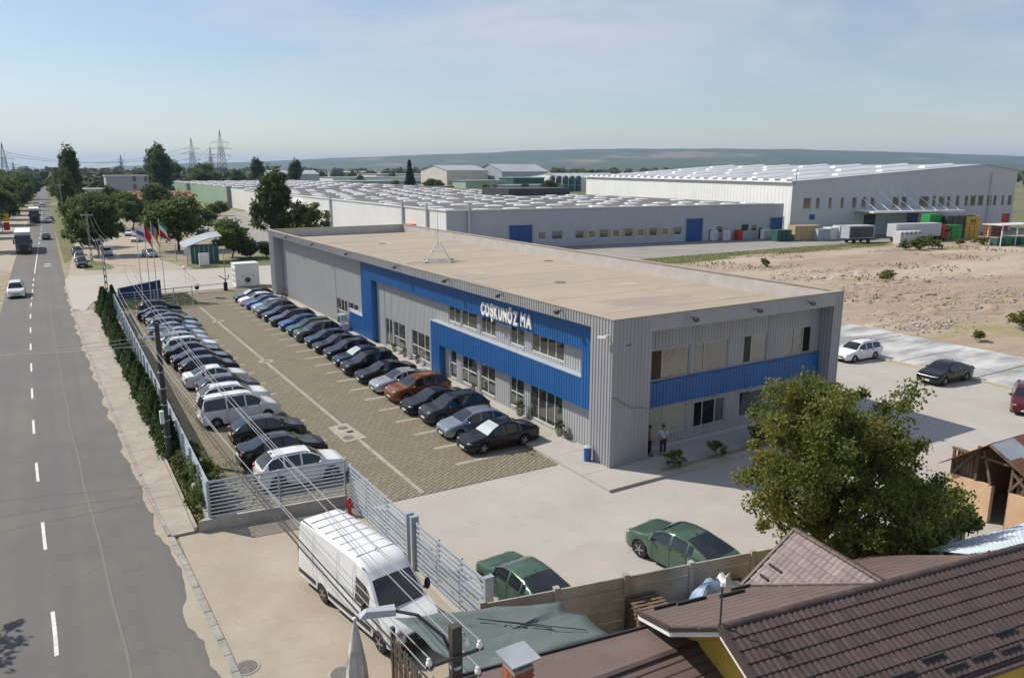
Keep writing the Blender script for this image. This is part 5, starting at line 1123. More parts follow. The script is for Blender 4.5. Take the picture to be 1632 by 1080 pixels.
# ================================================================== far buildings
def block(label, px, py, wd, dp, h, wm, rm='darkroof', rz=0., gable=0, wins=(), name='far_building', cat='building', Y=None, wz=(1.2,2.6), storeys=1, winm='glass'):
    g = G(px, py) if Y is None else (lambda d: Vector((d.x*Y/d.y, Y, 0)))(hdir(px))
    t = thing(name, label, cat, (g.x,g.y,-.05), rz)
    pts = [(0,0),(wd,0),(wd,dp),(0,dp),(0,0)]; mb = MB()
    for a_, b_ in zip(pts, pts[1:]): wall(mb, a_, b_, 0, h, rib=False)
    if gable: mb.poly([(0,dp,h),(0,0,h),(0,dp/2,h+gable)]); mb.poly([(wd,0,h),(wd,dp,h),(wd,dp/2,h+gable)])
    mb.build('wall', M[wm], t); r_ = MB(); e_ = min(.6, wd*.02)
    if gable:
        r_.quad((-e_,-e_,h-.02),(wd+e_,-e_,h-.02),(wd+e_,dp/2,h+gable+.05),(-e_,dp/2,h+gable+.05)); r_.quad((-e_,dp/2,h+gable+.05),(wd+e_,dp/2,h+gable+.05),(wd+e_,dp+e_,h-.02),(-e_,dp+e_,h-.02))
    else: r_.box(-e_,-e_,h+.003,wd+e_,dp+e_,h+.35)
    r_.build('roof', M[rm], t)
    for st in range(storeys):
        for u0, u1 in wins:
            z_ = st*3.1; mb = MB(); mb.box(u0*wd,-.08,wz[0]+z_,u1*wd,-.003,wz[1]+z_); mb.build('window', M[winm], t)
    return t
W5 = [(.05+.1*k,.05+.1*k+.065) for k in range(9)]
block('low white two-storey office with long window bands beyond the trees',114,318,16,12,7.2,'cream','greywall2',Y=360,wins=[(.06,.28),(.32,.52),(.56,.76),(.80,.97)],wz=(1.2,2.8),storeys=2)
block('tall grey blue windowless block behind the red roofed house',168,320,15.5,12,12.5,'bluegrey','greywall2',Y=352,wins=[(.62,.70),(.9,.97)],wz=(4.2,6.2),storeys=3)
block('white house with long terracotta roof behind the dirt lot',193,330,24,12,4.6,'cream','terracotta',Y=318,gable=2.6,wins=[(.5,.6),(.75,.82)],wz=(1,3.2))
block('far white factory shed with bright front left of the tall conifer',530,270,150,40,7,'whitewall','sheetroof',Y=720,wins=W5)
block('far dark roofed shed left of the white factory shed',430,276,40,30,11,'greywall2','sheetroof',Y=640,gable=3)
block('far long flat shed with pale roof edge behind the domes',600,268,190,60,9,'cream','sheetroof',Y=800,wins=W5)
block('large far grey hall with light gable behind the green works',712,280,40,40,14,'cream','sheetroof',Y=560,gable=4,wins=W5,rz=R(6),wz=(3,6))
block('far dark grey gable end of the big hall',800,282,46,40,13,'bluegrey','sheetroof',Y=548,gable=6,rz=R(2))
block('small dark green works hut behind the roof domes',818,285,24,18,9.5,'greend','zinc',Y=430)
block('pale green store building beside the green works hut',742,288,26,16,8.5,'greensheet','zinc',Y=395); block('pale green long store right of the green works hut',810,290,38,14,6,'greensheet','zinc',Y=380)
block('far rust roofed shed between conifer and green store',692,288,40,16,5,'terracotta','rust',Y=410)
block('far white hall just left of the tall warehouse roof',905,283,60,60,9,'whitewall','sheetroof',Y=460,gable=3)
block('pale far warehouse on the plain behind the ribbon roof',1010,266,170,80,8,'whitewall','sheetroof',Y=900)
block('far cream shed line on the horizon plain by the road trees',120,290,90,30,8,'cream','terracotta',Y=760); block('another far white shed beyond the tall roadside tree',150,287,60,30,8,'whitewall','terracotta',Y=980)
block('far white shed on the plain above the green hall',370,276,60,30,8,'whitewall','sheetroof',Y=1150); block('long far shed with green canopy beyond the domes',470,279,90,30,6,'bluegrey','greensheet',Y=560)
rg = random.Random(55)
for k in range(34):
    px_, Y_ = rg.uniform(360,1600) if k > 8 else rg.uniform(100,420), rg.uniform(850,2400); d_ = hdir(px_); wd_, dp_, h_ = rg.uniform(22,80), rg.uniform(14,35), rg.uniform(5,9); mb = MB()
    mb.box(0,0,-.1,wd_,dp_,h_,0); mb.add([(-.5,-.5,h_+.02),(wd_+.5,-.5,h_+.02),(wd_+.5,dp_/2,h_+2.2),(-.5,dp_/2,h_+2.2),(wd_+.5,dp_+.5,h_+.02),(-.5,dp_+.5,h_+.02)],[(0,1,2,3),(3,2,4,5),(0,3,5),(1,4,2)],1)
    tag(mb.build('distant_shed', [M[rg.choice(['whitewall','cream','bluegrey','whitewall'])], M[rg.choice(['sheetroof','terracotta','darkroof','sheetroof'])]], None, (d_.x*Y_/d_.y,Y_,0), rg.uniform(-.3,.3)), 'distant low shed on the plain below the hills', 'building', 'distant sheds on the plain')
for k in range(5):
    g = G(590,283); t = thing('silo', 'dark green tank in the row beside the far sheds', 'tank', (g.x*.62+k*4.6,445-k*1.2,0), 0, 'dark green tanks'); MB().lathe([(2.1,0),(2.1,9.2),(1.6,10.2),(.2,10.6)],14).build('shell', M['greend'], t, smooth=40); MB().lathe([(2.16,4),(2.16,4.4)],14).build('hoop', M['fencesteel'], t)
# roadside advertising sign on the left
t = thing('advert_board', 'red and yellow advertising board by the trees left of the road', 'sign', (-8.2,232,0)); MB().box(-.2,0,0,0,.3,5.4).build('post', M['steel'], t); MB().box(.05,0,2.6,1.6,.3,4.6).build('panel', M['yellowp'], t); MB().box(.2,-.05,.4,1.5,.25,2.4).build('panel', M['red'], t); MB().box(-1.6,.05,1.0,-.25,.3,5.4).build('panel', M['greywall2'], t)
# ================================================================== pylons
def pylon(px, pyb, pyt, Y, label, lines=True):
    d = hdir(px); x_ = d.x*Y/d.y; dist = Vector((x_,Y,0)).dot(Vector((_fw.x,_fw.y,0)).normalized()); h = CAM_H+(268-pyt)/1225*dist
    t = thing('power_pylon', label, 'pylon', (x_,Y,0), R(20)); w_ = h*.085; q = max(.16, dist*.00028)
    mb = MB()
    for sx in (1,-1):
        for sy in (1,-1): mb.beam((sx*w_,sy*w_,0),(sx*w_*.28,sy*w_*.28,h*.78),q,q); mb.beam((sx*w_*.28,sy*w_*.28,h*.78),(0,0,h),q,q)
    mb.build('mast', M['darksteel'], t); b_ = MB()
    for k in range(9):
        z0, z1 = h*.78*(1-.86**k)/.75*.95, h*.78*(1-.86**(k+1))/.75*.95; z0, z1 = min(z0,h*.78), min(z1,h*.78); r0, r1 = w_*(1-.72*z0/(h*.78)), w_*(1-.72*z1/(h*.78))
        for s in (1,-1):
            b_.beam((-r0,s*r0,z0),(r1,s*r1,z1),q*.6,q*.6); b_.beam((r0,s*r0,z0),(-r1,s*r1,z1),q*.6,q*.6); b_.beam((s*r0,-r0,z0),(s*r1,r1,z1),q*.6,q*.6); b_.beam((s*r0,r0,z0),(s*r1,-r1,z1),q*.6,q*.6)
    b_.build('bracing', M['darksteel'], t)
    for k, (zf, wf) in enumerate(((.60,.17),(.70,.20),(.80,.15))):
        c_ = MB(); c_.beam((-h*wf,0,h*zf),(h*wf,0,h*zf),q*.9,q*.9); c_.beam((-h*wf,0,h*zf),(0,0,h*zf+h*.045),q*.6,q*.6); c_.beam((h*wf,0,h*zf),(0,0,h*zf+h*.045),q*.6,q*.6); c_.build('crossarm', M['darksteel'], t)
    return Vector((x_,Y,0)), h
pA = pylon(9,300,229,520,'lattice power pylon at the left edge above the trees'); pB = pylon(23,285,258,1100,'small far pylon just right of the left edge pylon')
pC = pylon(309,280,222,560,'lattice power pylon behind the leafy trees, left of the tallest'); pD = pylon(355,275,210,520,'tallest lattice power pylon, above the green hall'); pE = pylon(338,275,237,900,'small far pylon between the two large pylons'); pF = pylon(195,285,247,950,'distant thin pylon above the grey blue block')
def span(a, b, lb):
    for zf, wf in ((.60,.17),(.60,-.17),(.80,.15),(.80,-.15)):
        (p, h1), (q, h2) = a, b; o = Vector((math.cos(R(20)),math.sin(R(20)),0))
        tag(wire(p+o*h1*wf+Vector((0,0,h1*zf)), q+o*h2*wf+Vector((0,0,h2*zf)), 7, .07, 'wire', 18).build('power_line', M['wiredark']), lb, 'wire', lb)
span(pA, pC, 'long power line span over the trees between left and middle pylons'); span(pC, pD, 'power line span between the two large pylons'); span(pB, pF, 'far power line span above the horizon')
# ================================================================== vegetation
def rdir(rg):
    while True:
        v = Vector((rg.uniform(-1,1), rg.uniform(-1,1), rg.uniform(-1,1)))
        if .05 < v.length < 1: return v.normalized()
def leaves(mb, pts, size, rg, droop=.2):
    """one folded leaf (two triangles sharing a rib) per point"""
    V, Fc = mb.v, mb.f
    for p in pts:
        d = rdir(rg); d.z -= droop; d.normalize(); n = d.cross(rdir(rg)); 
        if n.length < .1: continue
        n.normalize(); s = size*rg.uniform(.65,1.35); o = len(V); q = d.cross(n)*s*.12
        V += [tuple(p), tuple(p+d*s*.55+n*s*.34+q), tuple(p+d*s), tuple(p+d*s*.55-n*s*.34+q)]
        Fc += [(o,o+1,o+2),(o,o+2,o+3)]; mb.m += [0,0]
def limb(mb, p, q, r0, r1, rg, bend=.12, n=4):
    pts = [p]; L = (q-p).length
    for i in range(1, n): pts.append(p.lerp(q, i/n)+rdir(rg)*L*bend*.5)
    pts.append(q)
    for i in range(n): mb.cyl(pts[i], pts[i+1], lerp(r0,r1,i/n), lerp(r0,r1,(i+1)/n), 7, caps=False)
    return pts
def grow(seed, h, rad, trunk_h, nlimb, ntwig, nleaf, leaf, r0=.16, squash=.62, leafm='leaf_green', gap=.55, clump=.5):
    """trunk and limbs mesh, leaf mesh: limbs reach out to an uneven crown, leaves hang in clumps on twigs"""
    rg = random.Random(seed); tr = MB(); cr = MB()
    top = Vector((rg.uniform(-.1,.1)*h, rg.uniform(-.1,.1)*h, trunk_h)); limb(tr, Vector((0,0,-.15)), top, r0, r0*.75, rg, .06)
    cz = trunk_h+(h-trunk_h)*.45; ctr = Vector((0,0,cz)); tips = []
    for i in range(nlimb):
        a = 2*math.pi*(i+rg.uniform(-.3,.3))/nlimb*1.0; el = rg.uniform(-.25,1.35) if i > nlimb//4 else rg.uniform(.6,1.5)
        rr = rad*rg.uniform(.70,1.05); e = Vector((math.cos(a)*math.cos(el)*rr, math.sin(a)*math.cos(el)*rr, cz+math.sin(el)*(h-cz)*rg.uniform(.8,1.02)-.15*rad*(el < 0)))
        st = top.lerp(Vector((0,0,cz)), rg.random()*.6); bp = limb(tr, st, st.lerp(e,.72), r0*.5, r0*.12, rg, .18)
        for k in range(ntwig):
            b = bp[rg.randint(1, len(bp)-1)]; q = b.lerp(e, rg.uniform(.2,1.0))+rdir(rg)*rad*rg.uniform(.12,.36); tips.append(q)
            if k % 2 == 0: tr.cyl(b, q, r0*.10, r0*.03, 4, caps=False)
    per = max(1, nleaf//max(1,len(tips)))
    for q in tips:
        cs = rad*clump*rg.uniform(.16,.46); pts = []
        for _ in range(int(per*rg.uniform(.6,1.4))):
            d = rdir(rg)*cs*(rg.random()**gap); d.z *= squash; pts.append(q+d)
        leaves(cr, pts, leaf, rg)
    return tr, cr
def tree(name, label, loc, trc, leafm, group=None, rz=0, sc=1., cat='tree'):
    t = thing(name, label, cat, loc, rz, group)
    if sc != 1: t.scale = sc if isinstance(sc, tuple) else (sc,)*3
    link('trunk', trc[0], t); o = link('crown', trc[1], t)
    return t
def proto(seed, leafm, **kw):
    a, b = grow(seed, leafm=leafm, **kw); return a.mesh('trunk', M['bark'], 60), b.mesh('crown', M[leafm])
# big tree in the foreground and the leafy bush beside it
big = proto(21, 'leaf_olive', h=8.2, rad=3.85, trunk_h=1.2, nlimb=34, ntwig=11, nleaf=66000, leaf=.135, r0=.22, squash=.8, clump=.46, gap=.7)
tree('broadleaf_tree', 'large olive green tree with browning leaves before the shaded office side', (23.95,16.6,0), big, 'leaf_olive', rz=.6, sc=(.93,.93,1.0))
bsh = proto(33, 'leaf_green', h=3.6, rad=1.9, trunk_h=.5, nlimb=18, ntwig=8, nleaf=15000, leaf=.17, r0=.10, clump=.6)
tree('leafy_shrub', 'dark green bushy tree between the large tree and the rusty roofed shed', (28.7,15.9,0), bsh, 'leaf_green', rz=1.0)
# mid-distance protos (leaf faces stand for leaf sprays)
gen = [proto(41+i, 'leaf_green', h=9, rad=4.3, trunk_h=1.2, nlimb=30, ntwig=9, nleaf=11000, leaf=.50, r0=.2, clump=.75) for i in range(3)]
drk = [proto(61+i, 'leaf_dark', h=9, rad=4.0, trunk_h=1.1, nlimb=30, ntwig=9, nleaf=11000, leaf=.50, r0=.2, clump=.75) for i in range(2)]
tall = [proto(71+i, 'leaf_dark', h=15, rad=4.0, trunk_h=1.2, nlimb=44, ntwig=9, nleaf=16000, leaf=.5, r0=.25, clump=.55, squash=1.0) for i in range(2)]
def at(px, py, dy=0): g = G(px, py); return (g.x, g.y+dy, -.03)
def wsc(px0, px1, Y, base): # scale to the width seen
    return (px1-px0)/1225*Y*1.02/(2*base)
tree('broadleaf_tree','tall dense tree rising behind the far office corner',(39.0,152,0),tall[0],0,sc=(.95,.95,1.02),rz=.3)
tree('broadleaf_tree','broad olive bush tree touching the far office roof edge',(44.0,149,0),proto(91,'leaf_olive',h=8.5,rad=5.2,trunk_h=1.5,nlimb=22,ntwig=7,nleaf=7000,leaf=.5,r0=.2,clump=.55),0)
tree('broadleaf_tree','wide round green tree behind the flags and guard cabin',(22.6,163,0),gen[0],0,sc=(1.5,1.3,1.12),rz=.4)
tree('broadleaf_tree','small green tree right of the guard cabin roof',(28.4,143,0),gen[1],0,sc=(.85,.85,.72),rz=2)
tree('broadleaf_tree','dark leafy tree overhanging the three cars at the road edge',(8.6,161,0),drk[0],0,sc=(1.0,1.0,1.12),rz=1.2)
tree('broadleaf_tree','green tree at the back left of the dirt lot beside the pole',(6.9,180,0),gen[2],0,sc=(.9,.9,1.05),rz=.5)
tree('broadleaf_tree','small tree at the middle back of the dirt lot before the red roof',(20.5,226,0),gen[1],0,sc=(1.1,1.1,1.0),rz=2.2)
tree('broadleaf_tree','dark tree in front of the white house with red roof',(30,250,0),drk[1],0,sc=(1.3,1.3,1.15),rz=.9)
tree('broadleaf_tree','green tree between the dirt lot and the grey blue block',(14,232,0),gen[0],0,sc=(1.2,1.2,1.0),rz=2.9)
for i,(x_,y_,s_,lb) in enumerate(((10.5,310,1.5,'tallest dark tree on the right side of the road'),(12,345,1.35,'tall dark tree behind the tallest roadside tree'),(8.3,280,1.0,'tall tree before the white two-storey office'),(7,250,.85,'slender dark tree at the right road edge'))):
    tree('broadleaf_tree', lb, (x_,y_,0), tall[i%2], 0, sc=(s_*.7,s_*.7,s_), rz=i*1.3)
for i,(x_,y_,s_) in enumerate(((-11,180,1.0),(-11,215,.95),(-15,235,1.25),(-10,262,1.2),(-19,262,1.35),(-9.5,290,1.2),(-9,318,1.3),(-20,310,1.5),(-8,350,1.35),(-16,360,1.5),(-6.5,385,1.3),(-6,425,1.4),(-15,420,1.5),(-4.5,470,1.4),(-26,240,1.3),(-30,290,1.5))):
    tree('broadleaf_tree','dense dark tree in the row left of the road', (x_,y_,-.05), (drk+gen)[i%5], 0, 'trees left of the road', i*1.1, (s_*1.05,s_*1.05,s_))
for i,(x_,y_,s_) in enumerate(((10,400,1.2),(11,440,1.3),(13,490,1.4),(22,300,1.0),(44,420,1.5),(56,440,1.6),(70,560,2.0),(82,600,2.2),(100,575,2.0),(92,540,1.6),(120,560,1.5),(35,480,1.4),(140,590,1.5),(160,560,1.4))):
    tree('broadleaf_tree','green tree in the loose wood around the far houses', (x_,y_,-.05), (gen+drk+tall)[i%7], 0, 'trees around the far houses', i*.9, s_)
for i,(x_,y_,s_,sy) in enumerate(((31,140,.42,.34),(34,141,.40,.30),(37.5,142,.45,.32),(41,143,.45,.32),(47,146,.5,.35),(33,210,.7,.45),(40,232,.7,.45),(46,255,.7,.5),(52,275,.7,.5),(24,196,.5,.35))):
    tree('hedge_shrub','low dark shrub in the hedge by the pale asphalt lot', (x_,y_,-.05), drk[i%2], 0, 'shrubs by the asphalt lot', i*1.7, (s_,s_,sy), 'shrub')
tree('broadleaf_tree','tree left of the road whose leafy shadow falls on the near lane', (-8.2,34.0,-.05), proto(101,'leaf_green',h=7.2,rad=3.0,trunk_h=2.2,nlimb=18,ntwig=6,nleaf=5000,leaf=.28,r0=.16,clump=.5), 0)
# conifer
def conifer(seed, h, r, n, leaf, leafm, tiers=22):
    rg = random.Random(seed); tr = MB(); tr.cyl((0,0,-.1),(0,0,h*.95),h*.018,h*.003,7); cr = MB(); pts = []
    for i in range(n):
        t_ = rg.random()**.75; z_ = h*(.08+.92*(1-t_)) ; rr = r*(t_)*(.75+.25*math.sin(z_*tiers/h*6.28))*rg.uniform(.55,1.05); a = rg.uniform(0,6.283); pts.append(Vector((rr*math.cos(a), rr*math.sin(a), z_-rr*.18)))
    leaves(cr, pts, leaf, rg, .1); return tr.mesh('trunk', M['bark'], 60), cr.mesh('crown', M[leafm])
cf = conifer(5, 18, 4.2, 4500, .9, 'leaf_pine')
d_ = hdir(653); tree('conifer_tree','tall dark pointed conifer beyond the roof domes', (d_.x*430/d_.y,430,0), cf, 0, sc=1.12)
for px_, Y_, s_, lb in ((685,425,1.0,'round green tree right of the tall conifer'),(700,440,.9,'second green tree right of the tall conifer'),(628,440,.9,'green tree left of the tall conifer'),(775,372,.75,'low green tree by the pale green store'),(835,360,.8,'green tree before the pale green long store'),(877,352,1.0,'bushy green tree left of the tall warehouse'),(868,352,.8,'green tree close beside the bushy one left of the tall warehouse')):
    d_ = hdir(px_); tree('broadleaf_tree', lb, (d_.x*Y_/d_.y,Y_,0), gen[int(px_)%3], 0, rz=px_, sc=s_)
# thuja hedge in the strip between sidewalk and fence
th = [conifer(80+i, 2.1, .85, 3600, .17, 'leaf_thuja', 5) for i in range(3)]
y_ = 44.2; i = 0
while y_ < 97:
    s_ = rnd.uniform(.78,1.12)*(1.25 if y_ > 92 else 1)
    tree('thuja_shrub','green conical thuja in the hedge along the roadside fence', (4.78+rnd.uniform(-.08,.08)+(.25 if y_ > 88 else 0), y_, .0), th[i%3], 0, 'thuja hedge', rnd.uniform(0,6), (s_,s_,s_*rnd.uniform(.9,1.15)), 'shrub')
    y_ += rnd.uniform(1.1,1.6); i += 1
for x_, y2 in ((5.2,98.5),(6.2,99.5)): tree('thuja_shrub','taller conical thuja by the ladder pole at the far end of the hedge', (x_,y2,0), th[0], 0, 'far end thujas', x_, 1.15, 'shrub')
# climber on the near end of the fence, small shrubs
cl = [proto(120+i, 'leaf_green', h=1.7, rad=.75, trunk_h=.2, nlimb=12, ntwig=6, nleaf=1500, leaf=.13, r0=.02, clump=.6) for i in range(2)]
for i,(x_,y2,s_) in enumerate(((5.4,36.2,1.0),(5.45,38.0,1.15),(5.5,40.2,.9),(5.5,42.2,.8),(4.75,36.4,.6),(4.75,38.6,.7),(4.75,41.0,.75))):
    tree('climber_shrub','leafy shrub at the near end of the roadside fence', (x_,y2,0), cl[i%2], 0, 'shrubs at the near fence end', i*1.4, s_, 'shrub')
for i,(px_,py_,lb) in enumerate(((1068,744,'small rose bush nearest the corner in the shaded flower bed'),(1130,726,'second small rose bush in the shaded flower bed'),(1190,708,'third small rose bush in the shaded flower bed'))):
    g = G(px_,py_); tree('rose_bush', lb, (g.x,28.35,.15), cl[i%2], 0, sc=(.75,.75,.55), rz=i, cat='shrub')
tree('rose_bush','dark bush in the flower bed behind the large tree', (34.2,28.4,.15), cl[0], 0, sc=(1.0,1.0,.8), cat='shrub')
# field weeds and young bushes
for i,(px_,py_,s_,lb) in enumerate(((1412,447,1.5,'bright green weed bush in the middle of the dirt field'),(1218,424,1.2,'dark bush at the edge of the grass strip'),(1460,398,2.2,'green scrub before the white cubicles'),(1480,396,2.4,'green scrub right of the white cubicles'),(1440,398,1.6,'low scrub left of the white cubicles'),(1565,390,1.8,'dry scrub near the right end of the service road'),(1530,391,1.3,'small dry scrub by the service road'),(1560,543,.9,'small dry weed at the edge of the new slabs'),(1625,525,1.6,'dry yellow scrub at the right edge of the field'))):
    g = G(px_,py_); o = tree('field_scrub', lb, (g.x,g.y,-.05), proto(140+i,'leaf_olive' if i in (5,6,7,8) else 'leaf_weed' if i in (0,3) else 'leaf_green',h=1.4,rad=.8,trunk_h=.05,nlimb=9,ntwig=5,nleaf=700,leaf=.22,r0=.02,clump=.7), 0, sc=(s_*1.05,s_*.9,s_*.75), rz=i, cat='shrub')
# grass tufts and rubble: uncountable
def tufts(name, spots, n, h, label, m='blade', seed=3):
    rg = random.Random(seed); mb = MB()
    for _ in range(n):
        x_, y_, s_ = spots(rg)
        if x_ is None: continue
        for k in range(3):
            a = rg.uniform(0,6.28); l = Vector((math.cos(a),math.sin(a),0)); w_ = .02*s_; hh = h*s_*rg.uniform(.5,1.2); b_ = Vector((x_,y_,-.03)); q = Vector((-l.y,l.x,0))*w_*2
            o = len(mb.v); mb.v += [tuple(b_-q),tuple(b_+q),tuple(b_+l*hh*.5+Vector((0,0,hh)))]; mb.f.append((o,o+1,o+2)); mb.m.append(0)
    return tag(mb.build(name, M[m]), label, 'grass', kind='stuff')
tufts('grass_tufts', lambda r: (r.uniform(4.45,5.95), r.uniform(34.5,97), r.uniform(.7,1.4)), 9000, .13, 'rough grass along the strip beside the roadside fence')
tufts('lot_weeds', lambda r: (lambda x, y: (x, y, r.uniform(.5,1.1)) if (x+y*.2)%1 > .2 else (None,0,0))(r.choice([r.uniform(5.9,8.2), 21.9+r.random()*.8]), r.uniform(33.8,42) if r.random() < .5 else r.uniform(34,94)), 5000, .10, 'weeds growing between the parking pavers', seed=8)
tufts('sign_grass', lambda r: (r.uniform(5.5,15), r.uniform(95.5,105.5), r.uniform(.8,1.6)), 5000, .12, 'lawn around the blue sign wall', seed=9)
tufts('strip_grass', lambda r: (r.uniform(66,150), r.uniform(96,104), r.uniform(.6,1.6)), 4000, .12, 'rough grass between the service road and the dirt field', seed=10)
tufts('field_grass', lambda r: (lambda x, y: (x, y, r.uniform(1.5,4)) if math.sin(x*.31+y*.11)+math.sin(y*.23-x*.07) > .9 else (None,0,0))(r.uniform(74,190), r.uniform(40,97)), 5000, .12, 'sparse dry weeds on the dirt field', m='straw', seed=12)
rg = random.Random(77); mb = MB()
cen = [(G(1300,440),9,3),(G(1390,455),14,4),(G(1450,470),12,4),(G(1480,500),10,3),(G(1540,480),12,4),(G(1330,430),8,2.5),(G(1240,425),6,2),(G(1410,400),6,1.5),(G(1500,450),14,4),(G(1600,470),9,4),(G(1480,520),6,2)]
for k in range(2200):
    c_, sx, sy = rg.choice(cen); x_, y_ = rg.gauss(c_.x,sx*.55), rg.gauss(c_.y,sy*.55); s_ = rg.uniform(.05,.14)*(1.8 if rg.random() < .06 else 1)
    if x_ < 71: continue
    mb.blob((x_,y_,s_*.2), (s_*rg.uniform(.8,1.4),s_*rg.uniform(.8,1.3),s_*rg.uniform(.5,.9)), 5, 4, 0, .5, rg)
tag(mb.build('rubble', M['gravel']), 'scattered stone rubble on the dirt field', 'rubble', kind='stuff')
mb = MB()
for k in range(160):   # heaped rubble mounds
    c_ = rg.choice(cen[:6])[0]; s_ = rg.uniform(.3,.8); mb.blob((rg.gauss(c_.x,4.5),rg.gauss(c_.y,1.6),-.12), (s_*2.4,s_*1.8,s_*.45), 7, 5, 0, .6, rg)
tag(mb.build('rubble_mounds', M['dirt']), 'low heaps of earth and stone on the dirt field', 'rubble', kind='stuff')
# far woods on the plain
def woods(name, label, spots, n, seed, m, r0=3., r1=6.):
    rg = random.Random(seed); mb = MB()
    for _ in range(n):
        x_, y_ = spots(rg); s_ = rg.uniform(r0,r1)*(1+y_/2500); mb.blob((x_,y_,s_*.55), (s_*rg.uniform(.9,1.6),s_*rg.uniform(.9,1.4),s_*rg.uniform(.7,1.15)), 8, 6, 0, .55, rg)
        for k in range(10):
            d = rdir(rg); d.z = abs(d.z); p = Vector((x_,y_,s_*.55))+d*s_*.95; q = s_*rg.uniform(.22,.42); mb.blob((p.x,p.y,p.z),(q,q,q*.8),5,4,0,.7,rg)
    return tag(mb.build(name, M[m]), label, 'wood', kind='stuff')
M['wood_far'] = mat('far_foliage', (.04,.058,.02), .95, (.075,.088,.032), .25, isl=.35, bump=.6, bscale=1.1)
def sp1(r): Y = r.uniform(560,1000); return (r.uniform(40,170)*Y/600, Y)
def sp2(r): Y = r.uniform(900,3200)*r.uniform(.6,1); px = r.uniform(-150,1800); d = hdir(px); k = Y/math.hypot(d.x,d.y); return (d.x*k, d.y*k)
def sp3(r): Y = r.uniform(340,760); return (-r.uniform(12,60)*Y/420-10, Y)
woods('far_wood', 'wood band behind the green hall and pylons', sp1, 150, 5, 'wood_far'); woods('plain_woods', 'scattered woods and hedges on the far plain', sp2, 620, 6, 'wood_far', 3., 6.5); woods('left_wood', 'dense wood left of the far road', sp3, 110, 7, 'wood_far', 3., 6.)
def sp4(r): Y = r.uniform(330,620); x = r.uniform(8,40)*Y/330; return (x+r.uniform(0,20), Y+90)
woods('house_wood', 'green copses around the far houses right of the road', sp4, 60, 15, 'wood_far', 2.5, 5)
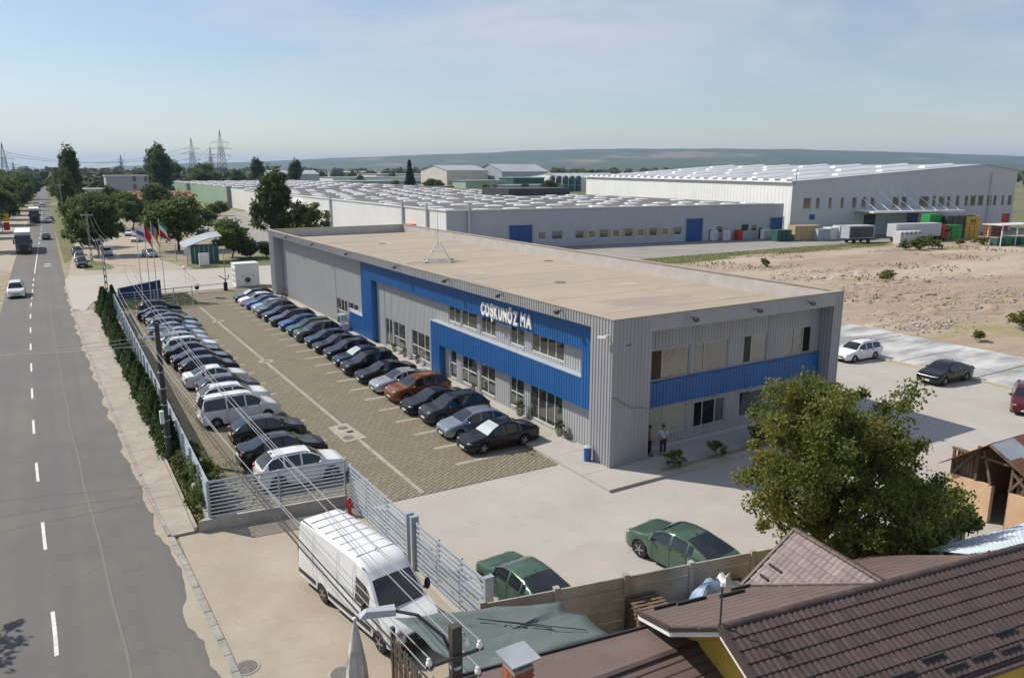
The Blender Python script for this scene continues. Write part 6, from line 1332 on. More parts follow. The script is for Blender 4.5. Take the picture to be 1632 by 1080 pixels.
# ================================================================== white delivery van
def big_van():
    T = thing('delivery_van', 'long high roof white delivery van at the gate', 'van', (8.56,24.17,0), R(-80.4)+math.pi)
    L, W, H = 6.9, 2.02, 2.68; x0 = -L/2
    top = [(0,.62),(.05,.95),(.25,1.10),(.85,1.32),(1.0,1.40),(1.45,1.92),(1.72,2.22),(2.05,2.52),(2.5,2.66),(3.2,2.68),(6.2,2.66),(6.75,2.60),(6.86,2.45),(6.9,1.2)]
    xs = sorted({0,.05,.14,.25,.5,.85,1.0,1.2,1.45,1.6,1.72,1.9,2.05,2.25,2.5,2.62,3.2,4.0,4.6,5.4,6.2,6.5,6.75,6.86,6.9}|{1.0+.43*math.sin(k*math.pi/8) for k in range(-4,5)}|{4.95+.43*math.sin(k*math.pi/8) for k in range(-4,5)})
    q = []
    for x in xs:
        if not q or x-q[-1] > .03: q.append(x)
    xs = q; rings = []
    for x in xs:
        zt = interp(top, x); zb = min(lerp(1.18,1.28,min(1,x/2)), zt-.06); f = max(0,(.8-x)/.8); g = max(0,(x-L+.2)/.2); w = W/2*(1-.22*f**2-.06*g**2); sill = .34+.06*f
        for ax in (1.0,4.95):
            if abs(x-ax) < .431: sill = max(sill, .36+math.sqrt(max(0,.43**2-(x-ax)**2)))
        h = zt-zb; tum = .10 if x > 1.9 else .16; w4 = w*.985-h*tum
        rings.append([(w*.97,sill),(w,max(.72,sill+.02)),(w*.99,zb),(w*.985-h*.6*tum,zb+h*.62),(w4,zb+h*.93),(w4-.10,zb+h*.985),(w4*.55,zt-.004),(0,zt)])
    vs = []
    for x, r in zip(xs, rings): vs += [(x+x0,p[0],p[1]) for p in r]+[(x+x0,-p[0],p[1]) for p in r]
    fb, fw_, fl, fr_ = [], [], [], []
    for i in range(len(xs)-1):
        m_ = (xs[i]+xs[i+1])/2
        for k in range(7):
            a, b = i*16+k, (i+1)*16+k; A_, B_ = (a,a+1,b+1,b), (a+8,b+8,b+9,a+9)
            if k >= 5 and 1.0 < m_ < 1.72: fw_ += [A_,B_]
            elif k == 2 and 1.55 < m_ < 2.5: fl.append(A_); fr_.append(B_)
            else: fb += [A_,B_]
    n = len(xs)-1; fb.append(tuple(reversed(range(8)))+tuple(range(8,15))); fb.append(tuple(n*16+k for k in range(8))+tuple(n*16+8+k for k in reversed(range(7))))
    def sub(fs):
        mb = MB(); mp = {}
        for f in fs:
            for i in f:
                if i not in mp: mp[i] = len(mb.v); mb.v.append(vs[i])
            mb.f.append(tuple(mp[i] for i in f)); mb.m.append(0)
        return mb
    sub(fb).build('body', PA['white'], T, smooth=40); sub(fw_).build('windscreen', M['carglass'], T, smooth=40); sub(fl).build('side_window', M['carglass'], T, smooth=40); sub(fr_).build('side_window', M['carglass'], T, smooth=40)
    MB().box(x0+.25,-.8,.26,x0+L-.1,.8,.66).build('underbody', M['black'], T)
    # roof ribs, seams, mouldings
    for k in range(7):
        mb = MB(); x = x0+2.75+k*.56; mb.box(x,-.74,2.665,x+.045,.74,2.692); mb.build('roof_rib', M['whitepaint'], T)
    for s in (1,-1):
        mb = MB()
        for x in (2.62,3.75,5.6): mb.beam((x0+x,s*1.012,.5),(x0+x,s*.985,2.0),.014,.012); mb.beam((x0+x,s*.985,2.0),(x0+x,s*.90,2.5),.014,.012)
        mb.beam((x0+2.6,s*1.002,1.42),(x0+3.9,s*1.002,1.44),.02,.03); mb.build('panel_seam', M['greywall2'], T)
        mb = MB(); mb.beam((x0+1.5,s*1.012,.62),(x0+4.45,s*1.012,.62),.03,.16); mb.beam((x0+5.45,s*1.012,.62),(x0+6.8,s*1.0,.62),.03,.16); mb.build('side_moulding', M['black'], T)
        mb = MB(); mb.beam((x0+2.05,s*.82,2.5),(x0+6.7,s*.80,2.62),.03,.03); mb.build('gutter_strip', M['black'], T)
        mb = MB(); mb.blob((x0+1.42,s*1.26,1.52),(.10,.12,.24),8,6); mb.beam((x0+1.45,s*.98,1.4),(x0+1.43,s*1.2,1.42),.08,.06); mb.build('mirror', M['black'], T, smooth=60)
        mb = MB(); mb.blob((x0+.18,s*.72,.98),(.16,.17,.16),8,6); mb.build('headlight', M['lamp'], T, smooth=60); mb = MB(); mb.box(x0+L-.04,s*.9-.1,.9,x0+L+.012,s*.9+.06,1.5); mb.build('taillight', M['taillamp'], T)
    MB().box(x0-.02,-.85,.34,x0+.12,.85,.62).build('bumper', M['black'], T); MB().box(x0-.02,-.55,.70,x0+.06,.55,.88).build('grille', M['black'], T); mb = MB(); mb.beam((x0+2.7,0,2.69),(x0+2.62,0,2.82),.03,.03); mb.build('antenna', M['black'], T)
    mb = MB(); mb.beam((x0+1.06,-.72,1.445),(x0+1.0,.72,1.445),.05,.03); mb.build('wiper', M['black'], T)
    if .36 not in WM: WM[.36] = wheel_meshes(.36)
    for s in (1,-1):
        for ax in (1.0,4.95):
            o = link('wheel', WM[.36][0], T, (x0+ax, s*.88, .36));
            if s > 0: o.rotation_euler = (0,0,math.pi)
            link('rim', WM[.36][1], o)
big_van()
# ================================================================== the neighbour's house
O = Vector((13.3,11.93,0)); HU = Vector((.9876,-.157,0)); HV = Vector((.157,.9876,0)); HZ = 4.5; SL = .44
def hp_(s, d, z=None): p = O+HU*s+HV*d; p.z = HZ-SL*abs(d) if z is None else z; return p
HS = thing('house', 'house with brown metal tile roofs and yellow walls at the lower right', 'house', tuple(O), math.atan2(HU.y, HU.x))
inv = Matrix.Translation(O) @ Matrix.Rotation(math.atan2(HU.y, HU.x), 4, 'Z'); inv = inv.inverted()
def hb(mb, name, m, parent=HS, smooth=None):
    mb.xf(inv); return mb.build(name, m, parent, smooth=smooth)
# walls
mb = MB(); SM = 16.
pts = [hp_(.5,-2.2,0),hp_(SM,-2.2,0),hp_(SM,2.9,0),hp_(.5,2.9,0)]
mb.quad(pts[0],pts[1],hp_(SM,-2.2,3.35),hp_(.5,-2.2,3.35)); mb.quad(hp_(8.3,2.9,0),pts[3],hp_(.5,2.9,3.1),hp_(8.3,2.9,3.1)); mb.poly([pts[3],pts[0],hp_(.5,-2.2,3.45),hp_(.5,0,4.38),hp_(.5,2.9,3.15)]); hb(mb, 'wall', M['yellowwall'])
# roof decks
def slab(pts, th=.09):
    mb = MB(); n = len(pts); lo = [Vector(p)-Vector((0,0,th)) for p in pts]; mb.add(list(pts)+lo, [tuple(range(n)), tuple(reversed(range(n,2*n)))]+[(i, i+n, (i+1)%n+n, (i+1)%n) for i in range(n)]); return mb
DF = 2.62
pf = slab([hp_(0,0),hp_(0,-DF),hp_(SM,-DF),hp_(SM,0)]); hb(pf, 'roof_deck', M['tile'])
def on_slope(px, py):
    z = 3.2
    for _ in range(40):
        p = G(px, py, z)-O; z = HZ-SL*abs(p.x*HV.x+p.y*HV.y)
    return G(px, py, z)
Q1, Q2, Q3 = on_slope(1455,884), on_slope(1545,884), on_slope(1632,869.5)
back = hb(slab([hp_(0,0),hp_(SM,0),hp_(SM,.25),Q3,Q2,Q1,hp_(8.6,3.4),hp_(-.15,3.45),hp_(-.72,1.05)]), 'rear_roof', M['shingle'])
mb = MB()
for d in [.34*k for k in range(1,10)]: mb.add([hp_(-.4,d)+Vector((0,0,.003)),hp_(8.6,d)+Vector((0,0,.003)),hp_(8.6,d+.03)+Vector((0,0,.016)),hp_(-.4,d+.03)+Vector((0,0,.016))],[(0,1,2,3)])
hb(mb, 'sheet_step', M['shingle'], HS)
# tiles on the near slope and on the lit wing slope
def tile_mesh(w_, l_, m):
    mb = MB(); n = 6; vs = []
    for y_, dz in ((0,.012),(l_+.02,.045)):
        for i in range(n+1): t_ = i/n; vs.append((w_*t_, -y_, dz+.030*(.5-.5*math.cos(2*math.pi*t_))))
    vs += [(w_*i/n, -(l_+.02), .004+.030*(.5-.5*math.cos(2*math.pi*i/n))) for i in range(n+1)]
    mb.add(vs, [(i+n+1,i+n+2,i+1,i) for i in range(n)]+[(i+2*(n+1),i+2*(n+1)+1,i+n+2,i+n+1) for i in range(n)])
    return mb
TW, TL = .196, .352; loose = MB(); tm = tile_mesh(TW, TL, 'tile').mesh('roof_tile', M['tile'], 50); base = tile_mesh(TW, TL, 'tile')
cand = []; rows_ = 8; cosn = math.cos(math.atan(SL)); tilt = math.atan(SL)
for r_ in range(rows_):
    for c_ in range(int(SM/TW)):
        d = -(r_*TL)*cosn*.985; s = c_*TW; p = hp_(s, d); cand.append(((p-Vector((13.5,8,5))).length, s, d, p))
cand.sort(key=lambda c: c[0]); Rt = Matrix.Rotation(tilt, 4, 'X')
for k, (_, s, d, p) in enumerate(cand):
    L_ = Vector((s, d, HZ-SL*abs(d)+.004))
    if k < 190: o = link('roof_tile', tm, HS, tuple(L_)); o.rotation_euler = (tilt,0,0)
    elif s < 13:
        Mx = Matrix.Translation(L_) @ Rt; o_ = len(loose.v); loose.v += [tuple(Mx @ Vector(v)) for v in base.v]; loose.f += [tuple(i+o_ for i in f) for f in base.f]; loose.m += base.m
lo_ = loose.build('roof_tiles', M['tile'], HS, smooth=50); lo_['kind'] = 'stuff'
cpm = MB()
for i in range(8): a = math.pi*i/7; cpm.v += [(0,-.11*math.cos(a),.085*math.sin(a)),(.345,-.10*math.cos(a),.075*math.sin(a)+.0)]
for i in range(7): cpm.f.append((2*i,2*i+2,2*i+3,2*i+1)); cpm.m.append(0)
cpm.f.append(tuple(2*i for i in range(8))); cpm.m.append(0); cpm = cpm.mesh('ridge_cap', M['tile'], 50)
for i in range(38): link('ridge_cap', cpm, HS, (i*.34, 0, HZ+.015))
# wing
ws, wd, we = 5.49, 3.44, 3.59
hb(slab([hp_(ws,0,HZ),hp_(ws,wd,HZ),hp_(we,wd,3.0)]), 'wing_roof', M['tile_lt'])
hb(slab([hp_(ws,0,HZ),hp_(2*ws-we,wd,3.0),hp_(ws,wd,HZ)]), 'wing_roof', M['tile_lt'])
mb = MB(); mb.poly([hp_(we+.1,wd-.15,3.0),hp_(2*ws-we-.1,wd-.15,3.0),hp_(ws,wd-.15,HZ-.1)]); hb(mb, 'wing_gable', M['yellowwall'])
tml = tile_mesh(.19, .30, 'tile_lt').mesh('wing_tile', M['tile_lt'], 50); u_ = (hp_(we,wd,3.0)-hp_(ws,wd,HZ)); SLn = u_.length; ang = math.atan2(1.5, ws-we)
for r_ in range(8):
    for c_ in range(18):
        dd = wd-(c_+1)*.19; sl_ = r_*.30; fr2 = (r_+.8)*.30/SLn
        if dd < fr2*wd-.42 or fr2 > 1.1: continue
        o = link('wing_tile', tml, HS, (ws-sl_*math.cos(ang), dd+.19, HZ-sl_*math.sin(ang)+.01)); o.rotation_euler = (Matrix.Rotation(R(-90),3,'Z') @ Matrix.Rotation(ang,3,'X')).to_euler()
for i in range(11): o = link('ridge_cap', cpm, HS, (ws, .05+i*.31, HZ+.03)); o.rotation_euler = (0,0,R(90))
mb = MB(); mb.beam(hp_(ws,0,HZ)+Vector((-.02,0,.05)),hp_(we,wd,3.0)+Vector((-.02,0,.05)),.16,.04); hb(mb, 'valley_flashing', M['tile_lt']); mb = MB(); mb.beam(hp_(ws,wd+.02,HZ+.06),hp_(we-.06,wd+.02,3.03),.10,.08); hb(mb, 'verge_trim', M['tile'])
for f0, f1, w_ in ((.62,.62,.0),): pass
for a_, b_ in (((.35,.58),(.62,.58)),((.50,.76),(.82,.76))):
    def wp(t_, v_): p = hp_(ws,0,HZ).lerp(hp_(ws,0,HZ),0); return hp_(lerp(ws,we,v_), lerp(wd, v_*wd, t_), lerp(HZ,3.0,v_))+Vector((-.05,0,.07))
    mb = MB(); mb.beam(wp(a_[0]-.2,a_[1]),wp(b_[0]-.1,b_[1]),.05,.07); hb(mb, 'snow_guard', M['darksteel'])
# trims, fascia, vent pipe, snow guards on the rear slope
mb = MB()
E_ = [hp_(0,0),hp_(-.72,1.05),hp_(-.15,3.45)]
for p,q in zip(E_,E_[1:]): mb.beam(p+Vector((0,0,-.03)),q+Vector((0,0,-.03)),.10,.12)
hb(mb, 'rake_trim', M['tile'])
mb = MB()
for p,q in zip(E_,E_[1:]): mb.beam(p+Vector((.02,.02,-.17)),q+Vector((.02,.02,-.17)),.05,.16)
hb(mb, 'fascia', M['whitepaint'])
mb = MB(); mb.beam(hp_(-.02,0)+Vector((0,0,.03)),hp_(-.02,-DF)+Vector((0,0,.03)),.14,.13); hb(mb, 'front_rake_trim', M['tile']); mb = MB(); mb.beam(hp_(.03,-.02)+Vector((0,0,-.15)),hp_(.03,-DF)+Vector((0,0,-.15)),.06,.20); hb(mb, 'front_fascia', M['whitepaint'])
mb = MB(); mb.beam(hp_(.02,-DF-.06)+Vector((0,0,-.06)),hp_(SM,-DF-.06)+Vector((0,0,-.06)),.12,.10); hb(mb, 'gutter', M['tile'])
for s0,s1,d0 in ((.9,1.9,3.05),(2.15,3.05,2.75),(.2,.95,3.2),(2.9,3.6,3.15),(5.9,6.6,3.1)):
    mb = MB(); mb.beam(hp_(s0,d0)+Vector((0,0,.06)),hp_(s1,d0)+Vector((0,0,.06)),.05,.10); hb(mb, 'snow_guard', M['darksteel'])
for s0,d0 in ((4.6,-2.05),(6.0,-2.35),(5.0,-2.38),(7.3,-2.0),(7.0,-2.4),(8.6,-2.1),(3.4,-2.2)):
    mb = MB(); mb.beam(hp_(s0,d0)+Vector((0,0,.09)),hp_(s0+.75,d0)+Vector((0,0,.09)),.05,.11); hb(mb, 'snow_guard', M['darksteel'])
mb = MB(); p = hp_(.02,.02); mb.cyl(p,p+Vector((0,0,1.15)),.025,.025,8); hb(mb, 'vent_pipe', M['darksteel']); mb = MB(); p = hp_(.02,.02); mb.cyl(p+Vector((0,0,1.15)),p+Vector((0,0,1.25)),.06,.05,10); hb(mb, 'pipe_cap', M['porcelain'])
# lean-to with pale corrugated sheet behind the house
ca_, cb_, cc_, cd_ = G(1478,876,2.7), G(1660,826,2.7), Q3+(Q3-Q2)*.3+Vector((0,0,.03)), Q2+Vector((0,0,.03))
LT = thing('lean_to', 'lean-to roofed with pale blue corrugated sheet behind the house', 'shed')
mb = MB(); wv = 40
for i in range(wv):
    t0, t1 = i/wv, (i+1)/wv; z_ = [.03*(k%2) for k in (i,i+1)]
    a0, a1, b0, b1 = ca_.lerp(cb_,t0), ca_.lerp(cb_,t1), cd_.lerp(cc_,t0), cd_.lerp(cc_,t1)
    mb.quad((b0.x,b0.y,b0.z+z_[0]),(b1.x,b1.y,b1.z+z_[1]),(a1.x,a1.y,a1.z+z_[1]),(a0.x,a0.y,a0.z+z_[0]))
mb.build('roof_sheet', M['paleblue'], LT)
mb = MB()
for p in (ca_,cb_,ca_.lerp(cb_,.5)): mb.cyl((p.x,p.y-.15,0),(p.x,p.y-.15,2.72),.05,.05,8)
mb.build('posts', M['wood'], LT)
# low brown roof left of the house, brick chimney, shade cloth
SR = thing('outbuilding', 'low outbuilding with flat brown sheet roof left of the house', 'shed')
zr_ = 3.0; rp0, rp1 = Vector((6.9,13.75,zr_)), Vector((14.3,13.3,zr_)); e0, e1 = Vector((6.9,16.1,2.6)), Vector((13.75,15.08,2.6)); f0_, f1_ = Vector((6.9,10.6,2.35)), Vector((14.6,10.4,2.35))
slab([rp0,rp1,e1,e0],.06).build('rear_slope', M['shingle'], SR); slab([f0_,f1_,rp1,rp0],.06).build('front_slope', M['shingle'], SR)
mb = MB(); mb.beam(rp0+Vector((0,0,.03)),rp1+Vector((0,0,.03)),.16,.06); mb.build('ridge_trim', M['tile'], SR)
mb = MB(); mb.box(7.2,11.0,0,13.5,14.9,2.3); mb.build('wall', M['yellowwall'], SR)
for k in range(9):    # courses of the front slope
    t_ = (k+1)/10; a_, b_ = rp0.lerp(f0_,t_), rp1.lerp(f1_,t_); mb = MB(); mb.beam(a_+Vector((0,0,.012)),b_+Vector((0,0,.012)),.03,.02); mb.build('shingle_course', M['tile'], SR)
mb = MB(); mb.beam(e0+Vector((0,.02,.03)),e1+Vector((0,.02,.03)),.05,.08); mb.build('gutter', M['darksteel'], SR)
for a_, b_ in (((8.8,14.9),(13.0,13.6)),((10.4,13.9),(13.9,14.6))):
    pass
CH = thing('chimney', 'square red brick chimney with a flat grey metal cap', 'chimney', (8.55,13.78,2.6)); bw = .56
bk = MB(); bk.box(-.118,-.045,-.03,.118,.045,.03); bk = bk.mesh('brick', M['brick'])
mb = MB(); mb.box(-.262,-.262,-.2,.262,.262,1.55); mb.build('core', M['kerbstone'], CH)
for k in range(22):
    z_ = -.05+k*.07
    if z_ > 1.35 and z_ < 1.5: pass
    for sd_ in range(4):
        for j in range(2):
            x_ = (-.135+j*.27) + (.03 if k%2 else -.03)*(1 if sd_%2 == 0 else -1); x_ = max(-.16,min(.16,x_))
            p = Matrix.Rotation(sd_*math.pi/2,3,'Z') @ Vector((x_,-.235,z_)); o = link('brick', bk, CH, tuple(p)); o.rotation_euler = (0,0,sd_*math.pi/2)
mb = MB()
for sx in (-.2,.2):
    for sy in (-.2,.2): mb.box(sx-.05,sy-.05,1.5,sx+.05,sy+.05,1.74)
mb.build('cap_support', M['brick'], CH); mb = MB(); mb.box(-.40,-.40,1.741,.40,.40,1.78); mb.build('cap', M['zinc'], CH)
TP = [G(628,984,2.45),G(700,976,2.5),G(790,966,2.45),G(893,958,2.62),G(903,976,2.45),G(935,981,2.5),G(975,1012,2.55),G(862,1043,2.6),G(750,1082,2.6),G(690,1035,2.5)]
cn = sum((Vector(p) for p in TP), Vector())/len(TP); cn.z = 2.45; mb = MB(); rg = random.Random(4); ringv = [[Vector(p) for p in TP]]
fine = []
for p,q in zip(TP,TP[1:]+TP[:1]):
    for k in range(4): fine.append(p.lerp(q,k/4)+((q-p).cross(Vector((0,0,1))).normalized()*.10*math.sin(math.pi*k/4) if (q-p).length > .8 else Vector()))
N_ = len(fine); vs = []
for k in range(6):
    t_ = k/6; vs += [f.lerp(cn,t_)+Vector((0,0,(-.05*math.sin(t_*3.1)+rg.uniform(-.04,.04)) if k else 0)) for f in fine]
vs.append(cn); fs = [(k*N_+i,k*N_+(i+1)%N_,(k+1)*N_+(i+1)%N_,(k+1)*N_+i) for k in range(5) for i in range(N_)]+[(5*N_+i,5*N_+(i+1)%N_,6*N_) for i in range(N_)]
mb.add(vs, fs); o = mb.build('shade_cloth', M['tarp'], smooth=70); tag(o, 'sagging grey green shade cloth stretched beside the concrete wall', 'shade cloth')
sol = o.modifiers.new('thickness','SOLIDIFY'); sol.thickness = .012
mb = MB(); mb.tube([G(880,1000,2.52),G(760,985,2.56),G(935,1003,2.6)],.015,5); tag(mb.build('support_cable', M['wiredark']), 'dark support cable across the shade cloth', 'cable')
# dark picket fence beside the cloth
PF = thing('picket_fence', 'dark slatted fence panel below the delivery van front wheel', 'fence', (7.62,19.35,0))
pk_ = MB(); pk_.box(-.012,-.045,.05,.012,.045,1.95); pk_.add([(-.012,-.045,1.95),(.012,-.045,1.95),(.012,.045,1.95),(-.012,.045,1.95),(0,0,2.04)],[(0,1,4),(1,2,4),(2,3,4),(3,0,4)]); pk_ = pk_.mesh('picket', M['wood'])
for i in range(34): o = link('picket', pk_, PF, (rnd.uniform(-.02,.02)-.0015*i, -i*.125, rnd.uniform(-.06,.06))); o.rotation_euler = (rnd.uniform(-.03,.03),0,0)
mb = MB(); mb.box(.014,-4.3,.5,.06,.05,.58); mb.box(.014,-4.3,1.5,.06,.05,1.58); mb.build('rail', M['wood'], PF); mb = MB(); mb.box(-.06,-.02,0,.06,.10,2.3); mb.build('post', M['darkpole'], PF)
# closed parasol
t = thing('parasol', 'closed off-white parasol standing by the driveway edge', 'parasol', (6.45,19.35,0)); MB().cyl((0,0,0),(0,0,2.95),.03,.03,8).build('pole', M['frame_w'], t)
mb = MB(); prof = [(.34,.7),(.28,1.1),(.23,1.5),(.18,2.0),(.10,2.6),(.03,2.92)]; n = 16; vs = [(r*(1+.28*math.cos(8*2*math.pi*i/n+z*2))*math.cos(2*math.pi*i/n), r*(1+.28*math.cos(8*2*math.pi*i/n+z*2))*math.sin(2*math.pi*i/n), z) for r,z in prof for i in range(n)]
mb.add(vs,[(k*n+i,k*n+(i+1)%n,(k+1)*n+(i+1)%n,(k+1)*n+i) for k in range(5) for i in range(n)]); mb.build('canopy', M['canvas'], t, smooth=80); MB().blob((0,0,2.98),(.07,.07,.06),10,6).build('finial', M['whitepaint'], t, smooth=60); MB().lathe([(.35,0),(.35,.06),(.06,.12),(.05,.4)],16).build('base', M['kerbstone'], t)
mb = MB(); mb.lathe([(.19,0),(.19,.04)],14,0,(0,0,1.9)); mb.build('tie_strap', M['canvas'], t)
# clutter by the wall
def pal(loc, rz, n, label):
    t = thing('pallet_stack', label, 'pallets', loc, rz)
    for k in range(n):
        for j in range(5): mb = MB(); mb.box(-.6,-.4+j*.2,k*.145+.11,.6,-.4+j*.2+.12,k*.145+.132); mb.build('board', M['wood'], t)
        for j in (-.55,-.05,.45): mb = MB(); mb.box(j,-.4,k*.145,j+.1,.4,k*.145+.108); mb.build('runner', M['wood'], t)
g = G(1018,985,1.2); pal((16.2,17.75,0),R(-10),9,'stack of old wooden pallets against the concrete wall'); pal((19.6,17.0,0),R(-11),8,'wooden pallets leaning pile behind the rear roof edge by the wall')
t = thing('covered_heap', 'heap covered with white and blue plastic sheets by the wall', 'heap', (18.2,16.75,0)); rg = random.Random(9); mb = MB(); mb.blob((0,0,.4),(1.25,.62,1.55),14,9,0,.22,rg); mb.build('blue_sheet', M['tarpblue'], t, smooth=80); mb = MB(); mb.blob((.5,-.1,.55),(.85,.6,1.4),14,9,0,.3,rg); mb.build('white_sheet', M['tarpwhite'], t, smooth=80)
t = thing('storage_sacks', 'white and dark plastic sacks piled beside the foreground pole', 'sacks', (7.35,15.6,0)); rg = random.Random(10)
for k in range(6): mb = MB(); mb.blob((rg.uniform(-.3,.6),rg.uniform(-.5,.5),.35+.28*k*.6),(.36,.32,.3),10,7,0,.35,rg); mb.build('sack', M['tarpwhite'] if k%2 else M['navy'], t, smooth=80)
# ================================================================== shed with the patched tin roof
SH_ = thing('timber_shed', 'open timber shed with patched rusty tin roof and salmon wall', 'shed', (34.9,14.4,0), R(-3))
mb = MB(); mb.box(0,0,0,.25,1.15,1.75); mb.box(.001,1.9,0,.25,3.9,1.75); mb.box(.25,.0,0,6,.2,2.6); mb.box(.25,3.7,0,6,3.9,2.6); mb.box(5.8,.2,0,6,3.7,2.6); mb.build('wall', M['salmon'], SH_)
for p,q in (((.1,.1,1.75),(.1,.1,2.95)),((.1,3.8,1.75),(.1,3.8,2.95)),((.1,1.15,0),(.1,1.15,3.3)),((.1,2.7,1.75),(.1,2.7,3.4)),((.05,3.7,1.8),(.05,2.75,3.2)),((.05,.2,1.85),(.05,1.1,2.7)),((.1,0,2.95),(.1,3.9,2.95)),((.08,1.2,1.8),(.08,.5,2.9)),((.1,2.0,1.75),(.1,2.45,3.3))):
    mb = MB(); mb.beam(p,q,.11,.11); mb.build('timber', M['wood'], SH_)
for j in range(6): mb = MB(); mb.box(.16,2.75+j*.16,1.76,.19,2.75+j*.16+.13,3.0); mb.build('plank', M['wood'], SH_)
for j in range(5): mb = MB(); mb.box(.16,.12+j*.17,1.76,.19,.12+j*.17+.14,2.9); mb.build('plank', M['wood'], SH_)
def shr(x, y): yc = 1.95; return 3.85-abs(y-yc)*(.55 if y < yc else .42)
k = 0
for i in range(8):
    for j in range(3):
        x0_, x1_ = -.45+i*.85, -.45+i*.85+.87; y0_, y1_ = 1.95-(j+1)*.93, 1.95-j*.93+.03
        mb = MB(); off = .006*((i+j)%3); mb.quad((x0_,y0_,shr(0,y0_)+off+.02),(x1_,y0_,shr(0,y0_)+off+.02),(x1_,y1_,shr(0,y1_)+off+.02),(x0_,y1_,shr(0,y1_)+off+.02)); mb.build('tin_sheet', M['zinc' if (i*7+j*5)%4 in (0,) or (i < 2 and j == 0) else 'rust'], SH_)
mb = MB(); mb.add([(-.45,1.95,3.86),(6.35,1.95,3.86),(6.35,4.15,2.2),(-.45,4.15,2.2),(-.45,1.95,3.82),(6.35,1.95,3.82),(6.35,4.15,2.16),(-.45,4.15,2.16)],[(0,1,2,3),(7,6,5,4),(0,3,7,4),(1,0,4,5)]); mb.build('rear_roof', M['rust'], SH_)
mb = MB(); mb.add([(-.46,-.9,shr(0,-.9)+.0),(-.46,1.95,3.84),(-.46,1.95,3.72),(-.46,-.9,shr(0,-.9)-.12)],[(0,1,2,3)]); mb.beam((-.47,-.9,shr(0,-.9)-.05),(-.47,1.95,3.78),.04,.12); mb.build('barge_board', M['wood'], SH_)
MB().beam((-1.0,-.4,1.55),(.2,-.25,1.75),.12,.12).build('log', M['wood'], SH_)
# ================================================================== people in the shade
def person(label, loc, rz, shirt, arms):
    t = thing('person', label, 'person', loc, rz)
    def skin(name, verts, edges, rad, m, root=0, lv=2):
        me = bpy.data.meshes.new(name); me.from_pydata(verts, edges, []); me.materials.append(m); o = link(name, me, t)
        md = o.modifiers.new('skin','SKIN'); me.skin_vertices[0].data[root].use_root = True
        for v, r_ in zip(me.skin_vertices[0].data, rad): v.radius = (r_ if isinstance(r_, tuple) else (r_, r_))
        s_ = o.modifiers.new('sub','SUBSURF'); s_.levels = lv; s_.render_levels = lv
        for p in me.polygons: p.use_smooth = True
        md.use_smooth_shade = True; return o
    V_ = [(0,0,.93),(0,0,1.15),(0,.01,1.40),(0,0,1.50),(0,-.02,1.60),(0,-.02,1.70)]; E = [(0,1),(1,2),(2,3),(3,4),(4,5)]; Rr = [(.15,.10),(.14,.095),(.17,.10),.055,.085,.075]
    for s in (1,-1):
        o_ = len(V_); V_ += [(s*.09,0,.88),(s*.10,-.01,.48),(s*.10,.02,.09),(s*.11,-.12,.04)]; Rr += [.085,.06,.045,.045]; E += [(0,o_),(o_,o_+1),(o_+1,o_+2),(o_+2,o_+3)]
        el, wr = arms[0 if s > 0 else 1]; o_ = len(V_); V_ += [(s*.19,0,1.40),(s*el[0],el[1],el[2]),(s*wr[0],wr[1],wr[2])]; Rr += [.06,.045,.033]; E += [(2,o_),(o_,o_+1),(o_+1,o_+2)]
        d = (Vector((s*wr[0],wr[1],wr[2]))-Vector((s*el[0],el[1],el[2]))).normalized(); w_ = Vector((s*wr[0],wr[1],wr[2])); sd = d.orthogonal().normalized(); pl_ = len(V_); V_ += [tuple(w_+d*.08)]; Rr += [.036]; E += [(o_+2,pl_)]
        for f_ in range(4): a_ = len(V_); b_ = w_+d*.10+sd*(.016*(f_-1.5)*1.3); ln = (.06,.075,.07,.055)[f_]; V_ += [tuple(b_+d*ln*.5), tuple(b_+d*ln+d.cross(sd)*.02)]; Rr += [.009,.008]; E += [(pl_,a_),(a_,a_+1)]
        a_ = len(V_); V_ += [tuple(w_+d*.05+sd*.045), tuple(w_+d*.09+sd*.06)]; Rr += [.011,.009]; E += [(pl_,a_),(a_,a_+1)]
    skin('body', V_, E, Rr, M['skin'])
    skin('shirt', [(0,0,.95),(0,0,1.15),(0,.01,1.38),(.19,0,1.39),(-.19,0,1.39)]+[(s*lerp(.19,arms[i][0][0],.85),lerp(0,arms[i][0][1],.85),lerp(1.40,arms[i][0][2],.85)) for i,s in ((0,1),(1,-1))], [(0,1),(1,2),(2,3),(2,4),(3,5),(4,6)], [(.175,.13),(.165,.12),(.185,.12),.082,.082,.07,.07], shirt)
    skin('trousers', [(0,0,.95)]+[v for s in (1,-1) for v in ((s*.09,0,.86),(s*.10,-.01,.48),(s*.10,.02,.12))], [(0,1),(1,2),(2,3),(0,4),(4,5),(5,6)], [(.17,.125),.105,.078,.068,.105,.078,.068], M['trousers'])
    mb = MB(); mb.blob((0,.012,1.685),(.092,.105,.10),12,8); mb.build('hair', M['hair'], t, smooth=80)
    mb = MB(); mb.add([(-.014,-.10,1.60),(.014,-.10,1.60),(0,-.125,1.605),(0,-.10,1.645)],[(0,1,2),(0,2,3),(2,1,3)]); mb.build('nose', M['skin'], t, smooth=60)
    for s in (1,-1): mb = MB(); mb.blob((s*.033,-.098,1.643),(.014,.008,.008),8,5); mb.build('eye', M['hair'], t); mb = MB(); mb.blob((s*.088,-.01,1.62),(.012,.025,.032),8,5); mb.build('ear', M['skin'], t); mb = MB(); mb.blob((s*.11,-.09,.035),(.05,.13,.04),10,6); mb.build('shoe', M['black'], t, smooth=60)
    mb = MB(); mb.box(-.022,-.102,1.566,.022,-.094,1.574); mb.build('mouth', M['rust'], t)
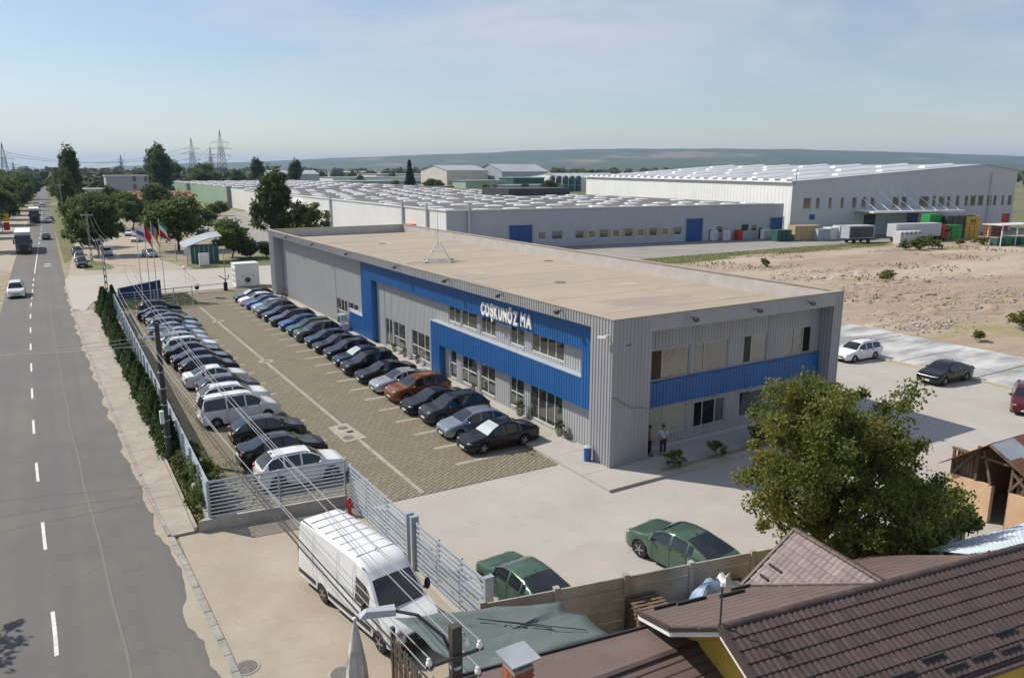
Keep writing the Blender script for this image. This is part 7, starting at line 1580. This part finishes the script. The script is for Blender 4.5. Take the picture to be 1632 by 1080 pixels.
person('person in pale blue shirt and dark trousers raising a hand to the face', (28.05,30.05,.15), R(-35), M['shirt'], (((.25,-.08,1.14),(.06,-.2,1.40)),((.27,.02,1.14),(.20,-.18,1.02))))
person('person in ochre shirt half hidden behind the grey corner pier', (27.3,30.3,.15), R(60), M['tanshirt'], (((.25,.0,1.13),(.24,-.12,.92)),((.25,.0,1.13),(.24,-.10,.90))))
# ================================================================== small things round the office
t = thing('litter_bin', 'blue litter bin standing against the grey corner pier', 'bin', (23.95,31.5,.15)); MB().lathe([(.2,0),(.22,.75)],14).build('bin_body', M['blueclad'], t, smooth=40); MB().lathe([(.23,.751),(.23,.8),(.12,.86)],14).build('rim', M['steel_lt'], t)
def planter(y_, label, s_=1.0, pot='kerbstone'):
    t = thing('planter', label, 'plant pot', (24.95,y_,.15)); MB().lathe([(.18*s_,0),(.24*s_,.32*s_),(.26*s_,.34*s_)],12).build('pot', M[pot], t, smooth=40); o = link('plant', cl[0][1], t, (0,0,.25*s_)); o.scale = (.42*s_,.42*s_,.4*s_)
planter(40.05,'bushy planter left of the glass entrance doors',1.1); planter(35.6,'bushy planter right of the glass entrance doors',1.05); planter(46.3,'small round pot below the ground floor windows',.6); planter(35.0,'tiny pot next to the right hand planter',.5); planter(58.4,'low dark pot by the wide ground floor window',.8); planter(60.6,'low dark pot under the two-pane window',.8); planter(55.8,'dark pot near the blue post',.8)
t = thing('air_unit', 'grey outdoor air conditioning unit by the low blue wall', 'air conditioner', (24.35,72.7,.15)); MB().box(0,0,.1,.7,1.1,1.3).build('case', M['steel'], t); mb = MB(); mb.cyl((-.03,.55,.75),(-.002,.55,.75),.4,.4,16); mb.build('fan_grille', M['darksteel'], t); MB().box(.05,.05,0,.65,1.05,.098).build('feet', M['black'], t)
t = thing('air_unit', 'second outdoor unit lying beside the low blue wall', 'air conditioner', (23.8,71.2,.15)); MB().box(0,0,0,.8,1.0,.7).build('case', M['greywall2'], t); mb = MB(); mb.cyl((.4,.5,.701),(.4,.5,.72),.33,.33,16); mb.build('fan_grille', M['darksteel'], t)
def bike(x_, y_, label):
    t = thing('bicycle', label, 'bicycle', (x_,y_,.15), R(80))
    for dx in (-.52,.52):
        mb = MB(); n = 18
        for i in range(n): a, b = 2*math.pi*i/n, 2*math.pi*(i+1)/n; mb.cyl((dx+.33*math.cos(a),0,.34+.33*math.sin(a)),(dx+.33*math.cos(b),0,.34+.33*math.sin(b)),.022,.022,5)
        for i in range(6): a = math.pi*i/6; mb.cyl((dx+.32*math.cos(a),0,.34+.32*math.sin(a)),(dx-.32*math.cos(a),0,.34-.32*math.sin(a)),.005,.005,4)
        mb.build('wheel', M['rubber'], t)
    mb = MB(); mb.tube([(-.52,0,.34),(-.18,0,.85),(.4,0,.9),(.52,0,.34)],.02,6); mb.tube([(-.18,0,.85),(-.1,0,.32),(.42,0,.84)],.02,6); mb.tube([(-.52,0,.34),(-.1,0,.32)],.02,6); mb.build('frame', M['red'], t); mb = MB(); mb.blob((-.2,0,.96),(.13,.07,.04),8,5); mb.build('saddle', M['black'], t); mb = MB(); mb.tube([(.38,-.26,1.02),(.4,0,1.0),(.38,.26,1.02)],.018,6); mb.build('handlebar', M['darksteel'], t)
bike(24.6,95.2,'bicycle leaning at the far recess of the grey wall'); bike(24.7,94.0,'second bicycle next to the first at the grey wall')
# ================================================================== haze
hz = MB(); hz.box(-9500,-3500,-1.2,18500,18500,260); ho = hz.build('haze', None); ho.data.materials.clear()
hm = bpy.data.materials.new('haze'); hm.use_nodes = True; t_ = hm.node_tree; t_.nodes.remove(t_.nodes['Principled BSDF']); pv = t_.nodes.new('ShaderNodeVolumePrincipled')
pv.inputs['Color'].default_value = (.44,.67,1,1); pv.inputs['Density'].default_value = 6.5e-5; pv.inputs['Anisotropy'].default_value = .2
t_.links.new(pv.outputs[0], t_.nodes['Material Output'].inputs['Volume']); ho.data.materials.append(hm); tag(ho, 'pale summer haze over the plain', 'haze', kind='stuff')
